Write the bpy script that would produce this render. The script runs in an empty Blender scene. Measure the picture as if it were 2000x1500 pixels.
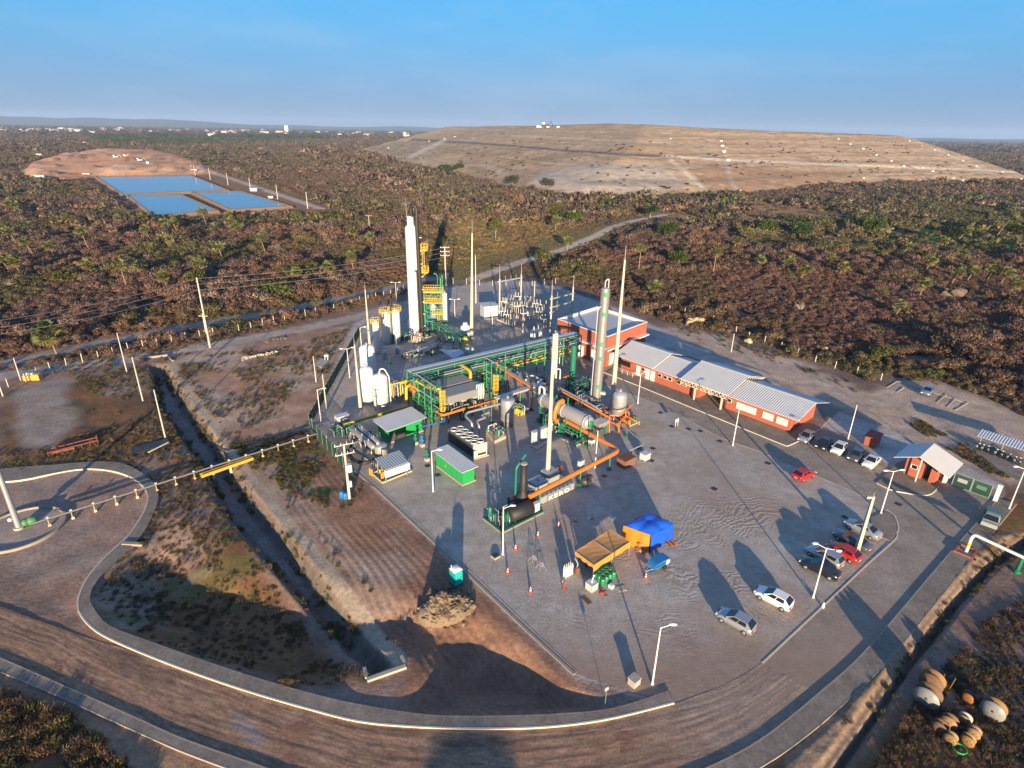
SUN_S=4.4; SKY_S=.1; SKY_K=.9; EXPO=1.43; HAZE=7e-5
import bpy, bmesh, math, random
import numpy as np
from mathutils import Vector, Matrix
random.seed(7); RNG=np.random.default_rng(7)
scn=bpy.context.scene; COL=scn.collection
# ------------------------------------------------------------------ camera model (photo pixels, 2000 x 1500)
F=1165.0; PITCH=math.atan(498/F); ROLL=math.radians(1.0); H=47.5
SUN_AZ=math.radians(-4.2); SUN_EL=math.radians(8.3)
def ray(px,py):
    x=px-1000; y=750-py; c,s=math.cos(ROLL),math.sin(ROLL)
    xr=x*c-y*s; yr=x*s+y*c
    return Vector((xr, F*math.cos(PITCH)+yr*math.sin(PITCH), -F*math.sin(PITCH)+yr*math.cos(PITCH)))
def G(px,py,z=0.0):                      # point of the level z seen at a photo pixel
    d=ray(px,py); t=(H-z)/-d.z; return Vector((d.x*t,d.y*t,z))
def HT(base,top,z=0.0):                  # height above z of an upright thing from its foot and head pixels
    p=G(base[0],base[1],z); d=ray(*top); return H+d.z*(p.y/d.y)-z
def AT(px,py,y):                         # point seen at a pixel on the plane Y=y
    d=ray(px,py); t=y/d.y; return Vector((d.x*t,y,H+d.z*t))
def MP(p):                               # metres per photo pixel at a world point
    return (p[1]*math.cos(PITCH)+(H-p[2])*math.sin(PITCH))/F
UA=math.radians(40.3); U=Vector((math.cos(UA),math.sin(UA),0)); V=Vector((math.sin(UA),-math.cos(UA),0)); Z=Vector((0,0,1))
# ------------------------------------------------------------------ mesh builder
class MB:
    def __init__(s): s.v=[]; s.f=[]; s.m=[]; s.s=[]
    def add(s,vs,fs,mi=0,sm=False):
        o=len(s.v); s.v.extend([tuple(v) for v in vs])
        for f in fs: s.f.append([i+o for i in f]); s.m.append(mi); s.s.append(sm)
        return s
    def hexa(s,b,t,mi=0):                # 4 bottom, 4 top corners
        return s.add(list(b)+list(t),[(3,2,1,0),(4,5,6,7),(0,1,5,4),(1,2,6,5),(2,3,7,6),(3,0,4,7)],mi)
    def box(s,c,sx,sy,sz,a=0.0,mi=0):    # c = centre of the bottom face, turned by a about z
        ca,sa=math.cos(a),math.sin(a); q=[]
        for x,y in((-1,-1),(1,-1),(1,1),(-1,1)):
            dx,dy=x*sx/2,y*sy/2; q.append((c[0]+dx*ca-dy*sa,c[1]+dx*sa+dy*ca))
        return s.hexa([(x,y,c[2]) for x,y in q],[(x,y,c[2]+sz) for x,y in q],mi)
    def prism(s,poly,z0,z1,mi=0,bottom=True):
        n=len(poly); P=[(p[0],p[1]) for p in poly]
        if sum(P[i][0]*P[(i+1)%n][1]-P[(i+1)%n][0]*P[i][1] for i in range(n))<0: P=P[::-1]
        fs=[tuple(range(n,2*n))]+[(i,(i+1)%n,n+(i+1)%n,n+i) for i in range(n)]
        if bottom: fs.append(tuple(range(n-1,-1,-1)))
        return s.add([(x,y,z0) for x,y in P]+[(x,y,z1) for x,y in P],fs,mi)
    def frame(s,d):
        d=Vector(d).normalized(); a=Vector((0,0,1)) if abs(d.z)<.95 else Vector((1,0,0))
        x=d.cross(a).normalized(); return x,x.cross(d).normalized()*-1
    def cyl(s,p,q,r,r2=None,n=12,mi=0,caps=True,sm=True):
        p,q=Vector(p),Vector(q); r2=r if r2 is None else r2; x,y=s.frame(q-p)
        c=[(math.cos(2*math.pi*i/n),math.sin(2*math.pi*i/n)) for i in range(n)]
        A=[p+x*(a*r)+y*(b*r) for a,b in c]; B=[q+x*(a*r2)+y*(b*r2) for a,b in c]
        s.add(A+B,[(i,n+i,n+(i+1)%n,(i+1)%n) for i in range(n)],mi,sm and n>5)
        if caps:
            s.add(A,[tuple(range(n))],mi); s.add(B,[tuple(range(n-1,-1,-1))],mi)
        return s
    def bar(s,p,q,w,h=None,mi=0):        # square bar
        p,q=Vector(p),Vector(q); h=w if h is None else h; x,y=s.frame(q-p)
        k=[(-1,-1),(1,-1),(1,1),(-1,1)]
        A=[p+x*(a*w/2)+y*(b*h/2) for a,b in k]; B=[q+x*(a*w/2)+y*(b*h/2) for a,b in k]
        return s.add(A+B,[(0,1,2,3),(7,6,5,4)]+[(i,4+i,4+(i+1)%4,(i+1)%4) for i in range(4)],mi)
    def tube(s,pts,r,n=8,mi=0,bend=0.0,caps=True):   # pipe along a polyline with rounded bends
        P=[Vector(p) for p in pts]
        if bend>0 and len(P)>2:
            Q=[P[0]]
            for i in range(1,len(P)-1):
                a,b,c=P[i-1],P[i],P[i+1]; k=min(bend,(a-b).length*.45,(c-b).length*.45)
                e=b+(a-b).normalized()*k; f=b+(c-b).normalized()*k
                for t in(0,.25,.5,.75,1): Q.append(e*(1-t)**2+b*2*t*(1-t)+f*t*t)
            Q.append(P[-1]); P=Q
        rings=[]; x=None
        for i,p in enumerate(P):
            d=((P[i]-P[i-1]).normalized() if i else Vector((0,0,0)))+((P[i+1]-P[i]).normalized() if i<len(P)-1 else Vector((0,0,0)))
            if d.length<1e-6: d=P[i]-P[i-1]
            d.normalize()
            if x is None: x,y=s.frame(d)
            else:
                x=(x-d*x.dot(d)).normalized(); y=d.cross(x)
            if i==0: y=d.cross(x)
            rings.append([p+x*(math.cos(2*math.pi*k/n)*r)+y*(math.sin(2*math.pi*k/n)*r) for k in range(n)])
        vs=[v for R in rings for v in R]; fs=[]
        for i in range(len(P)-1):
            for k in range(n): fs.append((i*n+k,i*n+(k+1)%n,(i+1)*n+(k+1)%n,(i+1)*n+k))
        s.add(vs,fs,mi,True)
        if caps: s.add(rings[0],[tuple(range(n-1,-1,-1))],mi); s.add(rings[-1],[tuple(range(n))],mi)
        return s
    def lathe(s,c,prof,n=20,mi=0,axis=None,sm=True):  # prof: list of (r, h) along the axis
        ax=Vector(axis).normalized() if axis is not None else Vector((0,0,1)); x,y=s.frame(ax); c=Vector(c)
        if x.cross(y).dot(ax)<0: y=-y
        vs=[]; fs=[]
        for r,h in prof:
            for k in range(n): vs.append(c+ax*h+x*(r*math.cos(2*math.pi*k/n))+y*(r*math.sin(2*math.pi*k/n)))
        for i in range(len(prof)-1):
            for k in range(n): fs.append((i*n+k,i*n+(k+1)%n,(i+1)*n+(k+1)%n,(i+1)*n+k))
        s.add(vs,fs,mi,sm)
        if prof[-1][0]>.001: s.add(vs[-n:],[tuple(range(n))],mi)
        if prof[0][0]>.001: s.add(vs[:n],[tuple(range(n-1,-1,-1))],mi)
        return s
    def grid(s,fn,nu,nv,mi=0,sm=True):
        vs=[fn(i/nu,j/nv) for j in range(nv+1) for i in range(nu+1)]
        fs=[(j*(nu+1)+i,j*(nu+1)+i+1,(j+1)*(nu+1)+i+1,(j+1)*(nu+1)+i) for j in range(nv) for i in range(nu)]
        return s.add(vs,fs,mi,sm)
    def sphere(s,c,r,n=12,mi=0,sq=(1,1,1)):
        m=max(4,n//2); vs=[]; fs=[]
        for j in range(m+1):
            t=math.pi*j/m
            for i in range(n): vs.append((c[0]+r*sq[0]*math.sin(t)*math.cos(2*math.pi*i/n),c[1]+r*sq[1]*math.sin(t)*math.sin(2*math.pi*i/n),c[2]+r*sq[2]*math.cos(t)))
        for j in range(m):
            for i in range(n): fs.append((j*n+i,(j+1)*n+i,(j+1)*n+(i+1)%n,j*n+(i+1)%n))
        return s.add(vs,fs,mi,True)
ORG={}
def mesh_of(name,mb,mats,org):
    me=bpy.data.meshes.new(name); o=Vector(org)
    me.from_pydata([(v[0]-o.x,v[1]-o.y,v[2]-o.z) for v in mb.v],[],mb.f)
    mats=mats if isinstance(mats,(list,tuple)) else [mats]
    for m in mats: me.materials.append(m)
    me.polygons.foreach_set('material_index',mb.m); me.polygons.foreach_set('use_smooth',mb.s); me.update()
    return me
def setp(o,label=None,cat=None,group=None,kind=None):
    if label: o['label']=label
    if cat: o['category']=cat
    if group: o['group']=group
    if kind: o['kind']=kind
    return o
def T(name,label,cat,loc=(0,0,0),group=None):            # a thing: an Empty at its foot
    o=bpy.data.objects.new(name,None); COL.objects.link(o); o.location=loc; o.empty_display_size=.3
    ORG[o.name]=Vector(loc); return setp(o,label,cat,group)
def P(name,mb,mats,parent,label=None,kind=None):         # a part (world coordinates)
    org=ORG[parent.name]; o=bpy.data.objects.new(name,mesh_of(name,mb,mats,org)); COL.objects.link(o); o.parent=parent
    ORG[o.name]=org; return setp(o,label,kind=kind)
def S(name,mb,mats,label,cat,group=None,loc=None):       # a thing that is one mesh
    if loc is None:
        a=np.array(mb.v); loc=((a[:,0].min()+a[:,0].max())/2,(a[:,1].min()+a[:,1].max())/2,a[:,2].min())
    o=bpy.data.objects.new(name,mesh_of(name,mb,mats,loc)); COL.objects.link(o); o.location=loc; ORG[o.name]=Vector(loc)
    return setp(o,label,cat,group)
def ST(name,mb,mats,kind='structure',label=None):
    o=bpy.data.objects.new(name,mesh_of(name,mb,mats,(0,0,0))); COL.objects.link(o); return setp(o,label,kind=kind)
def dup(root,loc,rz=0.0,label=None,scale=None):          # a copy of a thing, its parts and sub-parts
    r=root.copy(); COL.objects.link(r); r.location=loc; r.rotation_euler=(0,0,rz)
    if scale: r.scale=(scale,)*3
    if label: r['label']=label
    for ch in list(root.children):
        c=ch.copy(); COL.objects.link(c); c.parent=r
        for g in ch.children:
            d=g.copy(); COL.objects.link(d); d.parent=c
    return r
# ------------------------------------------------------------------ materials
def lin(c): return tuple((x/12.92 if x<=.04045 else ((x+.055)/1.055)**2.4) for x in c)
MATS={}
class NT:
    def __init__(s,name):
        s.m=bpy.data.materials.new(name); s.m.use_nodes=True; s.t=s.m.node_tree; s.b=s.t.nodes['Principled BSDF']
    def n(s,ty,**k):
        o=s.t.nodes.new(ty)
        for a,b in k.items():
            if a.startswith('i_'): o.inputs[a[2:].replace('_',' ')].default_value=b
            else: setattr(o,a,b)
        return o
    def l(s,a,b): s.t.links.new(a,b)
def noise_fac(nt,scale,detail=4,rough=.6,co='Object',stretch=None):
    tc=nt.n('ShaderNodeTexCoord'); nz=nt.n('ShaderNodeTexNoise'); nz.inputs['Scale'].default_value=scale; nz.inputs['Detail'].default_value=detail; nz.inputs['Roughness'].default_value=rough
    src=tc.outputs[co]
    if stretch:
        mp=nt.n('ShaderNodeMapping'); mp.inputs['Scale'].default_value=stretch; nt.l(src,mp.inputs[0]); src=mp.outputs[0]
    nt.l(src,nz.inputs['Vector']); return nz.outputs['Fac']
def mat(name,c,rough=.6,metal=0.0,var=.12,scale=2.0,bump=0.0,bscale=20,streak=0.0,coat=0.0,spec=None):
    if name in MATS: return MATS[name]
    nt=NT(name); b=nt.b; b.inputs['Roughness'].default_value=rough; b.inputs['Metallic'].default_value=metal
    if coat: b.inputs['Coat Weight'].default_value=coat; b.inputs['Coat Roughness'].default_value=.08
    if spec is not None: b.inputs['Specular IOR Level'].default_value=spec
    f=noise_fac(nt,scale)
    mx=nt.n('ShaderNodeMix',data_type='RGBA'); mx.inputs[6].default_value=(*[x*(1-var) for x in c],1); mx.inputs[7].default_value=(*[min(1,x*(1+var)) for x in c],1)
    nt.l(f,mx.inputs[0]); out=mx.outputs[2]
    if streak:
        g=noise_fac(nt,1.0,5,.65,stretch=(3.2,3.2,.22)); rp=nt.n('ShaderNodeMapRange'); rp.inputs[1].default_value=.52; rp.inputs[2].default_value=.75; rp.inputs[4].default_value=streak; nt.l(g,rp.inputs[0])
        m2=nt.n('ShaderNodeMix',data_type='RGBA'); m2.inputs[7].default_value=(.16,.12,.09,1); nt.l(rp.outputs[0],m2.inputs[0]); nt.l(out,m2.inputs[6]); out=m2.outputs[2]
    nt.l(out,b.inputs['Base Color'])
    if bump:
        f2=noise_fac(nt,bscale,3); bp=nt.n('ShaderNodeBump'); bp.inputs['Strength'].default_value=bump; bp.inputs['Distance'].default_value=.05; nt.l(f2,bp.inputs['Height']); nt.l(bp.outputs[0],b.inputs['Normal'])
    MATS[name]=nt.m; return nt.m
def corr(name,c,axis,pitch=.25,rough=.45,metal=.0):      # corrugated sheet: ribs along the slope
    nt=NT(name); b=nt.b; b.inputs['Roughness'].default_value=rough; b.inputs['Metallic'].default_value=metal
    tc=nt.n('ShaderNodeTexCoord'); dp=nt.n('ShaderNodeVectorMath',operation='DOT_PRODUCT'); nt.l(tc.outputs['Object'],dp.inputs[0]); dp.inputs[1].default_value=tuple(axis)
    ml=nt.n('ShaderNodeMath',operation='MULTIPLY'); ml.inputs[1].default_value=2*math.pi/pitch; nt.l(dp.outputs['Value'],ml.inputs[0])
    sn=nt.n('ShaderNodeMath',operation='SINE'); nt.l(ml.outputs[0],sn.inputs[0])
    bp=nt.n('ShaderNodeBump'); bp.inputs['Strength'].default_value=.5; bp.inputs['Distance'].default_value=.05; nt.l(sn.outputs[0],bp.inputs['Height']); nt.l(bp.outputs[0],b.inputs['Normal'])
    f=noise_fac(nt,.6,5); f2=noise_fac(nt,9,3)
    mx=nt.n('ShaderNodeMix',data_type='RGBA'); mx.inputs[6].default_value=(*[x*.84 for x in c],1); mx.inputs[7].default_value=(*[min(1,x*1.1) for x in c],1); nt.l(f,mx.inputs[0])
    m2=nt.n('ShaderNodeMix',data_type='RGBA'); m2.inputs[7].default_value=(*[x*.75 for x in c],1); nt.l(mx.outputs[2],m2.inputs[6])
    rp=nt.n('ShaderNodeMapRange'); rp.inputs[1].default_value=.5; rp.inputs[2].default_value=.8; rp.inputs[4].default_value=.5; nt.l(f2,rp.inputs[0]); nt.l(rp.outputs[0],m2.inputs[0]); nt.l(m2.outputs[2],b.inputs['Base Color'])
    return nt.m
M_WHITE=mat('white_paint',(.72,.72,.70),.45,var=.05,streak=.18)
M_TANKW=mat('white_tank_paint',(.78,.77,.74),.4,var=.04,streak=.13)
M_GREEN=mat('green_steel',(.018,.20,.085),.45,var=.2)
M_DGREEN=mat('teal_green_paint',(.012,.17,.10),.4,var=.2)
M_YEL=mat('safety_yellow',(.72,.46,.02),.45,var=.1)
M_ORA=mat('orange_pipe_paint',(.72,.19,.025),.4,var=.1)
M_GALV=mat('galvanised_metal',(.48,.50,.51),.42,metal=.55,var=.14,scale=5)
M_ALU=mat('bright_insulation_cladding',(.58,.58,.57),.34,metal=.6,var=.1,scale=6,bump=.15,bscale=6)
M_GREY=mat('grey_paint',(.34,.36,.37),.5,var=.1)
M_LGREY=mat('pale_grey_paint',(.55,.57,.56),.5,var=.08,streak=.12)
M_DARK=mat('dark_steel',(.035,.036,.04),.5,var=.2)
M_BLACK=mat('black_lagging',(.022,.021,.022),.6,var=.3,scale=3)
M_CONC=mat('concrete',(.40,.36,.30),.85,var=.16,scale=1.5,bump=.2,streak=.15)
M_MAST=mat('precast_concrete',(.50,.46,.38),.8,var=.1,scale=1.2,streak=.1)
M_KERB=mat('kerb_whitewash',(.58,.52,.41),.8,var=.18,scale=1.3,bump=.2)
M_BRICK=None
M_BROWN=mat('rusty_brown_plate',(.16,.065,.035),.7,var=.3)
M_RUST=mat('rusty_steel',(.20,.075,.045),.75,var=.35)
M_BLUE=mat('blue_plastic',(.02,.16,.42),.4,var=.12)
M_WOOD=mat('drum_plywood',(.30,.175,.075),.75,var=.25,scale=3)
M_GLASS=mat('dark_window_glass',(.015,.018,.022),.08,var=.1)
M_RUBBER=mat('tyre_rubber',(.02,.02,.021),.8,var=.2)
M_TRUNK=mat('palm_trunk_bark',(.26,.20,.14),.9,var=.3,scale=6)
M_WIRE=mat('power_cable',(.30,.30,.30),.5)
M_RED=mat('red_plastic',(.55,.03,.02),.45)
M_COPPER=mat('bare_wood_post',(.42,.36,.28),.9,var=.3)
ORD=['first','second','third','fourth','fifth','sixth','seventh','eighth','ninth','tenth','eleventh','twelfth','thirteenth','fourteenth','fifteenth','sixteenth','seventeenth','eighteenth','nineteenth','twentieth']
# ------------------------------------------------------------------ camera, sky, sun
cam=bpy.data.cameras.new('camera'); co=bpy.data.objects.new('camera',cam); COL.objects.link(co)
cam.sensor_width=36; cam.lens=36*F/2000; cam.clip_start=.5; cam.clip_end=40000
co.matrix_world=Matrix.Translation((0,0,H))@Matrix.Rotation(math.pi/2-PITCH,4,'X')@Matrix.Rotation(ROLL,4,'Z')
scn.camera=co
w=bpy.data.worlds.new('World'); scn.world=w; w.use_nodes=True; wt=w.node_tree
sky=wt.nodes.new('ShaderNodeTexSky'); sky.sky_type='NISHITA'; sky.sun_disc=False; sky.sun_elevation=SUN_EL
SD=Vector((-math.sin(SUN_AZ)*math.cos(SUN_EL),-math.cos(SUN_AZ)*math.cos(SUN_EL),math.sin(SUN_EL)))   # towards the sun
sky.sun_rotation=math.atan2(SD.x,SD.y)
sky.altitude=50; sky.air_density=1.0; sky.dust_density=.3; sky.ozone_density=4.0
bg=wt.nodes['Background']; bg.inputs[1].default_value=SKY_S
tc=wt.nodes.new('ShaderNodeTexCoord'); sx=wt.nodes.new('ShaderNodeSeparateXYZ'); wt.links.new(tc.outputs['Generated'],sx.inputs[0])
rp=wt.nodes.new('ShaderNodeValToRGB'); el=rp.color_ramp.elements; K=SKY_K
for i,(p,c) in enumerate([(0.0,(.60,1.22,2.45)),(.05,(.58,1.32,2.70)),(.12,(.38,1.72,3.35)),(.22,(.18,2.02,4.05)),(.42,(.36,1.2,2.7)),(.6,(.46,.86,2.05)),(1.0,(.46,.82,1.9))]):
    e=el[i] if i<2 else el.new(p); e.position=p; e.color=(c[0]*K,c[1]*K,c[2]*K,1)
wt.links.new(sx.outputs['Z'],rp.inputs[0])
cl=wt.nodes.new('ShaderNodeTexNoise'); mp=wt.nodes.new('ShaderNodeMapping'); mp.inputs['Scale'].default_value=(1.2,.5,6); mp.inputs['Rotation'].default_value=(0,.5,.4); wt.links.new(tc.outputs['Generated'],mp.inputs[0]); wt.links.new(mp.outputs[0],cl.inputs['Vector']); cl.inputs['Scale'].default_value=2.6; cl.inputs['Detail'].default_value=7; cl.inputs['Roughness'].default_value=.55
cr=wt.nodes.new('ShaderNodeMapRange'); cr.inputs[1].default_value=.47; cr.inputs[2].default_value=.8; cr.inputs[4].default_value=.36; wt.links.new(cl.outputs['Fac'],cr.inputs[0])
m0=wt.nodes.new('ShaderNodeMix'); m0.data_type='RGBA'; m0.inputs[0].default_value=.85; wt.links.new(sky.outputs[0],m0.inputs[6]); wt.links.new(rp.outputs[0],m0.inputs[7])
m1=wt.nodes.new('ShaderNodeMix'); m1.data_type='RGBA'; m1.inputs[7].default_value=(2.0*K,2.7*K,3.6*K,1); wt.links.new(cr.outputs[0],m1.inputs[0]); wt.links.new(m0.outputs[2],m1.inputs[6]); wt.links.new(m1.outputs[2],bg.inputs[0])
sl=bpy.data.lights.new('sun','SUN'); sl.energy=SUN_S; sl.angle=math.radians(.5); sl.color=(1,.77,.50)
so=bpy.data.objects.new('sun',sl); COL.objects.link(so); so.rotation_euler=SD.to_track_quat('Z','Y').to_euler(); so.location=(0,-50,80)
vs=scn.view_settings; vs.view_transform='Standard'; vs.look='None'; vs.exposure=EXPO; vs.gamma=1
cy=scn.cycles; cy.max_bounces=5; cy.diffuse_bounces=2; cy.glossy_bounces=3; cy.transmission_bounces=2; cy.volume_bounces=0; cy.transparent_max_bounces=6
cy.caustics_reflective=False; cy.caustics_refractive=False; cy.use_denoising=True
# ------------------------------------------------------------------ numpy noise and masks
def vnoise(x,y,seed=0):
    xi=np.floor(x).astype(np.int64); yi=np.floor(y).astype(np.int64); fx=x-xi; fy=y-yi
    fx=fx*fx*(3-2*fx); fy=fy*fy*(3-2*fy)
    def h(a,b):
        n=(a*374761393+b*668265263+seed*974711)&0x7fffffff; n=((n^(n>>13))*1274126177)&0x7fffffff; return ((n^(n>>16))&0xffff)/65535.0
    return (h(xi,yi)*(1-fx)+h(xi+1,yi)*fx)*(1-fy)+(h(xi,yi+1)*(1-fx)+h(xi+1,yi+1)*fx)*fy
def fbm(x,y,s,o=4,seed=0):
    r=0;a=.5;t=0
    for i in range(o): r=r+a*vnoise(x/s*2**i,y/s*2**i,seed+i*17); t+=a; a*=.55
    return r/t
def GP(px): return [tuple(G(*p)[:2]) for p in px]
def sdist(x,y,poly):                      # signed distance, inside positive
    d=np.full(x.shape,1e12); ins=np.zeros(x.shape,bool); n=len(poly)
    for i in range(n):
        ax,ay=poly[i]; bx,by=poly[(i+1)%n]; ex,ey=bx-ax,by-ay; wx,wy=x-ax,y-ay
        t=np.clip((wx*ex+wy*ey)/(ex*ex+ey*ey+1e-9),0,1); d=np.minimum(d,(wx-ex*t)**2+(wy-ey*t)**2)
        c=((ay>y)!=(by>y)); 
        with np.errstate(divide='ignore',invalid='ignore'): xx=(bx-ax)*(y-ay)/(by-ay)+ax
        ins^=c&(x<xx)
    d=np.sqrt(d); return np.where(ins,d,-d)
def ldist(x,y,pts):
    d=np.full(x.shape,1e12)
    for (ax,ay),(bx,by) in zip(pts[:-1],pts[1:]):
        ex,ey=bx-ax,by-ay; wx,wy=x-ax,y-ay; t=np.clip((wx*ex+wy*ey)/(ex*ex+ey*ey+1e-9),0,1); d=np.minimum(d,(wx-ex*t)**2+(wy-ey*t)**2)
    return np.sqrt(d)
def sst(a,b,x): t=np.clip((x-a)/(b-a),0,1); return t*t*(3-2*t)
# ------------------------------------------------------------------ regions drawn on the photograph's ground
R_PLANT=[(690,632),(800,585),(880,560),(1000,545),(1090,560),(1200,600),(1330,660),(1560,770),(1760,850),(1950,940),(1960,960),(1850,1087),(1600,1355),(1400,1480),(1320,1385),(1120,1318),(700,925),(600,835)]
R_DIRTNW=[(320,705),(420,680),(560,655),(690,632),(640,740),(605,830),(440,870),(400,800),(345,735)]
R_GRASS_A=[(20,760),(310,712),(330,760),(400,900),(440,1000),(620,1230),(740,1330),(560,1345),(420,1298),(290,1253),(215,1225),(174,1165),(220,1100),(275,1045),(303,990),(306,958),(240,912),(100,912),(0,925),(0,800)]
R_TILL=[(440,870),(610,845),(700,930),(900,1115),(1115,1320),(1180,1385),(950,1400),(830,1396),(760,1390),(790,1310),(590,1060),(470,900)]
R_HELI=[(0,936),(100,925),(180,916),(240,922),(285,950),(290,990),(255,1045),(200,1100),(160,1150),(155,1190),(40,1120),(-200,1020),(-200,960)]
R_ROADBIG=[(-300,1080),(0,1180),(200,1250),(350,1305),(600,1385),(800,1420),(1000,1424),(1200,1403),(1316,1374),(1400,1400),(1500,1490),(1380,1540),(1000,1620),(700,1580),(470,1483),(250,1395),(0,1285),(-300,1170)]
R_CH_L=[(287,712),(326,712),(375,790),(440,875),(475,935),(580,1060),(690,1195),(772,1300),(722,1322),(640,1228),(520,1105),(425,995),(395,925),(345,850),(300,785)]
R_CH_R=[(2100,1010),(1950,1110),(1880,1185),(1835,1250),(1790,1300),(1745,1372),(1670,1480),(1600,1580),(1560,1580),(1640,1470),(1705,1380),(1750,1310),(1795,1243),(1845,1180),(1920,1100),(2060,1000)]
R_BERM_R=[(1930,1040),(1870,1100),(1780,1215),(1710,1300),(1620,1400),(1500,1500),(1400,1580),(1550,1580),(1640,1470),(1705,1380),(1795,1243),(1920,1100),(2000,1040)]
R_RIGHT=[(2100,900),(1960,960),(1900,1080),(1840,1250),(1700,1450),(1600,1600),(2300,1700),(2300,1000)]
R_TANRD=[(1255,640),(1330,640),(1420,660),(1560,705),(1700,765),(1790,735),(1900,765),(2010,820),(2120,880),(2100,990),(1960,940),(1760,850),(1560,770),(1330,665)]
R_POND=[[(190,348),(372,345),(443,374),(244,383)],[(252,385),(352,383),(422,415),(303,425)],[(378,379),(470,377),(565,406),(452,413)]]
R_POND_LAND=[(150,345),(180,340),(400,335),(480,352),(560,378),(640,405),(600,415),(440,420),(310,436),(290,425),(180,350)]
R_EXC=[(38,340),(58,318),(130,300),(200,294),(310,295),(385,315),(432,338),(385,342),(185,345),(140,352),(50,352)]
R_HGREEN=[(1700,478),(1760,452),(1850,440),(1960,445),(2040,470),(2020,505),(1880,490),(1790,488)]
R_OLIVE=[(870,430),(1000,430),(1180,450),(1190,470),(980,510),(930,540),(880,560),(850,520)]
R_CLEAR=[(1290,415),(1500,398),(1600,410),(1680,420),(1640,438),(1500,432),(1380,440),(1300,432)]
L_ROAD1=[(-120,742),(0,736),(60,725),(250,700),(450,668),(600,640),(700,618),(790,592),(880,577),(960,570),(1040,560)]
L_ROAD2=[(-60,722),(0,712),(120,685),(330,645),(540,608),(680,580),(760,563),(840,545)]
L_ROAD3=[(925,545),(1000,517),(1100,487),(1170,458),(1195,445),(1240,430),(1300,418)]
L_PRD=[(370,325),(440,345),(520,372),(600,398),(640,412)]
CH_N=GP([(256,642),(302,640),(299,605),(288,574),(266,570),(258,600)]); CH_L=GP(R_CH_L); CH_R=GP(R_CH_R)
HILL_FP=[tuple(G(*p)[:2]) for p in [(700,292),(760,312),(900,343),(1000,368),(1130,384),(1230,385),(1480,378),(1640,362),(1800,355),(2030,350)]]
_r=G(2030,350); HILL_FP+=[(_r.x+420,_r.y+700),(_r.x+300,2400),(-250,2500)]
HTOP=60.0
def hill_h(x,y):
    n=fbm(x,y,120,3,5); inn=sdist(x,y,HILL_FP); nf=10
    df=ldist(x,y,HILL_FP[:nf]); dr=ldist(x,y,HILL_FP[nf-1:nf+2]); dl=ldist(x,y,[HILL_FP[-1],HILL_FP[0]])
    t=np.minimum(np.minimum(np.clip(df-4+n*14,0,None)*.172,np.clip(dr-4,0,None)*.30),np.clip(dl-4,0,None)*.34)
    t=np.where(inn>0,t,0)
    step=8.6; k=np.floor(t/step); fr=t/step-k
    tz=(k*.42+.58*t/step+.42*sst(.0,.75,fr))*step
    top=np.interp(x/np.maximum(y,1)*900,[-140,30,130,230,330,465,600],[50,55,58.5,55,52,49.5,46])+(n-.5)*2
    tz=top-np.logaddexp(0,(top-tz)/1.2)*1.2
    return np.maximum(tz,0)+((fbm(x,y,9,3,8)-.5)*.7+(fbm(x,y,30,3,9)-.5)*1.3)*sst(2,22,inn)-9*sst(-2,-14,inn)
def ground_h(x,y):
    z=(fbm(x,y,5,3,3)-.5)*.22
    cl=sdist(x,y,CH_L); cr=sdist(x,y,CH_R)
    flat=sst(-2,1,sdist(x,y,PLANT)); z=z*(1-flat)
    rough=sst(0,3,sdist(x,y,TILL)); fur=np.sin((x*U.x+y*U.y+.06*(x*V.x+y*V.y)+2.2*fbm(x,y,14,2,4))*7.2); z=z+rough*sst(.35,.55,fbm(x,y,11,2,15))*.03*fur
    li=ldist(x,y,LOWL); lo=sst(.2,1.6,li)*(1-sst(6,15,li))*sst(.3,4.5,sdist(x,y,LOWP)+sst(3,0,li)*1.5); lo=lo*sst(2.5,7,np.hypot(x-WEIR.x,y-WEIR.y)); z=z-1.7*lo+lo*(fbm(x,y,2.6,3,14)-.5)*.9
    z=z-1.6*sst(0,3,sdist(x,y,CH_N)); z=z-1.9*sst(0,1.3,cl)*(1-.6*lo)-1.5*sst(0,.9,cr)
    z=z+.22*sst(0,.8,sdist(x,y,BERM))*sst(-.2,-.8,cr)*(.5+fbm(x,y,1.5,3,6))
    ex=sdist(x,y,EXC); z=z+sst(0,130,ex)*3.2+sst(0,5,ex)*1.2+1.2*fbm(x,y,14,3,12)*sst(0,10,ex)+2.6*sst(.5,.56,fbm(x,y,38,2,61))*sst(3,15,ex)
    far=sst(180,420,np.hypot(x,y)); z=z+far*(fbm(x,y,160,3,11)-.5)*7*sst(-20,-120,sdist(x,y,HILL_FP))*(1-sst(-30,10,sdist(x,y,PONDS)))
    z=z-.12*(1-far)*0
    return z
LOWL=GP([(174,1166),(186,1195),(215,1225),(290,1254),(385,1288),(500,1326),(620,1360),(715,1381),(830,1398),(920,1401),(1000,1400),(1100,1396),(1180,1388)]); LOWP=GP([(174,1140),(186,1196),(215,1226),(290,1255),(385,1289),(500,1327),(620,1361),(715,1382),(830,1399),(920,1402),(1000,1401),(1100,1397),(1200,1386),(1110,1322),(900,1120),(600,900),(330,950),(250,1060)])
EXC=GP(R_EXC); WEIR=G(755,1316); PLANT=GP(R_PLANT); TILL=GP(R_TILL); BERM=GP(R_BERM_R); PONDS=GP(R_POND_LAND)
C_SCRUB=np.array((.23,.155,.118)); C_DIRT=np.array((.36,.20,.125)); C_DUST=np.array((.46,.34,.25)); C_GRAV=np.array((.46,.41,.37)); C_DRY=np.array((.25,.13,.062)); C_GRN=np.array((.12,.13,.04))
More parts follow.
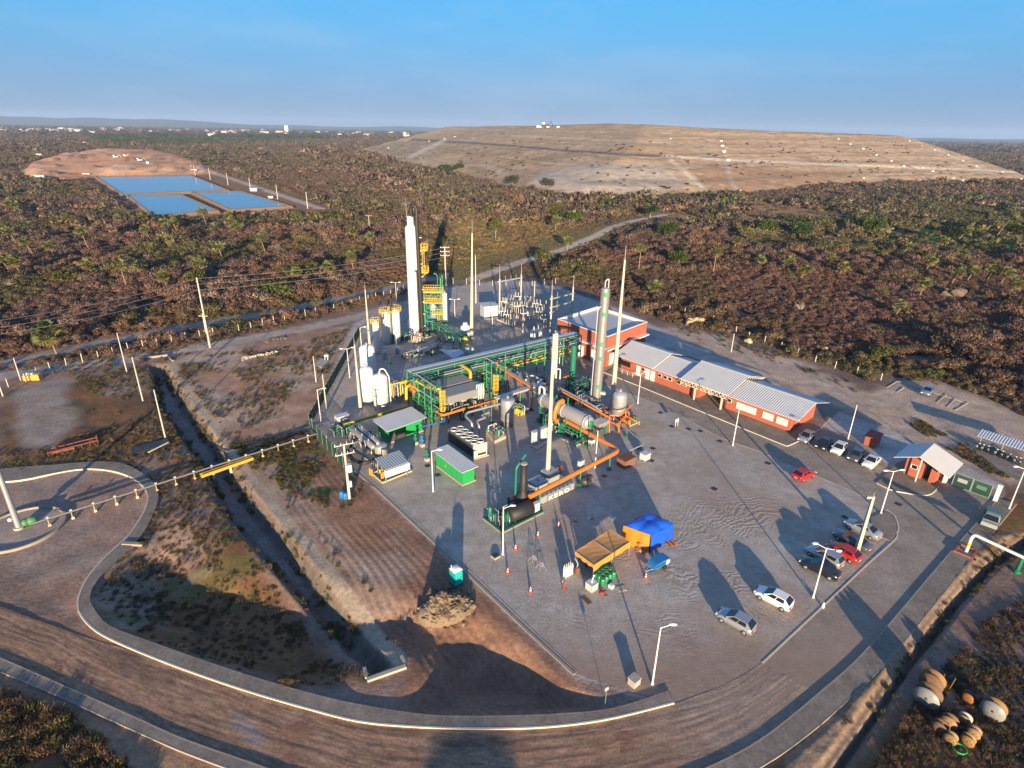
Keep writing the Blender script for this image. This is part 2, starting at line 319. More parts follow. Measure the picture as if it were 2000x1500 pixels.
C_HELI=np.array((.34,.25,.195)); C_EXC=np.array((.72,.37,.19)); C_TAN=np.array((.50,.36,.22)); C_LAWN=np.array((.05,.13,.02)); C_ROAD=np.array((.42,.34,.275)); C_DARK=np.array((.085,.065,.045)); C_OLIVE=np.array((.20,.165,.06))
def PXY(x,y,z):                          # photo pixel of world points (arrays)
    dz=z-H; f=y*math.cos(PITCH)-dz*math.sin(PITCH); up=y*math.sin(PITCH)+dz*math.cos(PITCH)
    xr=x/f*F; yr=up/f*F; c,s=math.cos(ROLL),math.sin(ROLL); return 1000+xr*c+yr*s, 750-(-xr*s+yr*c)
def albedo(x,y):
    n1=fbm(x,y,14,4,21); n2=fbm(x,y,3.2,4,31); n3=fbm(x,y,60,3,41)
    A=np.empty(x.shape+(3,)); A[:]=C_SCRUB
    A*=(.6+.8*n3)[...,None]
    def put(m,c): A[:]=A*(1-m[...,None])+np.asarray(c)*m[...,None]
    def reg(px,soft,amp=0,c=None,k=1.0,extra=None):
        d=sdist(x,y,GP(px))+(n1-.5)*amp+(n2-.5)*amp*.6; m=sst(-soft,soft,d)*k
        if extra is not None: m=m*extra
        put(m,c)
    put(sst(.42,.62,fbm(x,y,90,4,51))*sst(200,330,np.hypot(x,y))*.8,C_OLIVE*.8)
    reg(R_OLIVE,14,20,C_OLIVE); reg(R_HGREEN,12,22,C_LAWN); reg(R_CLEAR,8,14,(.36,.21,.10))
    reg(R_TANRD,2.0,4,C_DUST*1.05); reg(R_POND_LAND,4,5,(.30,.17,.09)); reg(R_EXC,6,8,C_EXC)
    d=sdist(x,y,GP(R_EXC)); put(sst(2,10,d)*sst(.5,.7,fbm(x,y,40,2,61)),(.80,.50,.29)); put(sst(2,10,d)*sst(.56,.7,fbm(x,y,18,3,62))*.7,(.40,.16,.07))
    reg(R_DIRTNW,1.5,3,C_DUST*1.08); reg(R_DIRTNW,2,6,C_DIRT,1.0,sst(.42,.6,n1)*.8); reg(R_DIRTNW,2,5,C_DRY*.9,1.0,sst(.52,.68,n2)*.6)
    reg(R_GRASS_A,1.2,2,C_DRY*.85); reg(R_GRASS_A,1,2,C_HELI,1.0,sst(.52,.66,n1)*.75); reg(R_GRASS_A,1,2,C_DARK,1.0,sst(.55,.75,n2)*.8); reg(R_GRASS_A,1,2,C_GRN,1.0,sst(.57,.72,fbm(x,y,6,4,71))*.6)
    reg([(20,760),(120,735),(150,830),(90,880),(20,850)],1.5,4,(.36,.30,.25),.8)
    reg(R_TILL,1.0,2,C_DIRT*.85); fur=np.sin((x*U.x+y*U.y+.06*(x*V.x+y*V.y)+2.2*fbm(x,y,14,2,4))*7.2); reg(R_TILL,1,2,C_DIRT*.55,.4,sst(.1,.9,-fur)*sst(.35,.55,fbm(x,y,11,2,15))); reg(R_TILL,1,2,C_DUST*.85,1.0,sst(.5,.68,n1)*.7); reg([(620,850),(690,930),(640,980),(560,960),(480,900),(560,860)],1,4,C_GRN*.9,1.0,sst(.4,.6,n2)); reg([(480,900),(560,900),(720,1120),(640,1100)],1,3,C_DUST*.9,.6)
    reg([(760,1210),(900,1230),(1100,1320),(1150,1385),(800,1390)],1,3,(.24,.13,.085),.6)
    reg(R_HELI,.8,1.5,C_HELI); reg(R_HELI,1,2,(.36,.20,.13),1.0,sst(.5,.68,n1)*.6)
    reg(R_RIGHT,1,1,C_DRY*.8); reg(R_RIGHT,1,2,(.25,.18,.145),1.0,sst(.5,.66,n1)*.8); reg(R_RIGHT,1,2,C_GRN*.6,1.0,sst(.58,.75,n2)*.6); reg(R_BERM_R,.4,1.2,(.31,.215,.14)); reg(R_BERM_R,.3,.8,C_DRY*.6,1.0,sst(.56,.7,n2)*.8)
    reg([(0,1320),(250,1425),(450,1505),(450,1650),(-300,1650),(-300,1250)],.5,1,(.36,.22,.13)); reg([(0,1345),(140,1385),(260,1500),(300,1650),(-300,1650),(-300,1300)],.6,2,C_DRY*.8)
    reg(R_ROADBIG,.8,1.2,C_DIRT*.8); reg(R_PLANT,.6,.6,C_GRAV)
    for L,w,c in ((L_ROAD1,2.6,C_ROAD),(L_ROAD2,2.2,C_ROAD*.85),(L_ROAD3,2.6,(.58,.45,.32)),(L_PRD,3.5,C_DUST*1.25)):
        put(1-sst(w*.8,w*1.15,ldist(x,y,GP(L))+(n2-.5)*w*.5),c)
    cl=np.maximum(np.maximum(sdist(x,y,CH_L),sdist(x,y,CH_R)),sdist(x,y,CH_N)); put(sst(-.1,.6,cl),(.16,.135,.11)); put(sst(1.5,2.0,sdist(x,y,CH_L))*.7,(.24,.22,.20))
    ce=ldist(x,y,GP([(337,712),(385,788),(452,878),(487,932),(594,1058),(704,1190),(782,1290)])); put((1-sst(.6,.95,ce+(n2-.5)*.5))*.95,(.46,.36,.25))
    fogb=sst(2500,6000,np.hypot(x,y)); put(fogb*.8,(.10,.09,.06)); ux,uy=PXY(x,y,0*x); band=sst(0,8,sdist(ux,uy,[(140,262),(480,258),(660,256),(650,276),(420,284),(200,284)]))*(y>100); put(band*.8,(.05,.075,.03))
    return np.clip(A*(.78+.44*n2)[...,None],0,1)
def grid_mesh(name,X,Y,Zz,C,m,wrap=False):
    nr,nc=X.shape; me=bpy.data.meshes.new(name); co_=np.stack([X,Y,Zz],-1).reshape(-1,3)
    j,i=np.meshgrid(np.arange(nr-1),np.arange(nc if wrap else nc-1),indexing='ij'); i2=(i+1)%nc
    f=np.stack([j*nc+i,j*nc+i2,(j+1)*nc+i2,(j+1)*nc+i],-1).reshape(-1,4)
    me.vertices.add(len(co_)); me.vertices.foreach_set('co',co_.astype(np.float32).ravel())
    me.loops.add(f.size); me.loops.foreach_set('vertex_index',f.astype(np.int32).ravel())
    me.polygons.add(len(f)); me.polygons.foreach_set('loop_start',np.arange(0,f.size,4,dtype=np.int32)); me.polygons.foreach_set('loop_total',np.full(len(f),4,np.int32))
    me.polygons.foreach_set('use_smooth',np.ones(len(f),bool)); me.update(); me.validate()
    at=me.attributes.new('alb','FLOAT_COLOR','POINT'); c4=np.ones((len(co_),4),np.float32); c4[:,:3]=C.reshape(-1,3); at.data.foreach_set('color',c4.ravel())
    me.materials.append(m); o=bpy.data.objects.new(name,me); COL.objects.link(o); return o
def soil_mat(name,bs=1.0,bd=.12,strength=.6):
    nt=NT(name); nt.b.inputs['Roughness'].default_value=.95; nt.b.inputs['Specular IOR Level'].default_value=.15
    a=nt.n('ShaderNodeAttribute',attribute_name='alb'); f=noise_fac(nt,2.2*bs,6,.7); f2=noise_fac(nt,.35*bs,5,.6)
    mr=nt.n('ShaderNodeMapRange'); mr.inputs[1].default_value=.25; mr.inputs[2].default_value=.75; mr.inputs[3].default_value=.6; mr.inputs[4].default_value=1.42; nt.l(f,mr.inputs[0])
    mr2=nt.n('ShaderNodeMapRange'); mr2.inputs[1].default_value=.3; mr2.inputs[2].default_value=.7; mr2.inputs[3].default_value=.8; mr2.inputs[4].default_value=1.2; nt.l(f2,mr2.inputs[0])
    mm=nt.n('ShaderNodeMath',operation='MULTIPLY'); nt.l(mr.outputs[0],mm.inputs[0]); nt.l(mr2.outputs[0],mm.inputs[1])
    vm=nt.n('ShaderNodeVectorMath',operation='SCALE'); nt.l(a.outputs['Color'],vm.inputs[0]); nt.l(mm.outputs[0],vm.inputs['Scale']); nt.l(vm.outputs[0],nt.b.inputs['Base Color'])
    bp=nt.n('ShaderNodeBump'); bp.inputs['Strength'].default_value=strength; bp.inputs['Distance'].default_value=bd; nt.l(f,bp.inputs['Height']); nt.l(bp.outputs[0],nt.b.inputs['Normal'])
    return nt.m
M_SOIL=soil_mat('soil')
dep=np.concatenate([np.arange(64,9,-.14),np.arange(9,1,-.055),np.geomspace(1,.19,26)]); rr=H/np.tan(np.radians(dep)); rr=np.concatenate([[1.0],rr])
th=np.radians(np.concatenate([np.arange(-54,54.01,.17),np.arange(57,306,3.0)]))
RR,TH=np.meshgrid(rr,th,indexing='ij'); GX=RR*np.sin(TH); GY=RR*np.cos(TH); GZ=ground_h(GX,GY)
GZ=GZ-.03*(1-sst(0,1,0*GX))
ground=setp(grid_mesh('ground',GX,GY,GZ-.02,albedo(GX,GY),M_SOIL,wrap=True),kind='structure')
def gz(x,y): return float(ground_h(np.array([x]),np.array([y]))[0])-.05
# hill
hx,hy=np.meshgrid(np.concatenate([np.arange(-420,1150,4.2)]),np.concatenate([np.arange(440,1150,4.0),np.arange(1150,1700,14)]),indexing='ij'); hz=hill_h(hx,hy)
def hill_c(x,y,z):
    n=fbm(x,y,26,4,81); n2=fbm(x,y,7,4,82); n4=fbm(x,y,3,3,87); c=np.empty(x.shape+(3,)); c[:]=C_TAN; ux,uy=PXY(x,y,z)
    def mx(f,col): c[:]=c*(1-f[...,None])+np.array(col)*f[...,None]
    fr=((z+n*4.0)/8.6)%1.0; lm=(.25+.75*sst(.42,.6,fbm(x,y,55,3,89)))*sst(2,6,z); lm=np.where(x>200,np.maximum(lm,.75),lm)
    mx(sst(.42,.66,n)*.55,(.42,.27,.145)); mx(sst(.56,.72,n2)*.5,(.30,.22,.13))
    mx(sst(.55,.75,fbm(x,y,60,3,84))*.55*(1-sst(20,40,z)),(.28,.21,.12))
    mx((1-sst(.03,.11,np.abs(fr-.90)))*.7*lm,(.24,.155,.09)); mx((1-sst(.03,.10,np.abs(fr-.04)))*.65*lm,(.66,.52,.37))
    mx(sst(0,14,sdist(ux,uy,[(1010,362),(1060,330),(1150,312),(1290,312),(1330,340),(1350,372),(1230,384),(1100,380)]))*.8,(.50,.43,.34)); mx(sst(0,5,sdist(ux,uy,[(1120,352),(1250,343),(1330,352),(1350,368),(1240,366),(1130,362)]))*.5,(.30,.24,.19))
    mx(sst(0,10,sdist(ux,uy,[(1340,322),(1400,318),(1650,330),(1700,350),(1640,368),(1470,378),(1370,374)]))*.8,(.38,.23,.125))
    mx(sst(0,10,sdist(ux,uy,[(820,272),(1000,285),(1080,300),(1060,325),(960,335),(900,320),(840,290)]))*.7*sst(.3,.6,n),(.37,.24,.12)); mx(sst(0,8,sdist(ux,uy,[(700,285),(820,275),(830,300),(760,312)]))*.7*sst(.35,.6,n2),(.24,.20,.10))
    for L,wd,cc,k in (([(1310,312),(1340,335),(1380,372)],5,(.64,.54,.41),.9),([(1420,315),(1425,345),(1440,372)],4,(.46,.40,.32),.9),([(1290,303),(1420,312),(1700,323),(1990,335)],3.0,(.74,.62,.47),.9),([(805,272),(970,282),(1100,293),(1280,304),(1290,304)],2.6,(.15,.12,.09),.9),([(690,275),(780,265),(830,250)],3,(.66,.55,.42),.8),([(800,306),(845,285),(870,272)],5,(.62,.52,.40),.9),([(1410,262),(1410,312)],2.2,(.25,.18,.12),.8),([(1630,272),(1720,305),(1790,330)],2.0,(.30,.2,.12),.6),([(1780,270),(1860,305),(1930,335)],2.0,(.60,.48,.34),.7),([(1000,264),(1130,270),(1400,283)],2,(.62,.50,.36),.6)):
        mx((1-sst(wd*.4,wd,ldist(ux,uy,L)+(n2-.5)*2))*k,cc)
    mx(sst(.62,.72,n4)*.45,(.18,.14,.08)); mx(sst(.76,.84,fbm(x,y,4,2,88))*.35,(.66,.58,.48))
    return np.clip(c*(.80+.40*n2)[...,None],0,1)
M_HILL=soil_mat('landfill_soil',.35,.5,.5)
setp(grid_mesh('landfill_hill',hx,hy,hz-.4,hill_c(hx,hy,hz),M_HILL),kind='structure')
# far ridges on the horizon
mb=MB()
def ridge(x0,x1,y,h,seed,mi=0):
    n=60
    for k in range(n):
        a=k/n;b=(k+1)/n; f=lambda t:(h*(.35+.65*float(fbm(np.array([t*9.0]),np.array([seed*1.0]),1,3,seed)[0]))*min(1,t*5,(1-t)*5))
        xa,xb=x0+(x1-x0)*a,x0+(x1-x0)*b
        mb.add([(xa,y,-1),(xb,y,-1),(xb,y+900,f(b)),(xa,y+900,f(a)),(xb,y+3000,-1),(xa,y+3000,-1)],[(0,1,2,3),(3,2,4,5)],mi,True)
ridge(-14000,-3500,9000,150,3); ridge(-9000,1500,10500,70,5); ridge(3500,14000,8000,36,9)
M_RIDGE=mat('distant_ridge',(.06,.075,.05),.95,var=.3,scale=.004); ST('hills',mb,M_RIDGE)
# ponds
def pond_mat():
    nt=NT('pond_water'); b=nt.b; b.inputs['Base Color'].default_value=(.04,.19,.38,1); b.inputs['Roughness'].default_value=.07; b.inputs['IOR'].default_value=1.33
    f=noise_fac(nt,.9,3); bp=nt.n('ShaderNodeBump'); bp.inputs['Strength'].default_value=.06; bp.inputs['Distance'].default_value=.1; nt.l(f,bp.inputs['Height']); nt.l(bp.outputs[0],b.inputs['Normal']); return nt.m
M_POND=pond_mat(); M_LINER=mat('pond_bank',(.20,.135,.085),.9,var=.25,scale=.2,bump=.4,bscale=1)
for k,px in enumerate(R_POND):
    pts=[G(*p) for p in px]; c=sum(pts,Vector())/4; mb=MB()
    mb.add([(p.x,p.y,1.1) for p in pts],[(3,2,1,0)] if (pts[1]-pts[0]).cross(pts[2]-pts[0]).z<0 else [(0,1,2,3)])
    ST('pond_water',mb,M_POND)
    mb=MB()
    for i in range(4):
        a,b=pts[i],pts[(i+1)%4]; oa=a+(a-c).normalized()*3.2; ob=b+(b-c).normalized()*3.2; ia=a-(a-c).normalized()*.7; ib=b-(b-c).normalized()*.7
        ma=(a+(oa-a)*.25); mb2=(b+(ob-b)*.25)
        mb.add([(ia.x,ia.y,.8),(ib.x,ib.y,.8),(mb2.x,mb2.y,1.6),(ma.x,ma.y,1.6),(oa.x,oa.y,1.6),(ob.x,ob.y,1.6)],[(0,1,2,3),(3,2,5,4)],0,False)
        ex=oa+(a-c).normalized()*4; ey=ob+(b-c).normalized()*4; mb.add([(oa.x,oa.y,1.6),(ob.x,ob.y,1.6),(ey.x,ey.y,-2),(ex.x,ex.y,-2)],[(0,1,2,3)])
    ST('pond_embankment',mb,M_LINER)
# haze: one closed box of thin air
if HAZE:
    mb=MB(); mb.box((0,0,-3-8),34000,34000,215+8); nt=NT('haze'); nt.t.nodes.remove(nt.b); pv=nt.n('ShaderNodeVolumePrincipled'); pv.inputs['Color'].default_value=(.50,.70,1,1); pv.inputs['Density'].default_value=HAZE; pv.inputs['Anisotropy'].default_value=0.0
    nt.l(pv.outputs[0],nt.t.nodes['Material Output'].inputs['Volume']); hz_=ST('haze',mb,nt.m,kind='stuff'); cy.volume_step_rate=10; cy.volume_max_steps=16
# ------------------------------------------------------------------ roads, pavements, kerbs
def smooth(pts,step=1.0):
    P_=[Vector((p[0],p[1],0)) for p in pts]; out=[]
    for i in range(len(P_)-1):
        a=P_[max(i-1,0)];b=P_[i];c=P_[i+1];d=P_[min(i+2,len(P_)-1)]; n=max(2,int((c-b).length/step))
        for k in range(n):
            t=k/n; out.append(.5*((2*b)+(c-a)*t+(2*a-5*b+4*c-d)*t*t+(3*b-a-3*c+d)*t**3))
    out.append(P_[-1]); return out
def resample(L,n):
    s=[0]
    for a,b in zip(L[:-1],L[1:]): s.append(s[-1]+(b-a).length)
    out=[];j=0
    for k in range(n):
        t=s[-1]*k/(n-1)
        while j<len(L)-2 and s[j+1]<t: j+=1
        u=(t-s[j])/max(1e-9,s[j+1]-s[j]); out.append(L[j]+(L[j+1]-L[j])*u)
    return out
def offset(L,d):
    o=[]
    for i in range(len(L)):
        t=(L[min(i+1,len(L)-1)]-L[max(i-1,0)]).normalized(); o.append(L[i]+Vector((-t.y,t.x,0))*d)
    return o
def kerb(name,L,w,h,m,z0=-.1,side=0):
    a=offset(L,w/2+side); b=offset(L,-w/2+side); mb=MB(); n=len(L)
    for A,B in((a,b),):
        vs=[];fs=[]
        for p,q in zip(A,B): vs+=[(p.x,p.y,z0),(p.x,p.y,h),(q.x,q.y,h),(q.x,q.y,z0)]
        for i in range(n-1):
            for k in range(3): fs.append((i*4+k,(i+1)*4+k,(i+1)*4+k+1,i*4+k+1))
        fs+=[(0,1,2,3),((n-1)*4+3,(n-1)*4+2,(n-1)*4+1,(n-1)*4)]
        mb.add(vs,fs)
    return ST(name,mb,m)
def strip(name,A,B,h,m,z0=-.1,n=160):
    A,B=resample(A,n),resample(B,n); mb=MB(); vs=[];fs=[]
    for p,q in zip(A,B): vs+=[(p.x,p.y,z0),(p.x,p.y,h),(q.x,q.y,h),(q.x,q.y,z0)]
    for i in range(n-1):
        for k in range(3): fs.append((i*4+k,(i+1)*4+k,(i+1)*4+k+1,i*4+k+1))
    mb.add(vs,fs); return ST(name,mb,m)
GL=lambda px,step=1.0: smooth([G(*p) for p in px],step)
M_CONC2=mat('dusty_kerb_concrete',(.33,.28,.22),.9,var=.22,scale=.9,bump=.2)
K1=GL([(-250,975),(-60,948),(40,939),(100,927),(165,917),(220,921),(262,936),(286,960),(286,990),(255,1042),(200,1095),(165,1140),(152,1180),(160,1205),(190,1235),(250,1265),(350,1305),(480,1350),(600,1385),(700,1410),(800,1420),(900,1424),(1000,1424),(1100,1418),(1200,1403),(1316,1374)])
I1=GL([(-250,950),(-60,925),(30,915),(100,910),(190,903),(245,909),(290,935),(308,962),(304,993),(277,1045),(222,1100),(190,1135),(175,1166),(186,1195),(215,1225),(290,1254),(385,1288),(500,1326),(620,1360),(715,1381),(830,1398),(920,1401),(1000,1400),(1100,1396),(1200,1385),(1305,1352)])
K2=GL([(-250,1182),(0,1287),(110,1335),(250,1397),(350,1442),(470,1485),(600,1528),(800,1575),(1000,1592),(1200,1570),(1350,1515),(1480,1450),(1600,1355),(1700,1262),(1850,1087),(1950,975)])
I2=GL([(-250,1206),(0,1313),(100,1355),(250,1423),(350,1467),(470,1512),(600,1558),(800,1608),(1000,1628),(1220,1606),(1390,1548),(1530,1472),(1655,1370),(1752,1272),(1893,1098),(1985,985)])
RA=GL([(-250,1078),(0,1183),(160,1242),(250,1270),(350,1306),(480,1350),(600,1385),(700,1410),(800,1420),(900,1424),(1000,1424),(1100,1418),(1200,1403),(1316,1374),(1420,1335),(1490,1295)])
RB=GL([(-250,1182),(0,1287),(110,1335),(250,1397),(350,1442),(470,1485),(600,1528),(800,1575),(1000,1592),(1200,1570),(1350,1515),(1480,1450),(1600,1355)])
def pave_mat(name,c1,c2,sc=1.0,bump=.35,joints=0.0):
    nt=NT(name); b=nt.b; b.inputs['Roughness'].default_value=.9; b.inputs['Specular IOR Level'].default_value=.2
    f=noise_fac(nt,.16*sc,6,.62); f2=noise_fac(nt,3*sc,6,.7); f3=noise_fac(nt,.55*sc,4,.6)
    mx=nt.n('ShaderNodeMix',data_type='RGBA'); mx.inputs[6].default_value=(*c1,1); mx.inputs[7].default_value=(*c2,1)
    mr=nt.n('ShaderNodeMapRange'); mr.inputs[1].default_value=.4; mr.inputs[2].default_value=.62; nt.l(f,mr.inputs[0]); nt.l(mr.outputs[0],mx.inputs[0])
    mr2=nt.n('ShaderNodeMapRange'); mr2.inputs[1].default_value=.25; mr2.inputs[2].default_value=.75; mr2.inputs[3].default_value=.66; mr2.inputs[4].default_value=1.34; nt.l(f2,mr2.inputs[0])
    mr3=nt.n('ShaderNodeMapRange'); mr3.inputs[1].default_value=.3; mr3.inputs[2].default_value=.7; mr3.inputs[3].default_value=.82; mr3.inputs[4].default_value=1.15; nt.l(f3,mr3.inputs[0])
    mm=nt.n('ShaderNodeMath',operation='MULTIPLY'); nt.l(mr2.outputs[0],mm.inputs[0]); nt.l(mr3.outputs[0],mm.inputs[1])
    vm=nt.n('ShaderNodeVectorMath',operation='SCALE'); nt.l(mx.outputs[2],vm.inputs[0]); nt.l(mm.outputs[0],vm.inputs['Scale']); nt.l(vm.outputs[0],b.inputs['Base Color'])
    hgt=f2
    if joints:
        tc=nt.n('ShaderNodeTexCoord'); mp=nt.n('ShaderNodeMapping'); mp.inputs['Rotation'].default_value=(0,0,UA); nt.l(tc.outputs['Object'],mp.inputs[0]); br=nt.n('ShaderNodeTexBrick'); br.inputs['Scale'].default_value=1/joints; br.inputs['Mortar Size'].default_value=.03; br.inputs['Color1'].default_value=(1,1,1,1); br.inputs['Color2'].default_value=(.85,.85,.85,1); br.inputs['Mortar'].default_value=(.6,.6,.6,1); nt.l(mp.outputs[0],br.inputs[0])
        v2=nt.n('ShaderNodeVectorMath',operation='MULTIPLY'); nt.l(vm.outputs[0],v2.inputs[0]); nt.l(br.outputs[0],v2.inputs[1]); nt.l(v2.outputs[0],b.inputs['Base Color'])
    bp=nt.n('ShaderNodeBump'); bp.inputs['Strength'].default_value=bump; bp.inputs['Distance'].default_value=.06; nt.l(hgt,bp.inputs['Height']); nt.l(bp.outputs[0],b.inputs['Normal'])
    return nt
DIRT_IN=1
def dirt_in(nt):                          # red dirt carried in from the curved road: fades with distance from the entrance line
    a,b=G(1125,1316),G(1500,1300); d=(b-a).normalized(); n_=Vector((d.y,-d.x,0)); tc=nt.n('ShaderNodeTexCoord'); dp=nt.n('ShaderNodeVectorMath',operation='DOT_PRODUCT'); nt.l(tc.outputs['Object'],dp.inputs[0]); dp.inputs[1].default_value=tuple(n_)
    f=noise_fac(nt,.14,5,.6); m=nt.n('ShaderNodeMath',operation='MULTIPLY_ADD'); m.inputs[1].default_value=14; nt.l(f,m.inputs[0]); nt.l(dp.outputs['Value'],m.inputs[2]); r=nt.n('ShaderNodeMapRange',interpolation_type='SMOOTHSTEP'); c0=a.dot(n_); r.inputs[1].default_value=c0-2.5; r.inputs[2].default_value=c0+9; r.inputs[4].default_value=.9; nt.l(m.outputs[0],r.inputs[0])
    src=nt.b.inputs['Base Color'].links[0].from_socket; q=noise_fac(nt,1.1,5,.65); c2=nt.n('ShaderNodeMix',data_type='RGBA'); c2.inputs[6].default_value=(.24,.165,.12,1); c2.inputs[7].default_value=(.42,.29,.21,1); nt.l(q,c2.inputs[0]); mx=nt.n('ShaderNodeMix',data_type='RGBA'); nt.l(r.outputs[0],mx.inputs[0]); nt.l(src,mx.inputs[6]); nt.l(c2.outputs[2],mx.inputs[7]); nt.l(mx.outputs[2],nt.b.inputs['Base Color'])
def arcs(nt,tc,b1):                       # turning-wheel ruts: rings about two turning centres, in broken patches
    prev=b1
    for cpx,sc,nsc,off in((G(1240,1010),5.2,.11,3.0),(G(1620,1130),4.6,.10,40.0)):
        vd=nt.n('ShaderNodeVectorMath',operation='DISTANCE'); nt.l(tc.outputs['Object'],vd.inputs[0]); vd.inputs[1].default_value=tuple(cpx)
        f=noise_fac(nt,.22,3,.5); wa=nt.n('ShaderNodeMath',operation='MULTIPLY_ADD'); wa.inputs[1].default_value=7.0; nt.l(f,wa.inputs[0]); nt.l(vd.outputs['Value'],wa.inputs[2]); ml=nt.n('ShaderNodeMath',operation='MULTIPLY'); ml.inputs[1].default_value=sc*1.6; nt.l(wa.outputs[0],ml.inputs[0]); sn=nt.n('ShaderNodeMath',operation='SINE'); nt.l(ml.outputs[0],sn.inputs[0])
        mp=nt.n('ShaderNodeMapping'); mp.inputs['Location'].default_value=(off,off*.7,0); nt.l(tc.outputs['Object'],mp.inputs[0]); nz=nt.n('ShaderNodeTexNoise'); nz.inputs['Scale'].default_value=nsc; nz.inputs['Detail'].default_value=3; nt.l(mp.outputs[0],nz.inputs['Vector']); mr=nt.n('ShaderNodeMapRange',interpolation_type='SMOOTHSTEP'); mr.inputs[1].default_value=.50; mr.inputs[2].default_value=.62; nt.l(nz.outputs['Fac'],mr.inputs[0])
        dr=nt.n('ShaderNodeMapRange',interpolation_type='SMOOTHSTEP'); dr.inputs[1].default_value=26; dr.inputs[2].default_value=13; nt.l(vd.outputs['Value'],dr.inputs[0]); m2=nt.n('ShaderNodeMath',operation='MULTIPLY'); nt.l(mr.outputs[0],m2.inputs[0]); nt.l(dr.outputs[0],m2.inputs[1]); m3=nt.n('ShaderNodeMath',operation='MULTIPLY'); nt.l(m2.outputs[0],m3.inputs[0]); nt.l(sn.outputs[0],m3.inputs[1])
        bp=nt.n('ShaderNodeBump'); bp.inputs['Strength'].default_value=.5; bp.inputs['Distance'].default_value=.026; nt.l(m3.outputs[0],bp.inputs['Height']); nt.l(prev.outputs[0],bp.inputs['Normal']); prev=bp
    nt.l(prev.outputs[0],nt.b.inputs['Normal'])
M_SIDE=pave_mat('pavement_concrete',(.27,.225,.18),(.33,.28,.225),1.2,.15,.5).m
_pv=pave_mat('block_paving',(.36,.295,.23),(.42,.355,.285),.8,.2,.35); dirt_in(_pv); M_PAVER=_pv.m
# gravel with wheel ruts
def gravel_mat():
    nt=pave_mat('yard_gravel',(.41,.35,.285),(.475,.425,.365),1.3,.6)
    tc=nt.n('ShaderNodeTexCoord'); nz=nt.n('ShaderNodeTexNoise'); nz.inputs['Scale'].default_value=.06; nz.inputs['Detail'].default_value=2; nt.l(tc.outputs['Object'],nz.inputs['Vector'])
    wv=nt.n('ShaderNodeTexNoise'); wv.inputs['Scale'].default_value=1.0; wv.inputs['Distortion'].default_value=1.1; wv.inputs['Detail'].default_value=4; wv.inputs['Roughness'].default_value=.6
    mp=nt.n('ShaderNodeMapping'); mp.inputs['Rotation'].default_value=(0,0,.55); mp.inputs['Scale'].default_value=(1.9,.22,1); nt.l(tc.outputs['Object'],mp.inputs[0]); nt.l(mp.outputs[0],wv.inputs['Vector'])
    b0=[n for n in nt.t.nodes if n.type=='BUMP'][0]; f2=b0.inputs['Height'].links[0].from_socket
    msk=nt.n('ShaderNodeMapRange'); msk.inputs[1].default_value=.42; msk.inputs[2].default_value=.6; msk.inputs[4].default_value=.42; nt.l(nz.outputs['Fac'],msk.inputs[0])
    mu=nt.n('ShaderNodeMath',operation='MULTIPLY'); nt.l(wv.outputs['Fac'],mu.inputs[0]); nt.l(msk.outputs[0],mu.inputs[1]); ad=nt.n('ShaderNodeMath',operation='ADD'); nt.l(mu.outputs[0],ad.inputs[0]); nt.l(f2,ad.inputs[1]); nt.l(f2,b0.inputs['Height']); b1=nt.n('ShaderNodeBump'); b1.inputs['Strength'].default_value=.75; b1.inputs['Distance'].default_value=.16; nt.l(mu.outputs[0],b1.inputs['Height']); nt.l(b0.outputs[0],b1.inputs['Normal']); nt.l(b1.outputs[0],nt.b.inputs['Normal'])
    arcs(nt,tc,b1)
    src=nt.b.inputs['Base Color'].links[0].from_socket; q=noise_fac(nt,.045,4,.6); qr=nt.n('ShaderNodeMapRange'); qr.inputs[1].default_value=.50; qr.inputs[2].default_value=.66; qr.inputs[4].default_value=.75; nt.l(q,qr.inputs[0]); qm=nt.n('ShaderNodeMix',data_type='RGBA'); qm.inputs[7].default_value=(.37,.275,.205,1); nt.l(qr.outputs[0],qm.inputs[0]); nt.l(src,qm.inputs[6]); q2=noise_fac(nt,.35,5,.7); qs=nt.n('ShaderNodeMapRange'); qs.inputs[1].default_value=.62; qs.inputs[2].default_value=.72; qs.inputs[3].default_value=1; qs.inputs[4].default_value=.72; nt.l(q2,qs.inputs[0]); qv=nt.n('ShaderNodeVectorMath',operation='SCALE'); nt.l(qm.outputs[2],qv.inputs[0]); nt.l(qs.outputs[0],qv.inputs['Scale']); nt.l(qv.outputs[0],nt.b.inputs['Base Color']); dirt_in(nt); return nt.m
M_GRAVEL=gravel_mat()
def sheet(name,px,z,m):
    mb=MB(); pts=[G(*p) if not isinstance(p,Vector) else p for p in px]
    a=sum(pts[i].x*pts[(i+1)%len(pts)].y-pts[(i+1)%len(pts)].x*pts[i].y for i in range(len(pts)))
    if a<0: pts=pts[::-1]
    mb.add([(p.x,p.y,z) for p in pts],[tuple(range(len(pts)))]); return ST(name,mb,m)
sheet('gravel_yard',[(697,640),(800,590),(880,566),(1000,550),(1080,560),(1190,610),(1240,650),(1185,735),(1180,750),(1295,794),(1410,854),(1479,879),(1587,925),(1682,967),(1722,1000),(1748,1040),(1490,1295),(1420,1336),(1316,1372),(1235,1352),(1125,1316),(745,962),(690,915),(607,832)],.004,M_GRAVEL)
sheet('paved_road',[(1120,700),(1185,730),(1249,755),(1378,808),(1536,872),(1552,865),(1600,838),(1660,850),(1730,905),(1760,930),(1832,950),(1850,925),(1965,965),(1950,985),(1850,1087),(1700,1262),(1600,1355),(1500,1438),(1420,1336),(1488,1294),(1750,1052),(1747,1007),(1717,1000),(1682,967),(1587,925),(1479,879),(1410,854),(1295,794),(1180,750),(1105,720)],.010,M_PAVER)
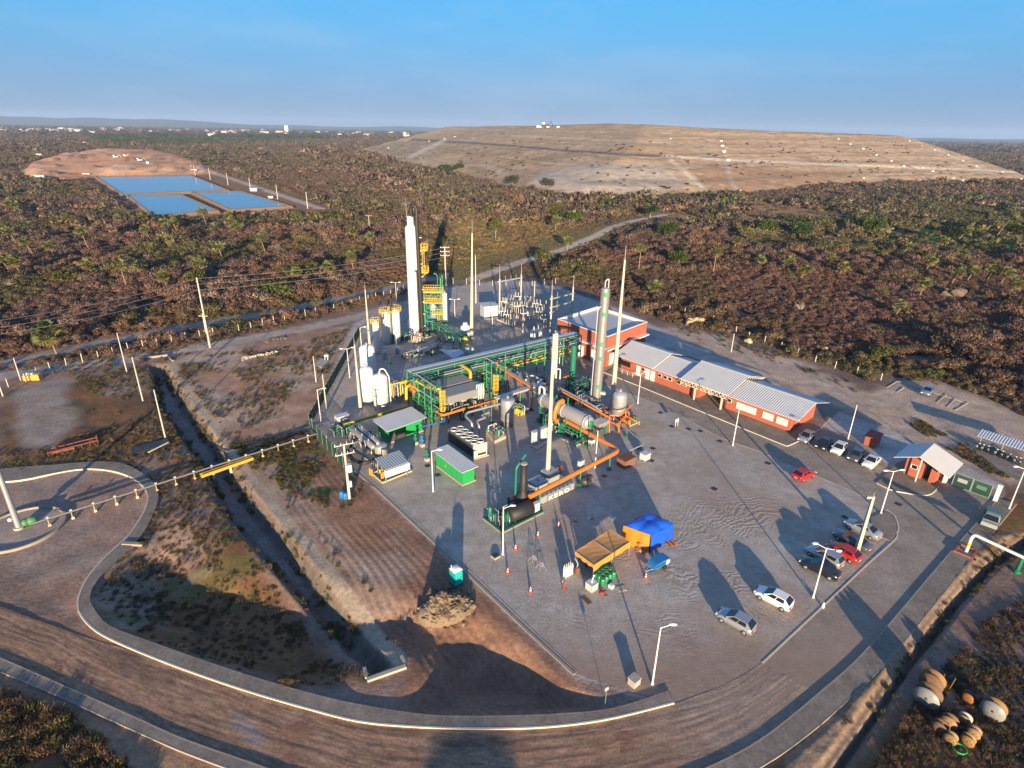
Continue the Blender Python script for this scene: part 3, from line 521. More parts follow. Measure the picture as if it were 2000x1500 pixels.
# the dirt-covered curved road
M_DROAD=soil_mat('dirt_road_surface',1.6,.05,.45)
nu,nv=620,44; A_=resample(RA,nu); B_=resample(RB,nu)
tx=np.linspace(0,1,nv); XA=np.array([[p.x,p.y] for p in A_]); XB=np.array([[p.x,p.y] for p in B_])
XX=XA[:,None,0]*(1-tx)+XB[:,None,0]*tx; YY=XA[:,None,1]*(1-tx)+XB[:,None,1]*tx; su=np.linspace(0,120,nu)[:,None]+0*tx; wv=tx*11.0+0*su
wig=(fbm(su,wv,14,3,91)-.5)*3
st=fbm(su/14,wv+wig,.55,3,92); st2=fbm(su/5,wv+wig,.22,2,93); pt=fbm(su,wv,6,4,94)
cc=np.empty(XX.shape+(3,)); cc[:]=(.35,.21,.13); cc=cc*(1-sst(.45,.7,st)[...,None]*.75)+np.array((.165,.105,.075))*(sst(.45,.7,st)[...,None]*.75)
cc=cc*(1-sst(.5,.72,pt)[...,None]*.6)+np.array((.46,.29,.19))*(sst(.5,.72,pt)[...,None]*.35); cc*=(.62+.76*st2)[...,None]*(.8+.4*fbm(su,wv,.7,3,96))[...,None]
ap=sst(96,112,su)[...,None]; cc=cc*(1-ap)+np.array((.34,.25,.185))*ap
bl=(1-sst(1.2,2.6,np.hypot(su-60,(wv-6)*.9)+(fbm(su,wv,1.5,3,95)-.5)*2))[...,None]*.6; cc=cc*(1-bl)+np.array((.27,.24,.23))*bl
setp(grid_mesh('dirt_road',XX,YY,.014+(st-.5)*.05+0*XX,cc,M_DROAD),kind='structure')
strip('sidewalk',K1,I1,.15,M_SIDE); kerb('kerb',K1,.15,.162,M_KERB); kerb('kerb',I1,.10,.156,M_SIDE)
strip('sidewalk',K2,I2,.15,M_SIDE,n=240); kerb('kerb',K2,.12,.156,M_CONC2); kerb('kerb',I2,.08,.158,M_CONC2)
def slab(name,px,h,m,z0=-.1):
    mb=MB(); mb.prism([tuple(G(*p)[:2]) for p in px],z0,h,bottom=False); return ST(name,mb,m)
slab('sidewalk',[(1185,729),(1249,754),(1378,807),(1536,871),(1552,865),(1603,836),(1640,800),(1300,680),(1225,690)],.13,M_SIDE)
kerb('kerb',GL([(1140,712),(1185,730),(1249,755),(1378,808),(1536,872)],2),.14,.15,M_KERB); kerb('kerb',GL([(1536,872),(1554,865),(1606,836)],2),.14,.15,M_KERB)
slab('sidewalk',[(1712,944),(1738,956),(1765,962),(1812,967),(1834,950),(1852,926),(1800,885),(1752,905)],.13,M_SIDE)
kerb('kerb',GL([(1712,944),(1738,957),(1765,963),(1811,968),(1834,951)],1),.14,.15,M_KERB)
kerb('kerb',GL([(1489,1295),(1600,1191),(1700,1097),(1749,1053),(1752,1042),(1755,1030),(1747,1007),(1731,995)],1),.17,.045,M_KERB)
kerb('kerb',GL([(1105,722),(1180,751),(1295,795),(1410,855),(1479,880),(1587,926),(1682,968),(1717,1001)],2),.16,.05,M_CONC2)
kerb('kerb',GL([(692,918),(745,964),(850,1062),(940,1146),(1030,1232),(1122,1317)],2),.30,.05,M_CONC2); kerb('kerb',GL([(700,914),(753,962),(858,1060),(948,1143),(1038,1229),(1128,1313)],2),.08,.03,M_CONC2)
slab('sidewalk',[(1700,1012),(1728,1000),(1745,1010),(1751,1040),(1740,1058),(1706,1043)],.11,M_SIDE)
# bay lines in the far car park, tan verge behind
M_LINE=mat('faded_bay_paint',(.36,.31,.25),.85,var=.25)
for a,b in [((1732,757),(1752,745)),((1752,766),(1765,757)),((1850,795),(1866,778)),((1866,801),(1891,786)),((1830,786),(1848,770)),((1754,745),(1890,788))]:
    kerb('parking_bay_divider',[G(*a),G(*b)],.14,.09,M_CONC)
# ------------------------------------------------------------------ concrete in the drainage channels
mb=MB(); a,b=G(717,1330),G(793,1303); d=(b-a).normalized(); nrm=Vector((-d.y,d.x,0))
mb.hexa([a-nrm*.2+Z*-2,b-nrm*.2+Z*-2,b+nrm*.2+Z*-2,a+nrm*.2+Z*-2],[a-nrm*.2+Z*.25,b-nrm*.2+Z*.25,b+nrm*.2+Z*.25,a+nrm*.2+Z*.25])
c=G(784,1283); c2=G(712,1306)
for p,q in((b,c),(a,c2)):
    dd=(q-p).normalized(); nn=Vector((-dd.y,dd.x,0))*.15; p2=p+dd*.25; mb.hexa([p2-nn+Z*-2,q-nn+Z*-2,q+nn+Z*-2,p2+nn+Z*-2],[p2-nn+Z*.22,q-nn+Z*.22,q+nn+Z*.22,p2+nn+Z*.22])
S('weir_wall',mb,M_CONC,'low concrete end wall across the foot of the dark drainage channel','wall')
mb=MB(); a,b=G(268,703),G(328,695); d=(b-a).normalized(); nrm=Vector((-d.y,d.x,0))
mb.hexa([a+Z*-2,b+Z*-2,b+nrm*.5+Z*-2,a+nrm*.5+Z*-2],[a+Z*.35,b+Z*.35,b+nrm*.5+Z*.35,a+nrm*.5+Z*.35])
p=b-nrm*.05; q=G(338,705); nn=(q-p).normalized(); n2=Vector((-nn.y,nn.x,0))*.2; mb.hexa([p-n2+Z*-2,q-n2+Z*-2,q+n2+Z*-2,p+n2+Z*-2],[p-n2+Z*.3,q-n2+Z*.3,q+n2+Z*.1,p+n2+Z*.1])
S('culvert_headwall',mb,M_CONC2,'pale concrete culvert headwall where the dirt road crosses the channel','culvert')
# round low wall of the well pad at the left
p1,p2,p3=G(60,995),G(128,1009),G(25,1076)
ax,ay,bx,by,cx,cy_=p1.x,p1.y,p2.x,p2.y,p3.x,p3.y; D=2*(ax*(by-cy_)+bx*(cy_-ay)+cx*(ay-by))
PC=Vector((((ax*ax+ay*ay)*(by-cy_)+(bx*bx+by*by)*(cy_-ay)+(cx*cx+cy_*cy_)*(ay-by))/D,((ax*ax+ay*ay)*(cx-bx)+(bx*bx+by*by)*(ax-cx)+(cx*cx+cy_*cy_)*(bx-ax))/D,0)); PR=(p1-PC).length
mb=MB(); n=96; vs_=[]
for k in range(n):
    t=2*math.pi*k/n; c,s=math.cos(t),math.sin(t)
    for r_,z_ in((PR-.12,-.1),(PR-.12,.28),(PR+.12,.28),(PR+.12,-.1)): vs_.append((PC.x+c*r_,PC.y+s*r_,z_))
mb.add(vs_,[(k*4+j,((k+1)%n)*4+j,((k+1)%n)*4+j+1,k*4+j+1) for k in range(n) for j in range(3)])
S('circular_kerb',mb,M_CONC2,'low round concrete kerb ringing the bare pad of the pale pole','kerb ring')
mb=MB(); mb.add([(PC.x+math.cos(2*math.pi*k/64)*(PR-.1),PC.y+math.sin(2*math.pi*k/64)*(PR-.1),.02) for k in range(64)],[tuple(range(64))]); ST('pad_ground',mb,pave_mat('pad_dirt',(.36,.28,.225),(.42,.33,.27)).m)
# ------------------------------------------------------------------ vegetation
def leaf_mat(name,inst=True,rough=.9):
    nt=NT(name); b=nt.b; b.inputs['Roughness'].default_value=rough; b.inputs['Specular IOR Level'].default_value=.1
    tr=nt.n('ShaderNodeBsdfTranslucent'); ms=nt.n('ShaderNodeMixShader'); ms.inputs[0].default_value=.38; nt.l(b.outputs[0],ms.inputs[1]); nt.l(tr.outputs[0],ms.inputs[2]); nt.l(ms.outputs[0],nt.t.nodes['Material Output'].inputs[0])
    a=nt.n('ShaderNodeAttribute',attribute_name='tcol',attribute_type='INSTANCER' if inst else 'GEOMETRY'); v=nt.n('ShaderNodeAttribute',attribute_name='shade',attribute_type='GEOMETRY')
    vm=nt.n('ShaderNodeVectorMath',operation='MULTIPLY'); nt.l(a.outputs['Color'],vm.inputs[0]); nt.l(v.outputs['Color'],vm.inputs[1]); nt.l(vm.outputs[0],b.inputs['Base Color']); nt.l(vm.outputs[0],tr.inputs[0]); return nt.m
M_BUSH=leaf_mat('scrub_twigs')
def set_shade(me,sh):
    at=me.attributes.new('shade','FLOAT_COLOR','FACE'); c=np.ones((len(me.polygons),4),np.float32); c[:,:3]=sh; at.data.foreach_set('color',c.ravel())
def cards(centers,sizes,rng,asp=1.6,tri=False,dirs=None):
    n=len(centers); d=rng.normal(size=(n,3)); d/=np.linalg.norm(d,axis=1)[:,None]
    if dirs is not None: d=dirs
    e=rng.normal(size=(n,3)); e-=d*(e*d).sum(1)[:,None]; e/=np.linalg.norm(e,axis=1)[:,None]
    s=sizes[:,None]
    if tri: vs=np.stack([centers-d*s*asp*.5-e*s*.5,centers-d*s*asp*.5+e*s*.5,centers+d*s*asp*.5],1)
    else: vs=np.stack([centers-d*s*asp*.5-e*s*.35,centers-d*s*asp*.5+e*s*.35,centers+d*s*asp*.5+e*s*.35,centers+d*s*asp*.5-e*s*.35],1)
    k=vs.shape[1]; return vs.reshape(-1,3),np.arange(n*k).reshape(n,k)
def mesh_np(name,v,f,m,shade=None):
    me=bpy.data.meshes.new(name); me.from_pydata(v.tolist(),[],f.tolist()); me.materials.append(m)
    if shade is not None: set_shade(me,shade)
    return me
def soft_normals(v,f,on,name,m,shade,gw=.75):        # crown-like shading: each leaf card carries the outward normal of its clump
    q=v[f]; g=np.cross(q[:,1]-q[:,0],q[:,2]-q[:,0]); fl=(g*on).sum(1)<0; f=f.copy(); f[fl]=f[fl][:,::-1]; g[fl]*=-1; g/=np.linalg.norm(g,axis=1)[:,None]+1e-9; on=on+g*gw; on/=np.linalg.norm(on,axis=1)[:,None]; me=mesh_np(name,v,f,m,shade); me.normals_split_custom_set(np.repeat(on,f.shape[1],axis=0).tolist()); return me
def bush(seed,n,h=.8,lobes=7,size=.1,up=.5,dens=1.0):      # unit-radius bush of twig cards in uneven lobes
    r=np.random.default_rng(seed); C=[];W=[]
    for k in range(lobes):
        a=r.uniform(0,6.28); q=r.uniform(.05,.68); C.append((q*math.cos(a),q*math.sin(a),h*r.uniform(.35,.85)*(1-.35*q))); W.append(r.uniform(.28,.5))
    C=np.array(C);W=np.array(W); k=r.integers(0,lobes,n); d=r.normal(size=(n,3)); d/=np.linalg.norm(d,axis=1)[:,None]; rad=r.uniform(.45,1.05,n)**.6
    p=C[k]+d*(W[k]*rad)[:,None]*np.array((1,1,.75)); p[:,2]=np.abs(p[:,2])
    dr=d*.7+np.array((0,0,up))+r.normal(size=(n,3))*.45; dr/=np.linalg.norm(dr,axis=1)[:,None]
    v,f=cards(p,size*r.uniform(.6,1.4,n),r,1.5,True,dr); sh=np.clip(r.normal(1,.20,n),.45,1.6); lob=r.normal(1,.12,lobes)[k]; on=d+np.array((0,0,.08))+p*.3; on/=np.linalg.norm(on,axis=1)[:,None]
    return soft_normals(v,f,on,'scrub_bush',M_BUSH,(sh*lob)[:,None]*np.array((1,1,1)),.4 if n<300 else .75)
def proto(me): return bpy.data.objects.new(me.name,me)     # data for instancing only, not in the scene
def scatter(name,P_,R_,S_,C_,I_,protos,label=None):
    me=bpy.data.meshes.new(name); me.vertices.add(len(P_)); me.vertices.foreach_set('co',np.asarray(P_,np.float32).ravel())
    for nm,ty,ar,key in(('rot','FLOAT',R_,'value'),('scl','FLOAT',S_,'value'),('idx','INT',I_,'value')):
        at=me.attributes.new(nm,ty,'POINT'); at.data.foreach_set(key,np.asarray(ar,np.int32 if ty=='INT' else np.float32))
    at=me.attributes.new('tcol','FLOAT_COLOR','POINT'); c=np.ones((len(P_),4),np.float32); c[:,:3]=C_; at.data.foreach_set('color',c.ravel())
    o=bpy.data.objects.new(name,me); COL.objects.link(o)
    ng=bpy.data.node_groups.new(name,'GeometryNodeTree'); ng.interface.new_socket('Geometry',in_out='INPUT',socket_type='NodeSocketGeometry'); ng.interface.new_socket('Geometry',in_out='OUTPUT',socket_type='NodeSocketGeometry')
    N=ng.nodes.new; gi=N('NodeGroupInput'); go=N('NodeGroupOutput'); ip=N('GeometryNodeInstanceOnPoints'); g2=N('GeometryNodeGeometryToInstance')
    for p in protos[::-1]:
        oi=N('GeometryNodeObjectInfo'); oi.inputs['Object'].default_value=p; oi.inputs['As Instance'].default_value=True; ng.links.new(oi.outputs['Geometry'],g2.inputs[0])
    def na(nm,t):
        a=N('GeometryNodeInputNamedAttribute'); a.data_type=t; a.inputs[0].default_value=nm; return a.outputs['Attribute']
    cx=N('ShaderNodeCombineXYZ'); ng.links.new(na('rot','FLOAT'),cx.inputs[2])
    m2p=N('GeometryNodeMeshToPoints'); ng.links.new(gi.outputs[0],m2p.inputs[0])
    ng.links.new(m2p.outputs[0],ip.inputs['Points']); ng.links.new(g2.outputs[0],ip.inputs['Instance']); ip.inputs['Pick Instance'].default_value=True
    ng.links.new(na('idx','INT'),ip.inputs['Instance Index']); ng.links.new(cx.outputs[0],ip.inputs['Rotation']); ng.links.new(na('scl','FLOAT'),ip.inputs['Scale'])
    ng.links.new(ip.outputs[0],go.inputs[0]); md=o.modifiers.new('scatter','NODES'); md.node_group=ng
    return setp(o,label,kind='stuff')
rg=np.random.default_rng(11)
def polar(n,r0,r1,a=46):
    r=np.sqrt(rg.uniform(r0*r0,r1*r1,n)); t=np.radians(rg.uniform(-a,a,n)); return r*np.sin(t),r*np.cos(t)
X_PLANT=GP([(300,715),(700,600),(800,572),(880,552),(1000,535),(1090,548),(1200,590),(1330,640),(1400,648),(1470,668),(1560,700),(1640,722),(1700,755),(1730,735),(1800,735),(1900,770),(2010,815),(2200,920),(2600,1400),(2600,2200),(-600,2200),(-900,800),(-200,760),(0,745)])
def keep_scrub(x,y):
    k=sdist(x,y,X_PLANT)<-1.0
    for L,w in((L_ROAD1,3.6),(L_ROAD2,3.2),(L_ROAD3,3.6),(L_PRD,5)): k&=ldist(x,y,GP(L))>w+rg.uniform(-.8,.8,len(x))
    k&=sdist(x,y,PONDS)<-3; k&=sdist(x,y,GP(R_EXC))+(fbm(x,y,12,2,5)-.5)*14<0
    k&=sdist(x,y,CH_N)<1; k&=hill_h(x,y)<.5; k&=~((sdist(x,y,GP(R_CLEAR))>-4)&(rg.uniform(0,1,len(x))<.9)); k&=~((sdist(x,y,GP(R_HGREEN))>-2)&(rg.uniform(0,1,len(x))<.82))
    return k
def tint(x,y):
    n=fbm(x,y,55,4,101); n2=fbm(x,y,16,3,102); m=fbm(x,y,140,3,103); c=np.empty((len(x),3)); c[:]=(.132,.092,.077)
    def mixc(f,col):
        f=np.clip(f,0,1)[:,None]; c[:]=c*(1-f)+np.asarray(col)*f
    mixc(sst(.45,.62,n),(.125,.092,.082)); mixc(sst(.52,.66,n2)*.85,(.170,.108,.070)); mixc(sst(.52,.66,fbm(x,y,30,3,104)),(.105,.098,.052)); mixc(sst(.62,.75,fbm(x,y,11,3,105))*.9,(.145,.12,.10))
    d=np.hypot(x,y); mixc(sst(260,420,d)*sst(.44,.6,m)*.7,(.095,.092,.055)); mixc(sst(300,600,d)*.35,(.135,.11,.09))
    mixc(sst(10,-10,-sdist(x,y,GP(R_OLIVE)))*.75*rg.uniform(.5,1,len(x)),(.16,.142,.066))
    mixc(sst(16,-12,-sdist(x,y,GP([(840,330),(1010,380),(1230,392),(1480,392),(1560,420),(1300,440),(1080,430),(860,400),(780,340)])))*rg.uniform(.2,.9,len(x)),(.11,.102,.07))
    mixc(sst(30,-20,-sdist(x,y,GP([(1480,440),(1700,410),(2050,380),(2050,470),(1750,490),(1500,490)])))*rg.uniform(0,.9,len(x)),(.085,.105,.04))
    mixc(sst(12,-12,-sdist(x,y,GP([(1230,470),(1500,500),(2050,520),(2050,800),(1700,700),(1330,640),(1200,580)])))*.6,(.135,.084,.070))
    ux,uy=PXY(x,y,0*x); mixc(sst(0,8,sdist(ux,uy,[(140,262),(480,258),(660,256),(650,276),(420,284),(200,284)]))*.85,(.05,.075,.03)); mixc((rg.uniform(0,1,len(x))<.035)*.8,(.06,.10,.022)); mixc((rg.uniform(0,1,len(x))<.03)*.7,(.20,.165,.13))
    return c*np.array((1.84,1.70,1.58))*np.clip(rg.normal(1,.13,len(x)),.6,1.5)[:,None]
bushes=[proto(bush(40+k,n,h,l,s,u)) for k,(n,h,l,s,u) in enumerate([(900,.75,8,.075,.4),(800,.95,7,.08,.6),(760,.6,6,.08,.2),(950,.8,10,.07,.4),(650,1.15,5,.085,.6)])]
fars=[proto(bush(60+k,n,h,l,s,u)) for k,(n,h,l,s,u) in enumerate([(240,.7,7,.17,.2),(220,.9,6,.18,.3),(230,.6,9,.17,.1)])]
PX_,PC_,PS_,PI_=[],[],[],[]
for n,r0,r1,s0,s1,near in((85000,95,330,.9,2.0,1),(9000,130,420,2.0,3.4,2),(75000,330,800,1.3,3.0,0),(70000,800,2600,2.0,4.6,0),(26000,2600,6500,5,11,0)):
    x,y=polar(n,r0,r1); k=keep_scrub(x,y)&(fbm(x,y,13,3,121)>.24); k&=(near!=2)|(fbm(x,y,26,3,129)>.52); x,y=x[k],y[k]
    s=rg.uniform(s0,s1,len(x))*(.65+.7*fbm(x,y,22,3,122)); 
    if near: s*=np.where(np.minimum(ldist(x,y,GP(L_ROAD2)),ldist(x,y,GP(L_ROAD1)))<7,.5,1)
    if near: s*=np.where(sdist(x,y,GP(R_OLIVE))>0,.55,1.0)*np.where(sdist(x,y,X_PLANT)>-9,.6,1)
    ux,uy=PXY(x,y,0*x); s*=1+.6*sst(0,12,sdist(ux,uy,[(600,285),(720,300),(900,345),(1050,380),(1480,388),(1480,430),(1000,430),(700,360),(560,310)]))
    s*=1+1.3*(rg.uniform(0,1,len(x))<.10)*(fbm(x,y,40,2,124)>.45)
    if near or r0<400: s*=np.where(ldist(x,y,GP(L_ROAD3))<17,.35,1)
    z=ground_h(x,y)-.15*s
    PX_.append(np.stack([x,y,z],1)); PC_.append(tint(x,y)*(1 if r0<2000 else .8)); PS_.append(s); PI_.append(rg.integers(0,5,len(x)) if near else 5+rg.integers(0,3,len(x)))
x=rg.uniform(-300,650,2200); y=rg.uniform(480,1000,2200); hh=hill_h(x,y); k=(hh>.5)&(hh<38)&(fbm(x,y,24,4,127)>.56); x,y,hh=x[k],y[k],hh[k]; PX_.append(np.stack([x,y,hh-.5],1)); PC_.append(np.array((.15,.115,.06))*rg.uniform(.6,1.4,(len(x),1))); PS_.append(rg.uniform(.8,2.2,len(x))); PI_.append(5+rg.integers(0,3,len(x)))
PX_=np.concatenate(PX_); NB=len(PX_)
scatter('dry_scrub',PX_,rg.uniform(0,6.28,NB),np.concatenate(PS_),np.concatenate(PC_),np.concatenate(PI_),bushes+fars,'brown leafless scrub covering the plain around the plant')
# weeds and dry grass near the channel and verges
def tuft(seed,n,h=1.0,spread=.5,w=.06):
    r=np.random.default_rng(seed); a=r.uniform(0,6.28,n); q=np.sqrt(r.uniform(0,1,n))*spread; p=np.stack([q*np.cos(a),q*np.sin(a),r.uniform(.05,.5,n)*h],1)
    d=np.stack([np.cos(a)*.5,np.sin(a)*.5,r.uniform(.4,1.2,n)],1)+r.normal(size=(n,3))*.3; d/=np.linalg.norm(d,axis=1)[:,None]
    v,f=cards(p,w*r.uniform(.7,1.6,n),r,5,True,d); return mesh_np('weed_tuft',v,f,M_BUSH,np.clip(r.normal(1,.28,n),.4,1.8)[:,None]*np.ones(3))
tufts=[proto(tuft(80+k,n,h,sp,w)) for k,(n,h,sp,w) in enumerate([(70,.7,.5,.06),(110,.45,.6,.07),(60,1.1,.35,.05)])]
def weeds(px,n,seed,cols,dens=.5,s=(.25,.75)):
    poly=GP(px); a=np.array(poly); x=rg.uniform(a[:,0].min(),a[:,0].max(),n); y=rg.uniform(a[:,1].min(),a[:,1].max(),n)
    k=(sdist(x,y,poly)>.3)&(fbm(x,y,4.5,4,seed)>dens)&(sdist(x,y,CH_L)<.2)&(sdist(x,y,PLANT)<.2); x,y=x[k],y[k]
    c=np.array(cols)[rg.integers(0,len(cols),len(x))]*np.clip(rg.normal(1,.25,len(x)),.5,1.7)[:,None]
    return np.stack([x,y,ground_h(x,y)-.05],1),rg.uniform(*s,len(x))*(.5+fbm(x,y,3,3,seed+1)),c
BR=[(.23,.135,.075),(.19,.12,.08),(.27,.18,.095),(.15,.11,.08)]; GRN=[(.14,.15,.045),(.18,.165,.055),(.10,.12,.04)]
W=[weeds([(306,958),(240,912),(100,912),(-150,950),(-150,890),(60,880),(200,850),(330,880),(400,900),(440,1000),(620,1230),(740,1330),(560,1345),(290,1253),(174,1165),(220,1100),(275,1045)],11000,131,BR+BR+GRN,.40),
   weeds([(130,730),(310,712),(345,800),(400,905),(300,890),(200,880),(140,850),(180,780)],5000,133,BR+GRN,.42),
   weeds([(440,865),(600,840),(700,925),(720,990),(640,1000),(560,960),(480,910)],4500,135,GRN+BR[:2],.42),
   weeds([(326,705),(600,665),(690,632),(640,740),(560,800),(430,870),(400,800)],5000,137,BR+GRN+[(.25,.18,.1)],.5,(.3,.8)),
   weeds([(335,712),(480,900),(600,1050),(790,1290),(800,1240),(640,1030),(520,880),(460,850),(380,730)],3500,139,GRN+BR,.45),
   weeds([(-200,1330),(0,1345),(140,1390),(260,1500),(300,1640),(-200,1640)],6000,141,BR+GRN[:1],.38,(.4,1.2)),
   weeds([(1930,1200),(2200,1050),(2300,1700),(1620,1640),(1700,1480),(1800,1340)],15000,143,[(.19,.125,.095),(.18,.11,.075),(.13,.10,.06),(.13,.125,.06)],.30,(.3,.8)),
   weeds([(1960,985),(2200,900),(2100,1060),(1880,1185),(1720,1385),(1590,1480),(1500,1520),(1620,1410),(1760,1270),(1890,1100)],2500,145,BR+[(.3,.17,.07)],.46,(.25,.6)),
   weeds([(40,705),(330,665),(700,592),(770,570),(770,590),(330,690),(40,735)],4000,147,BR+GRN,.35,(.4,1.0)),
   weeds([(1320,640),(1420,655),(1560,700),(1700,760),(1690,775),(1540,715),(1330,655)],1500,149,BR+GRN,.45,(.4,1.0)),
   weeds([(1740,735),(1900,765),(2100,860),(2100,835),(1900,745),(1760,725)],1500,151,BR+GRN,.4,(.4,1.0)),
   weeds([(1790,815),(1880,860),(1990,945),(1960,940),(1850,880),(1770,830)],1200,153,BR+GRN,.45,(.3,.8))]
# green weeds down in the channel
x=rg.uniform(-75,-10,14000); y=rg.uniform(45,135,14000); d=sdist(x,y,CH_L); k=(d>.1)&(d<1.6)&(fbm(x,y,5,3,161)>.42); x,y=x[k],y[k]
W.append((np.stack([x,y,ground_h(x,y)-.05],1),rg.uniform(.4,1.1,len(x)),np.array(GRN+BR[:2])[rg.integers(0,5,len(x))]))
x=rg.uniform(20,90,9000); y=rg.uniform(35,90,9000); d=sdist(x,y,CH_R); k=(d>.0)&(d<1.2)&(fbm(x,y,5,3,163)>.45); x,y=x[k],y[k]
W.append((np.stack([x,y,ground_h(x,y)-.05],1),rg.uniform(.3,.8,len(x)),np.array(GRN+BR[:2])[rg.integers(0,5,len(x))]))
WP=np.concatenate([a[0] for a in W]); NW=len(WP)
scatter('dry_grass',WP,rg.uniform(0,6.28,NW),np.concatenate([a[1] for a in W]),np.concatenate([a[2] for a in W]),rg.integers(0,3,NW),tufts,'brown and green weeds on the bare ground beside the roads')
# ------------------------------------------------------------------ palms and trees: each a thing
M_LEAF=leaf_mat('tree_leaves',False)
def lmesh(name,v,f,col,shade):
    me=mesh_np(name,v,f,M_LEAF,shade); at=me.attributes.new('tcol','FLOAT_COLOR','FACE'); c=np.ones((len(f),4),np.float32); c[:,:3]=col; at.data.foreach_set('color',c.ravel()); return me
def palm_crown(seed,R=2.25,zc=0.0,n=52,col=(.20,.225,.08)):
    r=np.random.default_rng(seed); vs=[];fs=[];sh=[];cl=[]
    for k in range(n):
        u=r.uniform(-.75,1.0); a=r.uniform(0,6.28); q=math.sqrt(1-u*u); d=np.array((q*math.cos(a),q*math.sin(a),u)); L=R*r.uniform(.45,.7); c=d*L
        e=np.cross(d,(0,0,1)); e=e/(np.linalg.norm(e)+1e-6); g=np.cross(d,e); tw=r.uniform(-.5,.5); e2=e*math.cos(tw)+g*math.sin(tw); base=.05+.7*r.uniform(.4,1); w=R*.40*r.uniform(.8,1.2)
        s0=np.clip(r.normal(1,.25),.5,1.6); old=u<-.35
        for j in range(7):
            t=(j-3)/3.0; ang=t*1.25; dd=d*math.cos(ang)+e2*math.sin(ang); n2=np.cross(dd,np.cross(d,e2)); n2=n2/(np.linalg.norm(n2)+1e-6)
            tip=c+dd*w*1.15+np.array((0,0,-.12*w*(1+abs(t)))); b0=c+dd*.04; o=len(vs); ww=.085*R
            vs+=[b0,c+dd*w*.6+n2*ww,tip,c+dd*w*.6-n2*ww]; fs.append((o,o+1,o+2,o+3)); sh.append(s0*r.uniform(.8,1.2)); cl.append((.22,.15,.07) if old else col)
        o=len(vs); vs+=[d*.08+e*.02,d*.08-e*.02,c-e*.02,c+e*.02]; fs.append((o,o+1,o+2,o+3)); sh.append(.8); cl.append((.16,.14,.06))
    v=np.array(vs); v[:,2]+=zc; return v,np.array(fs),np.array(cl),np.array(sh)[:,None]*np.ones(3)
PALM_CROWNS=[]; PALM_TRUNK=[]
for k in range(4):
    v,f,c,s=palm_crown(200+k); PALM_CROWNS.append(lmesh('crown',v,f,c,s))
tm=MB(); 
def trunk_mesh(seed):
    r=random.Random(seed); mb=MB(); pr=[(.20,0),(.15,.06),(.13,.3),(.12,.6),(.11,.85),(.13,1.0)]
    mb.lathe((0,0,0),pr,8); return mesh_of('trunk',mb,M_TRUNK,(0,0,0))
PALM_TRUNK=trunk_mesh(1)
def palm(cx,cy,by=None,R=None,label='',i=0):
    base=G(cx+(cx-1000)*-.0+(0 if by is None else (cx-1000)*-.02),by if by else cy+24); d=ray(cx,cy); t=base.y/d.y; zc=H+d.z*t; x=d.x*t
    gzv=gz(base.x,base.y); h=max(2.0,zc-gzv)
    r=T('palm_tree',label,'palm tree',(base.x,base.y,gzv-.1),'fan palms standing in the scrub'); sc=R if R else 1.0
    a=bpy.data.objects.new('trunk',PALM_TRUNK); COL.objects.link(a); a.parent=r; a.scale=(1.1,1.1,h)
    a.rotation_euler=(0,0,i); dx=x-base.x; a.rotation_euler=(0,math.atan2(dx,h),0)
    b=bpy.data.objects.new('crown',PALM_CROWNS[i%4]); COL.objects.link(b); b.parent=r; b.location=(dx,0,h); b.rotation_euler=(0,0,i*1.3); b.scale=(sc,)*3
    return r
PALMS=[(25,510,540),(2,505,535),(96,480,515),(170,516,548),(234,519,566),(318,540,570),(387,513,545),(273,519,545),(93,652,692),(426,482,512),(579,531,556),(17,396,418),(30,401,424),(130,424,446),(49,473,502),(16,452,478),(157,450,486),(229,426,448),(277,424,446),(283,448,472),(317,434,456),(338,436,458),(394,413,445),(446,420,444),(509,464,496),(690,452,482),(458,441,460),(722,461,484),(685,500,530),(1086,429,455),(1252,486,531),(1280,560,580),(1400,491,538),(1486,507,530),(1543,512,536),(1573,527,548),(1625,504,531),(1649,519,540),(1820,507,537),(1872,533,560),(1902,528,556),(1943,523,553),(1969,533,560),(1985,554,578),(1774,481,503),(1720,457,476),(1808,553,585),(1891,449,467),(1985,432,460),(1965,436,462),(1940,450,470),(1465,455,474),(1440,470,490),(842,391,408),(1840,470,490),(1600,430,446),(1110,470,490),(640,520,545),(1760,600,620)]
ADJ=['tall','slim','short','bushy','leaning','full-crowned']
def near_words(px,py):
    if px<560 and py>495 : return 'on the left beyond the double dirt track'
    if px<700 and py>405: return 'in the brown scrub before the blue ponds'
    if px<700: return 'by the blue ponds'
    if px<1150: return 'behind the white column'
    if px<1340: return 'in the scrub behind the flat roofed building'
    if py<480: return 'beside the green clearing near the hill'
    return 'in the dark scrub behind the long red building'
ORD=['first','second','third','fourth','fifth','sixth','seventh','eighth','ninth','tenth','eleventh','twelfth','thirteenth','fourteenth','fifteenth','sixteenth','seventeenth','eighteenth','nineteenth','twentieth']
zones={}
for p in PALMS: zones.setdefault(near_words(p[0],p[1]),[]).append(p)
i=0
for zn,L in zones.items():
    L.sort()
    for k,p in enumerate(L):
        sz=MP(G(p[0],p[2]))
        nm=ORD[k]+' fan palm from the left '+zn if len(L)>1 else 'lone fan palm '+zn
        if p==(93,652,692): nm='large low fan palm with a wide green crown beside the upper dirt track'
        palm(p[0],p[1],p[2],(1.5 if p==(93,652,692) else (.9+.25*((i*37)%10)/10)*(1+.35*min(1,max(0,(sz-.17)/.2)))),nm,i); i+=1
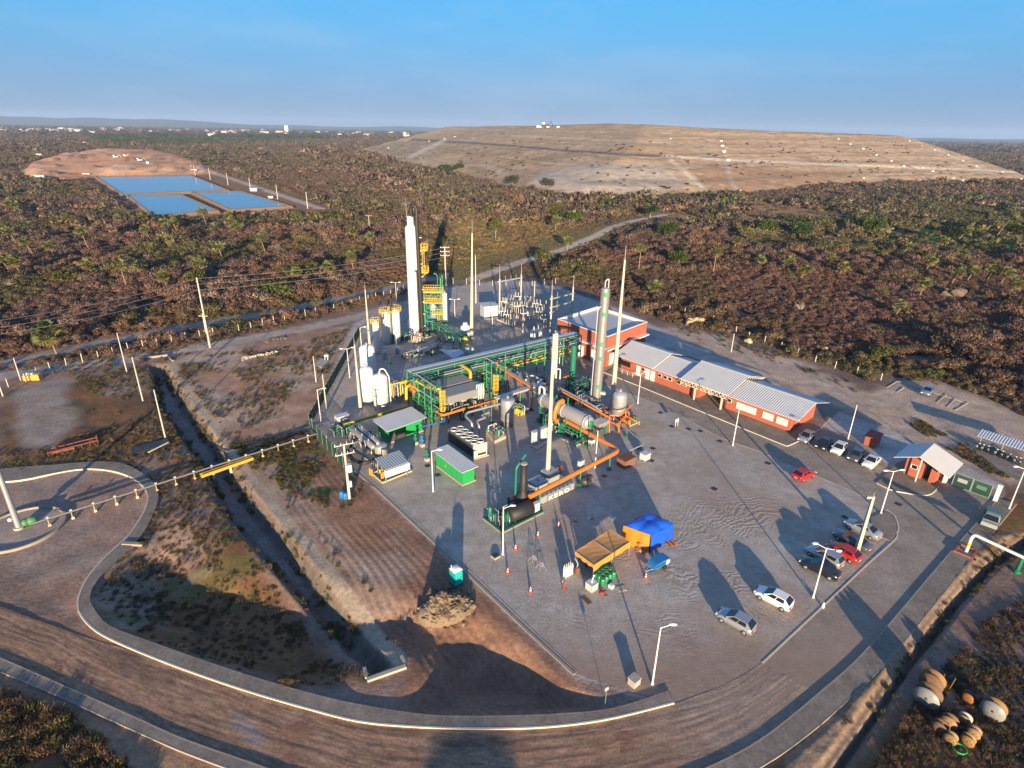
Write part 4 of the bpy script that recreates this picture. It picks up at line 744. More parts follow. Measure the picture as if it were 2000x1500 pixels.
def tree(px,py,h,R,col,label,seed,n=900,name='leafy_tree',cat='tree',bare=False):
    base=G(px,py); z0=gz(base.x,base.y); r=T(name,label,cat,(base.x,base.y,z0-.1)); rr_=np.random.default_rng(seed)
    mb=MB(); mb.cyl((base.x,base.y,z0-.1),(base.x,base.y,z0+h*.45),.16*R/2+.05,.09,8)
    tips=[]
    for k in range(7):
        a=k*.9+rr_.uniform(0,.5); q=R*rr_.uniform(.35,.75); e=Vector((base.x+q*math.cos(a),base.y+q*math.sin(a),z0+h*rr_.uniform(.55,.9))); s=Vector((base.x,base.y,z0+h*rr_.uniform(.2,.45)))
        mb.cyl(s,e,.07,.025,5); tips.append(e)
        if bare:
            for j in range(4):
                e2=e+Vector((rr_.uniform(-1,1),rr_.uniform(-1,1),rr_.uniform(-.1,.7)))*R*.45; mb.cyl(e-(e-s)*rr_.uniform(.1,.5),e2,.035,.012,4,sm=False)
    P('trunk',mb,mat('bleached_branch',(.5,.45,.38),.9) if bare else M_TRUNK,r)
    if not bare:
        tp=np.array([tuple(t) for t in tips]+[(base.x,base.y,z0+h*.8)]); k=rr_.integers(0,len(tp),n); d=rr_.normal(size=(n,3)); d/=np.linalg.norm(d,axis=1)[:,None]
        p=tp[k]+d*(R*.46*rr_.uniform(.4,1.05,n)**.6)[:,None]*np.array((1,1,.7)); v,f=cards(p,rr_.uniform(.18,.42,n)*R/2.6,rr_,1.5,True)
        v-=np.array((base.x,base.y,z0-.1)); me=lmesh('crown',v,f,np.array(col),(np.clip(rr_.normal(1,.28,n),.4,1.8)*rr_.normal(1,.15,len(tp))[k])[:,None]*np.ones(3))
        o=bpy.data.objects.new('crown',me); COL.objects.link(o); o.parent=r
    return r
GRA=(.07,.11,.022); GRB=(.05,.085,.02); OLV=(.115,.115,.035)
tree(1325,520,6,4.2,GRA,'round bright green tree among the palms behind the red buildings',301)
tree(1300,468,7,5,GRB,'dark green tree on the edge of the dirt track bend',302); tree(1560,470,8,6,GRB,'broad dark tree beside the grassy clearing under the hill',303)
tree(1495,462,7,5.5,GRA,'bright leafy tree in front of the bare clearing',304); tree(1850,478,8,5,(.03,.05,.02),'dark bushy tree standing alone on the green clearing',305)
tree(968,470,10,4,OLV,'tall vine-covered tree behind the pointed mast',306); tree(1120,440,6,5,(.10,.14,.02),'yellow-green tree below the hill foot',307)
tree(870,340,9,8,GRB,'wide dark tree clump at the forest edge under the hill',308,1200); tree(895,336,9,7,(.06,.08,.03),'grey-green tree at the corner of the forest under the hill',309); tree(1080,425,7,5.5,OLV,'olive tree among dry bushes behind the plant',310)
tree(1000,365,9,7,(.07,.07,.035),'dull green tree before the pale slope of the hill',311); tree(1070,372,10,6,(.08,.075,.045),'tall grey tree against the pale slope of the hill',312)
tree(1560,612,3,2.2,GRA,'dead white branching tree lying in the dark scrub',313,0,'dead_tree','dead tree',True); tree(425,492,4,5,GRA,'pale leafless tree spreading over the scrub below the ponds',314,0,'dead_tree','dead tree',True)
tree(1270,425,7,5,GRB,'green tree beside the end of the climbing track',315); tree(1705,462,7,5,GRA,'green tree at the left edge of the lawn clearing',316)
tree(385,560,5,4,OLV,'olive bush tree above the upper dirt track',317); tree(595,545,5,4.5,OLV,'olive tree behind the leftmost slim mast',318); tree(1060,515,5,4,(.13,.14,.05),'olive bush on the bank between the road and the climbing track',319)
tree(130,556,4,4,OLV,'dull green bush tree among the palms on the left',320); tree(1985,480,9,6,GRB,'dark tree group at the lawn edge on the far right',321)
# ------------------------------------------------------------------ buildings
def brick_mat(name,c):
    nt=NT(name); b=nt.b; b.inputs['Roughness'].default_value=.8
    f=noise_fac(nt,.7,5,.65); f2=noise_fac(nt,8,4); tc=nt.n('ShaderNodeTexCoord')
    mx=nt.n('ShaderNodeMix',data_type='RGBA'); mx.inputs[6].default_value=(*[x*.82 for x in c],1); mx.inputs[7].default_value=(*[x*1.12 for x in c],1); nt.l(f,mx.inputs[0])
    mr=nt.n('ShaderNodeMapRange'); mr.inputs[1].default_value=.3; mr.inputs[2].default_value=.7; mr.inputs[3].default_value=.82; mr.inputs[4].default_value=1.15; nt.l(f2,mr.inputs[0])
    sx=nt.n('ShaderNodeSeparateXYZ'); nt.l(tc.outputs['Object'],sx.inputs[0]); z=nt.n('ShaderNodeMath',operation='MULTIPLY'); z.inputs[1].default_value=11.0; nt.l(sx.outputs[2],z.inputs[0]); fr=nt.n('ShaderNodeMath',operation='FRACT'); nt.l(z.outputs[0],fr.inputs[0])
    g=nt.n('ShaderNodeMath',operation='GREATER_THAN'); g.inputs[1].default_value=.16; nt.l(fr.outputs[0],g.inputs[0]); m2=nt.n('ShaderNodeMapRange'); m2.inputs[3].default_value=.8; nt.l(g.outputs[0],m2.inputs[0])
    mm=nt.n('ShaderNodeMath',operation='MULTIPLY'); nt.l(mr.outputs[0],mm.inputs[0]); nt.l(m2.outputs[0],mm.inputs[1]); vm=nt.n('ShaderNodeVectorMath',operation='SCALE'); nt.l(mx.outputs[2],vm.inputs[0]); nt.l(mm.outputs[0],vm.inputs['Scale']); nt.l(vm.outputs[0],b.inputs['Base Color']); return nt.m
M_BRICK=brick_mat('red_brick',(.42,.115,.066))
M_ROOFM=None
def unit(a,b): d=(b-a); return d.normalized(),d.length
# long red building: front line F0..F1 on the ground, depth line to the back
F0=G(1212,722); F1=G(1541,845); B1=G(1592,812)
du,Lf=unit(F0,F1); dn=Vector((-du.y,du.x,0)); DEP=9.2
M_ROOF=corr('corrugated_zinc_roof',(.58,.59,.59),du,.42)
lb=T('long_red_building','long single-storey red building under four stepped zinc gable roofs','building',tuple(F0))
def LP(s,t,z): return F0+du*s+dn*t+Z*z       # s along the front, t back, z up
def wallbox(mb,s0,s1,t0,t1,z0,z1): mb.hexa([LP(s0,t0,z0),LP(s1,t0,z0),LP(s1,t1,z0),LP(s0,t1,z0)],[LP(s0,t0,z1),LP(s1,t0,z1),LP(s1,t1,z1),LP(s0,t1,z1)])
def gable(mb,s0,s1,t0,t1,z0,zr):             # gable infill prism with ridge along the front
    tm=(t0+t1)/2; mb.add([LP(s0,t0,z0),LP(s0,t1,z0),LP(s0,tm,zr),LP(s1,t0,z0),LP(s1,t1,z0),LP(s1,tm,zr)],[(0,1,2),(5,4,3),(0,2,5,3),(2,1,4,5),(0,3,4,1)])
def roof(mb,s0,s1,t0,t1,z0,zr,th=.10):
    tm=(t0+t1)/2
    for a,b in((t0,tm),(tm,t1)):
        za,zb=(z0,zr) if a==t0 else (zr,z0)
        mb.hexa([LP(s0,a,za),LP(s1,a,za),LP(s1,b,zb),LP(s0,b,zb)],[LP(s0,a,za+th),LP(s1,a,za+th),LP(s1,b,zb+th),LP(s0,b,zb+th)])
sA,sB,sC,sD=0,Lf*.335,Lf*.645,Lf     # left block, canopy start, canopy end, right end
hW=3.1
mb=MB(); wallbox(mb,0,Lf*.515,0,DEP,0,hW); gable(mb,.0,Lf*.515,0,DEP,hW,hW+1.55); wallbox(mb,Lf*.655,Lf,0,DEP,0,hW); gable(mb,Lf*.655,Lf,0,DEP,hW,hW+1.25)
P('wall',mb,M_BRICK,lb)
SEG=[(-1.3,Lf*.245,-1.3,DEP+1.4,hW+.25,hW+2.1),(Lf*.225,Lf*.46,-.9,DEP+1.1,hW-.05,hW+1.62),(Lf*.425,Lf*.70,-1.8,DEP+2.6,hW+.45,hW+2.5),(Lf*.675,Lf+1.6,-1.1,DEP+1.5,hW+.0,hW+1.65)]
for a in SEG:
    mb=MB(); roof(mb,*a); rp_=P('roof',mb,M_ROOF,lb)
    mb=MB(); tm=(a[2]+a[3])/2; mb.bar(LP(a[0],tm,a[5]+.13),LP(a[1],tm,a[5]+.13),.5,.06); P('ridge_cap',mb,M_LGREY,rp_)
M_TRUSS=mat('cream_truss_paint',(.62,.56,.42),.6)
for t0,t1,sp in((-1.75,-1.75,None),(DEP+2.5,DEP+2.5,None)):
    mb=MB(); a,b=Lf*.43,Lf*.695; z1=hW+.40; z0=z1-.75; n=12
    mb.bar(LP(a,t0,z1),LP(b,t0,z1),.12); mb.bar(LP(a,t0,z0),LP(b,t0,z0),.12)
    for k in range(n):
        s=a+(b-a)*k/n; e=a+(b-a)*(k+1)/n; m=(s+e)/2; mb.bar(LP(s,t0,z1),LP(m,t0,z0),.08); mb.bar(LP(m,t0,z0),LP(e,t0,z1),.08)
    P('truss',mb,M_TRUSS,lb)
mb=MB(); b=Lf*.696; tm=DEP/2+.4; n=9
for k in range(n):
    a0=tm+(DEP/2+2)*k/n; a1=tm+(DEP/2+2)*(k+1)/n; f=lambda t:hW+2.4-(t-tm)*(2.05/(DEP/2+2.2)); mb.bar(LP(b,a0,f(a0)-.1),LP(b,a1,f(a1)-.1),.1); mb.bar(LP(b,a0,f(a0)-.9*(1-k/n)-.1),LP(b,a1,f(a1)-.9*(1-(k+1)/n)-.1),.1); mb.bar(LP(b,a0,f(a0)-.1),LP(b,a1,f(a1)-.9*(1-(k+1)/n)-.1),.08)
P('truss',mb,M_TRUSS,lb)
for s in(Lf*.512,Lf*.664):
    mb=MB(); mb.box(LP(s,-1.2,0),.28,.28,hW+.1,math.atan2(du.y,du.x)); P('column',mb,M_KERB,lb)
M_FRAMEW=mat('white_window_frame',(.74,.73,.70),.5)
def opening(s,w,z0,z1,kind='window',panes=1):
    mb=MB(); wallbox(mb,s,s+w,-.09,.02,z0,z1); fr_=P(kind,mb,M_FRAMEW,lb)
    if kind=='window':
        mb=MB(); q=w/panes
        for k in range(panes): wallbox(mb,s+q*k+.07,s+q*(k+1)-.07,-.115,-.07,z0+.08,z1-.08)
        P('pane',mb,M_GLASS if panes==1 else M_PALEG,fr_)
    else:
        mb=MB(); mb.sphere(LP(s+w*.85,-.12,(z0+z1)/2),.06,8); P('handle',mb,M_DARK,fr_)
M_PALEG=mat('bright_blinds_behind_glass',(.62,.63,.62),.25,var=.05)
def sx(px,py=None):                       # distance along the front of the foot seen below a photo column
    lo,hi=0.0,1.0
    for _ in range(40):
        m=(lo+hi)/2; p=F0+du*(Lf*m); X,Y=PXY(np.array([p.x]),np.array([p.y]),np.array([p.z+1.3]))
        if X[0]<px: lo=m
        else: hi=m
    return Lf*lo
mb=MB(); wallbox(mb,sx(1211),sx(1231),-.03,.02,1.2,2.35); P('window',mb,M_GLASS,lb)
for px in(1243,1261,1271): opening(sx(px),1.0,.15,2.35,'door')
for px in(1253,1285,1296,1305,1322,1333,1409,1420): opening(sx(px),.85,1.55,2.3,'window')
for px in(1438,1456,1489,1516): opening(sx(px),2.0,.95,2.2,'window',2)
M_SIGN=mat('green_sign_plate',(.12,.38,.09),.5)
for px in(1313,1429):
    mb=MB(); wallbox(mb,sx(px),sx(px)+.5,-.05,.02,1.9,2.15); P('sign',mb,M_SIGN,lb)
mb=MB(); mb.hexa(*[[F0+du*(Lf+q)+dn*(DEP*t)+Z*z for q,t in((-.01,.42),(.05,.42),(.05,.54),(-.01,.54))] for z in(1.9,2.6)]); P('sign',mb,M_SIGN,lb)
mb=MB()                                   # handrail of the ramp by the left end
for s in(.4,1.8,3.2,4.6): mb.cyl(LP(s,-1.7,.1),LP(s,-1.7,1.1),.035,n=6)
for z in(.5,.8,1.08): mb.cyl(LP(.4,-1.7,z),LP(4.6,-1.7,z),.03,n=6)
for z in(.5,.8,1.08): mb.cyl(LP(4.6,-1.7,z),LP(4.6,-.2,z),.03,n=6)
S('ramp_handrail',mb,M_FRAMEW,'white tubular handrail of the ramp before the left end of the long red building','handrail')
mb=MB(); mb.box(LP(Lf*.55,4,0),2.4,1.8,1.4,math.atan2(du.y,du.x)); mb.box(LP(Lf*.55,4,1.4),1.6,1.5,.5,math.atan2(du.y,du.x)); S('covered_equipment',mb,M_GREY,'grey equipment block standing in the open bay under the truss canopy','equipment')
# flat-roofed red building
q0=G(1089,690); q1=G(1172,732); tz=HT((1089,690),(1089,629)); 
c1=G(1089,626,6.6); c2=G(1187,661,6.6); c4=G(1168,608,6.6); c3=G(1264,632,6.6)
u1=(c2-c1); c4=c1+(c3-c2)
c1,c2,c3,c4=[Vector((p.x,p.y,0)) for p in(c1,c2,c3,c4)]
fb=T('flat_roofed_red_building','red brick switch building with white parapet around a flat pale roof','building',tuple(c1))
mb=MB(); mb.prism([c1,c2,c3,c4],0,6.3); P('wall',mb,M_BRICK,fb)
M_FLAT=mat('pale_roof_sheet',(.50,.50,.50),.6,var=.12,scale=.5); ctr=(c1+c2+c3+c4)/4
mb=MB(); ins=[p+(ctr-p).normalized()*.45 for p in(c1,c2,c3,c4)]; mb.prism(ins,6.3,6.42,bottom=False); rp_=P('roof',mb,M_FLAT,fb)
par=MB(); cap=MB(); Q=[c1,c2,c3,c4]
for i in range(4):
    a,b=Q[i],Q[(i+1)%4]; ai=a+(ctr-a).normalized()*.35; bi=b+(ctr-b).normalized()*.35
    par.hexa([a+Z*6.3,b+Z*6.3,bi+Z*6.3,ai+Z*6.3],[a+Z*6.95,b+Z*6.95,bi+Z*6.95,ai+Z*6.95]); o1=a-(ctr-a).normalized()*.06; o2=b-(ctr-b).normalized()*.06
    cap.hexa([o1+Z*6.95,o2+Z*6.95,bi+Z*6.95,ai+Z*6.95],[o1+Z*7.08,o2+Z*7.08,bi+Z*7.08,ai+Z*7.08])
P('parapet',par,M_BRICK,fb); P('coping',cap,M_WHITE,fb)
lin_=MB()
for i in range(4):
    a,b=[Q[j]+(ctr-Q[j]).normalized()*.36 for j in(i,(i+1)%4)]; ai,bi=[p+(ctr-p).normalized()*.10 for p in(a,b)]; lin_.hexa([a+Z*6.43,b+Z*6.43,bi+Z*6.43,ai+Z*6.43],[a+Z*7.06,b+Z*7.06,bi+Z*7.06,ai+Z*7.06])
P('parapet_lining',lin_,M_WHITE,fb)
mb=MB(); f1,f2=c1-(c3-c2).normalized()*1.0,c2-(c3-c2).normalized()*1.0; e1=c2+(c2-c1).normalized()*1.0
mb.hexa([f1+Z*4.1,f2+Z*4.1,c2+Z*4.1,c1+Z*4.1],[f1+Z*4.32,f2+Z*4.32,c2+Z*4.32,c1+Z*4.32]); mb.hexa([c2+Z*4.1,f2+Z*4.1+(c2-c1).normalized()*1.0,c3+(c2-c1).normalized()*1.0+Z*4.1,c3+Z*4.1],[c2+Z*4.32,f2+Z*4.32+(c2-c1).normalized()*1.0,c3+(c2-c1).normalized()*1.0+Z*4.32,c3+Z*4.32]); P('canopy_slab',mb,M_WHITE,fb)
ud=(c2-c1).normalized(); nd=-(c3-c2).normalized(); vd=(c3-c2).normalized(); LL=(c2-c1).length
def fopen(org,d,n,s,w,z0,z1,nm,m):
    mb=MB(); a=org+d*s; b=org+d*(s+w); mb.hexa([a+Z*z0,b+Z*z0,b+n*.08+Z*z0,a+n*.08+Z*z0],[a+Z*z1,b+Z*z1,b+n*.08+Z*z1,a+n*.08+Z*z1]); return P(nm,mb,m,fb)
for s in(.12,.45,.72): fopen(c1,ud,nd,LL*s,1.9,.1,2.9,'door',M_WHITE)
for s in(1.2,3.6,6.2): fopen(c2,vd,ud,s,1.8,.1,2.8,'door',M_WHITE)
# guard house
g0=G(1763,925); g1=G(1789,934); gA=G(1826,937); a_=math.atan2(du.y,du.x)
gu=(G(1808,934)-g0); gu.z=0; gu=du.copy(); gn=dn.copy(); gl=3.6; gd=3.4
gh=T('guard_house','small red gatehouse with a tilted white and blue zinc roof beside the gate','gatehouse',tuple(g0))
def GPt(s,t,z): return g0+gu*s+gn*t+Z*z
def gbox(mb,s0,s1,t0,t1,z0,z1): mb.hexa([GPt(s0,t0,z0),GPt(s1,t0,z0),GPt(s1,t1,z0),GPt(s0,t1,z0)],[GPt(s0,t0,z1),GPt(s1,t0,z1),GPt(s1,t1,z1),GPt(s0,t1,z1)])
mb=MB(); gbox(mb,0,2.3,0,gd,.1,2.9); gbox(mb,3.3,4.1,0,gd,.1,2.9); gbox(mb,2.3,3.3,1.2,gd,.1,2.9); mb.add([GPt(0,0,2.9),GPt(0,gd,2.9),GPt(2,0,4.0),GPt(2,gd,4.0),GPt(4.1,0,2.9),GPt(4.1,gd,2.9)],[(0,2,4),(1,5,3),(0,1,3,2),(2,3,5,4)]); P('wall',mb,M_BRICK,gh)
mb=MB(); gbox(mb,2.4,3.2,1.13,1.21,.1,2.3); d_=P('door',mb,M_GLASS,gh); mb=MB(); gbox(mb,2.28,2.4,1.1,1.22,.1,2.5); P('frame',mb,M_FRAMEW,d_)
mb=MB(); gbox(mb,.6,1.6,-.07,.02,1.4,2.1); w_=P('window',mb,M_FRAMEW,gh); mb=MB(); gbox(mb,.85,1.55,-.09,-.06,1.47,2.03); P('pane',mb,M_GLASS,w_)
M_ROOFG=corr('gatehouse_roof',(.68,.66,.62),dn,.5)
mb=MB(); th=.1
for s0,s1,z0,z1 in((-1.4,1.7,2.75,4.15),(1.7,5.9,4.15,2.55)): mb.hexa([GPt(s0,-1.5,z0),GPt(s1,-1.5,z1),GPt(s1,gd+1.6,z1),GPt(s0,gd+1.6,z0)],[GPt(s0,-1.5,z0+th),GPt(s1,-1.5,z1+th),GPt(s1,gd+1.6,z1+th),GPt(s0,gd+1.6,z0+th)])
P('roof',mb,M_ROOFG,gh)
mb=MB(); gbox(mb,2.0,2.14,-1.3,-1.16,.1,3.85); P('post',mb,M_FRAMEW,gh)
# gate and its white pillars
pA,pB=G(1844,943),G(1943,979)
for p,top,lab in((pA,(1854,910),'white gate pillar beside the gatehouse'),(pB,(1955,948),'white gate pillar with a side lamp next to the parked truck')):
    r=T('gate_pillar',lab,'pillar',tuple(p)); h=2.6; mb=MB(); mb.box(p,.5,.5,h,a_); P('shaft',mb,M_WHITE,r); mb=MB(); mb.box(p+Z*h,.6,.6,.12,a_); P('cap',mb,M_WHITE,r)
gd_,gL=unit(pA,pB); gt=T('slatted_gate','green mesh double gate with two blank sign plates between white pillars','gate',tuple(pA+gd_*.8))
for k in range(2):
    a=pA+gd_*(.9+(gL-1.6)/2*k); b=a+gd_*((gL-1.8)/2); mb=MB()
    for z in(.12,2.2): mb.bar(a+Z*z,b+Z*z,.08)
    for q in(a,b): mb.bar(q+Z*.1,q+Z*2.2,.08)
    lf=P('leaf',mb,mat('gate_grey_green',(.25,.33,.28),.5),gt); mb=MB()
    n=26
    for j in range(1,n): q=a+(b-a)*(j/n); mb.bar(q+Z*.14,q+Z*2.18,.05)
    P('mesh_panel',mb,mat('gate_dark_mesh',(.012,.06,.05),.6),lf); m_=(a+b)/2; mb=MB(); mb.hexa([m_-gd_*.6+Z*1.0+gn*-.06,m_+gd_*.6+Z*1.0+gn*-.06,m_+gd_*.6+Z*1.0,m_-gd_*.6+Z*1.0],[m_-gd_*.6+Z*1.6+gn*-.06,m_+gd_*.6+Z*1.6+gn*-.06,m_+gd_*.6+Z*1.6,m_-gd_*.6+Z*1.6]); P('sign_plate',mb,M_GREY if k==0 else mat('gate_sign_green',(.10,.22,.12),.5),lf)
# small red hut
p=G(1702,868); r=T('red_hut','tiny red brick hut with a sloping red roof behind the row of cars','hut',tuple(p)); mb=MB(); mb.box(p,1.7,2.2,1.7,a_); P('wall',mb,M_BRICK,r)
mb=MB(); x1,y1=du*1.0,dn*1.3; mb.hexa([p-x1-y1+Z*1.66,p+x1-y1+Z*1.66,p+x1+y1+Z*1.95,p-x1+y1+Z*1.95],[p-x1-y1+Z*1.76,p+x1-y1+Z*1.76,p+x1+y1+Z*2.05,p-x1+y1+Z*2.05]); P('roof',mb,mat('red_tin_roof',(.30,.05,.03),.6),r)
# motorcycle shelter on the right
s0=G(1900,872); s1=s0+du*13.0; sr=T('bike_shelter','long pale lean-to shelter roof over a row of motorcycles','shelter',tuple(s0))
M_SROOF=corr('shelter_sheet',(.46,.50,.56),du,.38)
mb=MB(); mb.hexa([s0+Z*1.95,s1+Z*1.95,s1+dn*2.6+Z*2.35,s0+dn*2.6+Z*2.35],[s0+Z*2.02,s1+Z*2.02,s1+dn*2.6+Z*2.42,s0+dn*2.6+Z*2.42]); P('roof',mb,M_SROOF,sr)
for k in range(5):
    q=s0+du*(.4+3.0*k)+dn*2.3; mb=MB(); mb.cyl(q,q+Z*2.25,.06,n=8); P('post',mb,M_GALV,sr)
slab('parking_pavement',[(1888,886),(1945,868),(2060,925),(2030,960)],.05,M_SIDE)
# ------------------------------------------------------------------ masts, lamps and poles
def mast(b,t,spike,d0,d1,label,name='lightning_mast',m=None):
    p=G(*b); h=HT(b,t); d=ray(*t); x=d.x*(p.y/d.y); r=T(name,label,'mast',tuple(p)); mb=MB(); q=Vector((p.x+(x-p.x)*.5,p.y,h)); mb.cyl(p,q,d0/2,d1/2,10); mb.cyl(p+Z*1.6,p+Z*1.75,d0/2+.04,n=10); P('shaft',mb,m or M_MAST,r)
    if spike: mb=MB(); h2=HT(b,spike); mb.cyl(q,Vector((q.x+(q.x-p.x)*.1,p.y,h2)),.06,.015,6); P('lightning_rod',mb,M_GALV,r)
    return r
mast((722,672),(712.6,565),(711,551),.62,.22,'slim leaning-looking concrete mast beside the yellow railed white tanks')
mast((704.5,801),(691.6,673),(690.5,652),.66,.22,'pointed concrete mast in front of the three fat white tanks')
mast((921,662),(925.5,455),(926,428),.95,.34,'tall pointed concrete mast standing alone by the white kiosk'); mast((929.5,592),(928,498),None,.42,.22,'short concrete pole just behind the tall pointed mast')
mast((1195,795),(1220,507),(1223.6,478),1.0,.34,'tall pointed concrete mast next to the silver tower with green discs')
mast((1069,944),(1082,652),None,.78,.34,'nearest tall concrete mast, rising from the grey engine blocks')
M_LAMP=mat('lamp_head_white',(.78,.78,.76),.4,var=.04)
M_POLEW=mat('white_lamp_post',(.70,.69,.65),.5,var=.06,streak=.12)
def lamp(b,t,heads,label,d=.17,arm=.9,ang=0.0):
    p=G(*b); h=max(3,HT(b,t)); r=T('street_lamp',label,'street lamp',tuple(p),'white street lamps around the plant'); mb=MB(); mb.cyl(p,p+Z*h,d/2*1.15,d/2*.7,8); mb.cyl(p,p+Z*.25,d*.9,n=8); P('post',mb,M_POLEW,r)
    for k in range(heads):
        a=ang+k*math.pi; e=Vector((math.cos(a),math.sin(a),0)); q=p+Z*h; mb=MB(); mb.cyl(q-Z*.1,q+e*arm+Z*.12,.045,n=6); P('arm',mb,M_POLEW,r)
        mb=MB(); c=q+e*(arm+.25)+Z*.12; mb.sphere(c,.42,10,sq=(max(.38,abs(e.x)),max(.38,abs(e.y)),.3)); P('lamp_head',mb,M_LAMP,r)
    return r
for b,t,n,a,l in [((982,1083),(985,992),1,.3,'white lamp post in front of the black stack skid'),((846,960),(844,881),1,.2,'white lamp post with a low floodlight beside the near green shed'),((1274,1336),(1286,1225),1,.2,'nearest white lamp post, at the end of the curved sidewalk'),((1588,1167),(1608,1070),2,2.6,'twin-headed white lamp post behind the black car'),((1720,1003),(1745,920),2,.1,'twin-headed white lamp post across the road from the gatehouse'),((1431,870),(1444.5,798),1,.5,'white lamp post on the road in front of the bright window blinds'),((1245.5,788),(1252,730),1,.5,'white lamp post on the road by the doors of the long red building'),((1656,858),(1672,791),0,0,'white post with no arm behind the row of parked cars'),((1970,995),(2000,915),1,2.9,'white lamp post beyond the right gate pillar'),((1092,719),(1093,667),0,0,'thin white post before the flat roofed red building'),((1021,650),(1023,613),1,.3,'short white lamp post at the substation corner'),((961.6,655),(963.6,608),1,.3,'short white lamp post in front of the white kiosk'),((627,824),(620,761),1,.3,'white lamp post inside the sharp corner of the green fence'),((683,737),(678,681),2,.4,'twin-headed white lamp post inside the green fence beside the fat white tanks'),((706,676),(703,640),1,.3,'white lamp post in the far corner of the green fence'),((888.6,619),(887.6,585),2,.1,'small twin lamp post between the grey vessel and the kiosk'),((775,594),(773,552),2,.1,'small twin lamp post behind the yellow railed tanks'),((1162,914),(1168,841),0,0,'white post standing before the big grey vessel')]:
    lamp(b,t,n,l,ang=a)
def pole(b,t,label,d=.22,name='concrete_pole',cat='pole'):
    p=G(*b); h=HT(b,t); z0=gz(p.x,p.y); mb=MB(); mb.cyl((p.x,p.y,z0-.2),(p.x,p.y,h),d/2*1.25,d/2*.8,8); return S(name,mb,M_MAST,label,cat,loc=(p.x,p.y,z0))
for b,t,l in [((248,727),(219,650),'concrete pole left of the culvert'),((279,782),(264,697),'concrete pole at the head of the dark channel'),((323,855),(298.5,761),'concrete pole on the weedy bank of the dark channel'),((41,743),(26,699),'grey pole behind the orange skip'),((6,774),(-2,740),'concrete pole cut by the left edge of the view'),((617.6,746),(611,696),'bare pole on the dirt outside the green fence'),((637.6,798),(628,731),'grey pole just inside the green fence near its corner'),((1428,687),(1431,651),'short white post behind the long red building')]: pole(b,t,l)
def cross_pole(b,t,label,arms,d=.34,extra=None):
    p=G(*b); h=HT(b,t); r=T('utility_pole',label,'utility pole',tuple(p)); mb=MB(); mb.cyl(p,p+Z*h,d/2*1.2,d/2*.75,8); P('post',mb,M_MAST,r)
    for z,w,a in arms:
        e=Vector((math.cos(a),math.sin(a),0)); mb=MB(); mb.bar(p-e*w/2+Z*(h-z),p+e*w/2+Z*(h-z),.13); arm=P('crossarm',mb,M_MAST,r); 
        for k in(-.9,-.3,.3,.9):
            mb=MB(); q=p+e*(w/2*k)+Z*(h-z+.06); mb.cyl(q,q+Z*.32,.05,.03,6); P('insulator',mb,M_WHITE,arm)
    return r,p,h
r_,pU,hU=cross_pole((410.5,679),(382,542),'tall utility pole with a shorter pole strapped on, beside the dirt road',[],.4)
q=G(404,655); mb=MB(); mb.cyl(q,q+Z*5.4,.2,.17,8); P('second_post',mb,M_MAST,r_); mb=MB(); mb.bar(q+Vector((-1.1,0,4.9)),q+Vector((1.1,0,4.9)),.14); P('crossarm',mb,M_MAST,r_)
r_,p_,h_=cross_pole((683,975),(676,867),'concrete utility pole with two crossarms and a pale transformer box outside the yard',[(.15,2.6,.5),(1.55,2.6,.5)],.36)
mb=MB(); mb.box(p_+Vector((.35,-.1,h_-4.2)),.75,.6,1.1,.4); P('transformer',mb,M_LGREY,r_); mb=MB(); mb.box(p_+Vector((.3,-.1,2.1)),.45,.3,.9,.4); P('meter_box',mb,M_LGREY,r_)
mb=MB(); mb.tube([p_+Vector((.5,-.3,h_-4.2)),p_+Vector((1.2,.5,h_-5.6)),p_+Vector((3.0,1.8,1.0))],.09,6,bend=1); P('cable_duct',mb,M_DARK,r_)
cross_pole((872,604),(867,482),'tall slender pole with wire arms behind the green tower',[(.2,2.6,.1),(1.3,2.6,.1),(2.4,2.6,.1)],.42)
cross_pole((722,450),(720,421),'far small T-shaped pole in the brown scrub behind the plant',[(.1,3.2,.1)],.35)
# overhead wires from the left pole
mb=MB()
for k,dz in enumerate((.0,1.3,2.6)):
    a=pU+Z*(hU-.2-dz)
    for e,sag in((AT(-60,640+14*k-6,pU.y-38),.9),(AT(868,484+9*k,G(872,604).y),1.1)):
        pts=[a+(e-a)*(j/14)-Z*(sag*4*(j/14)*(1-j/14)) for j in range(15)]; mb.tube(pts,.028,4)
S('overhead_wires',mb,M_WIRE,'three thin power wires strung past the tall pole beside the dirt road','wires')
# lighting pole of the round pad with its spotlight
p=G(38,1032); r=T('pad_mast','thick pale grey pole rising from the round pad out of view','pole',tuple(p)); mb=MB(); mb.cyl(p,p+Z*14,.36,.22,12); P('shaft',mb,M_GALV,r); mb=MB(); mb.cyl(p,p+Z*.3,.6,n=10); P('base',mb,M_CONC,r); mb=MB(); mb.sphere(p+Vector((-.5,-.3,1.5)),.26,10); P('lamp_head',mb,M_LAMP,r)
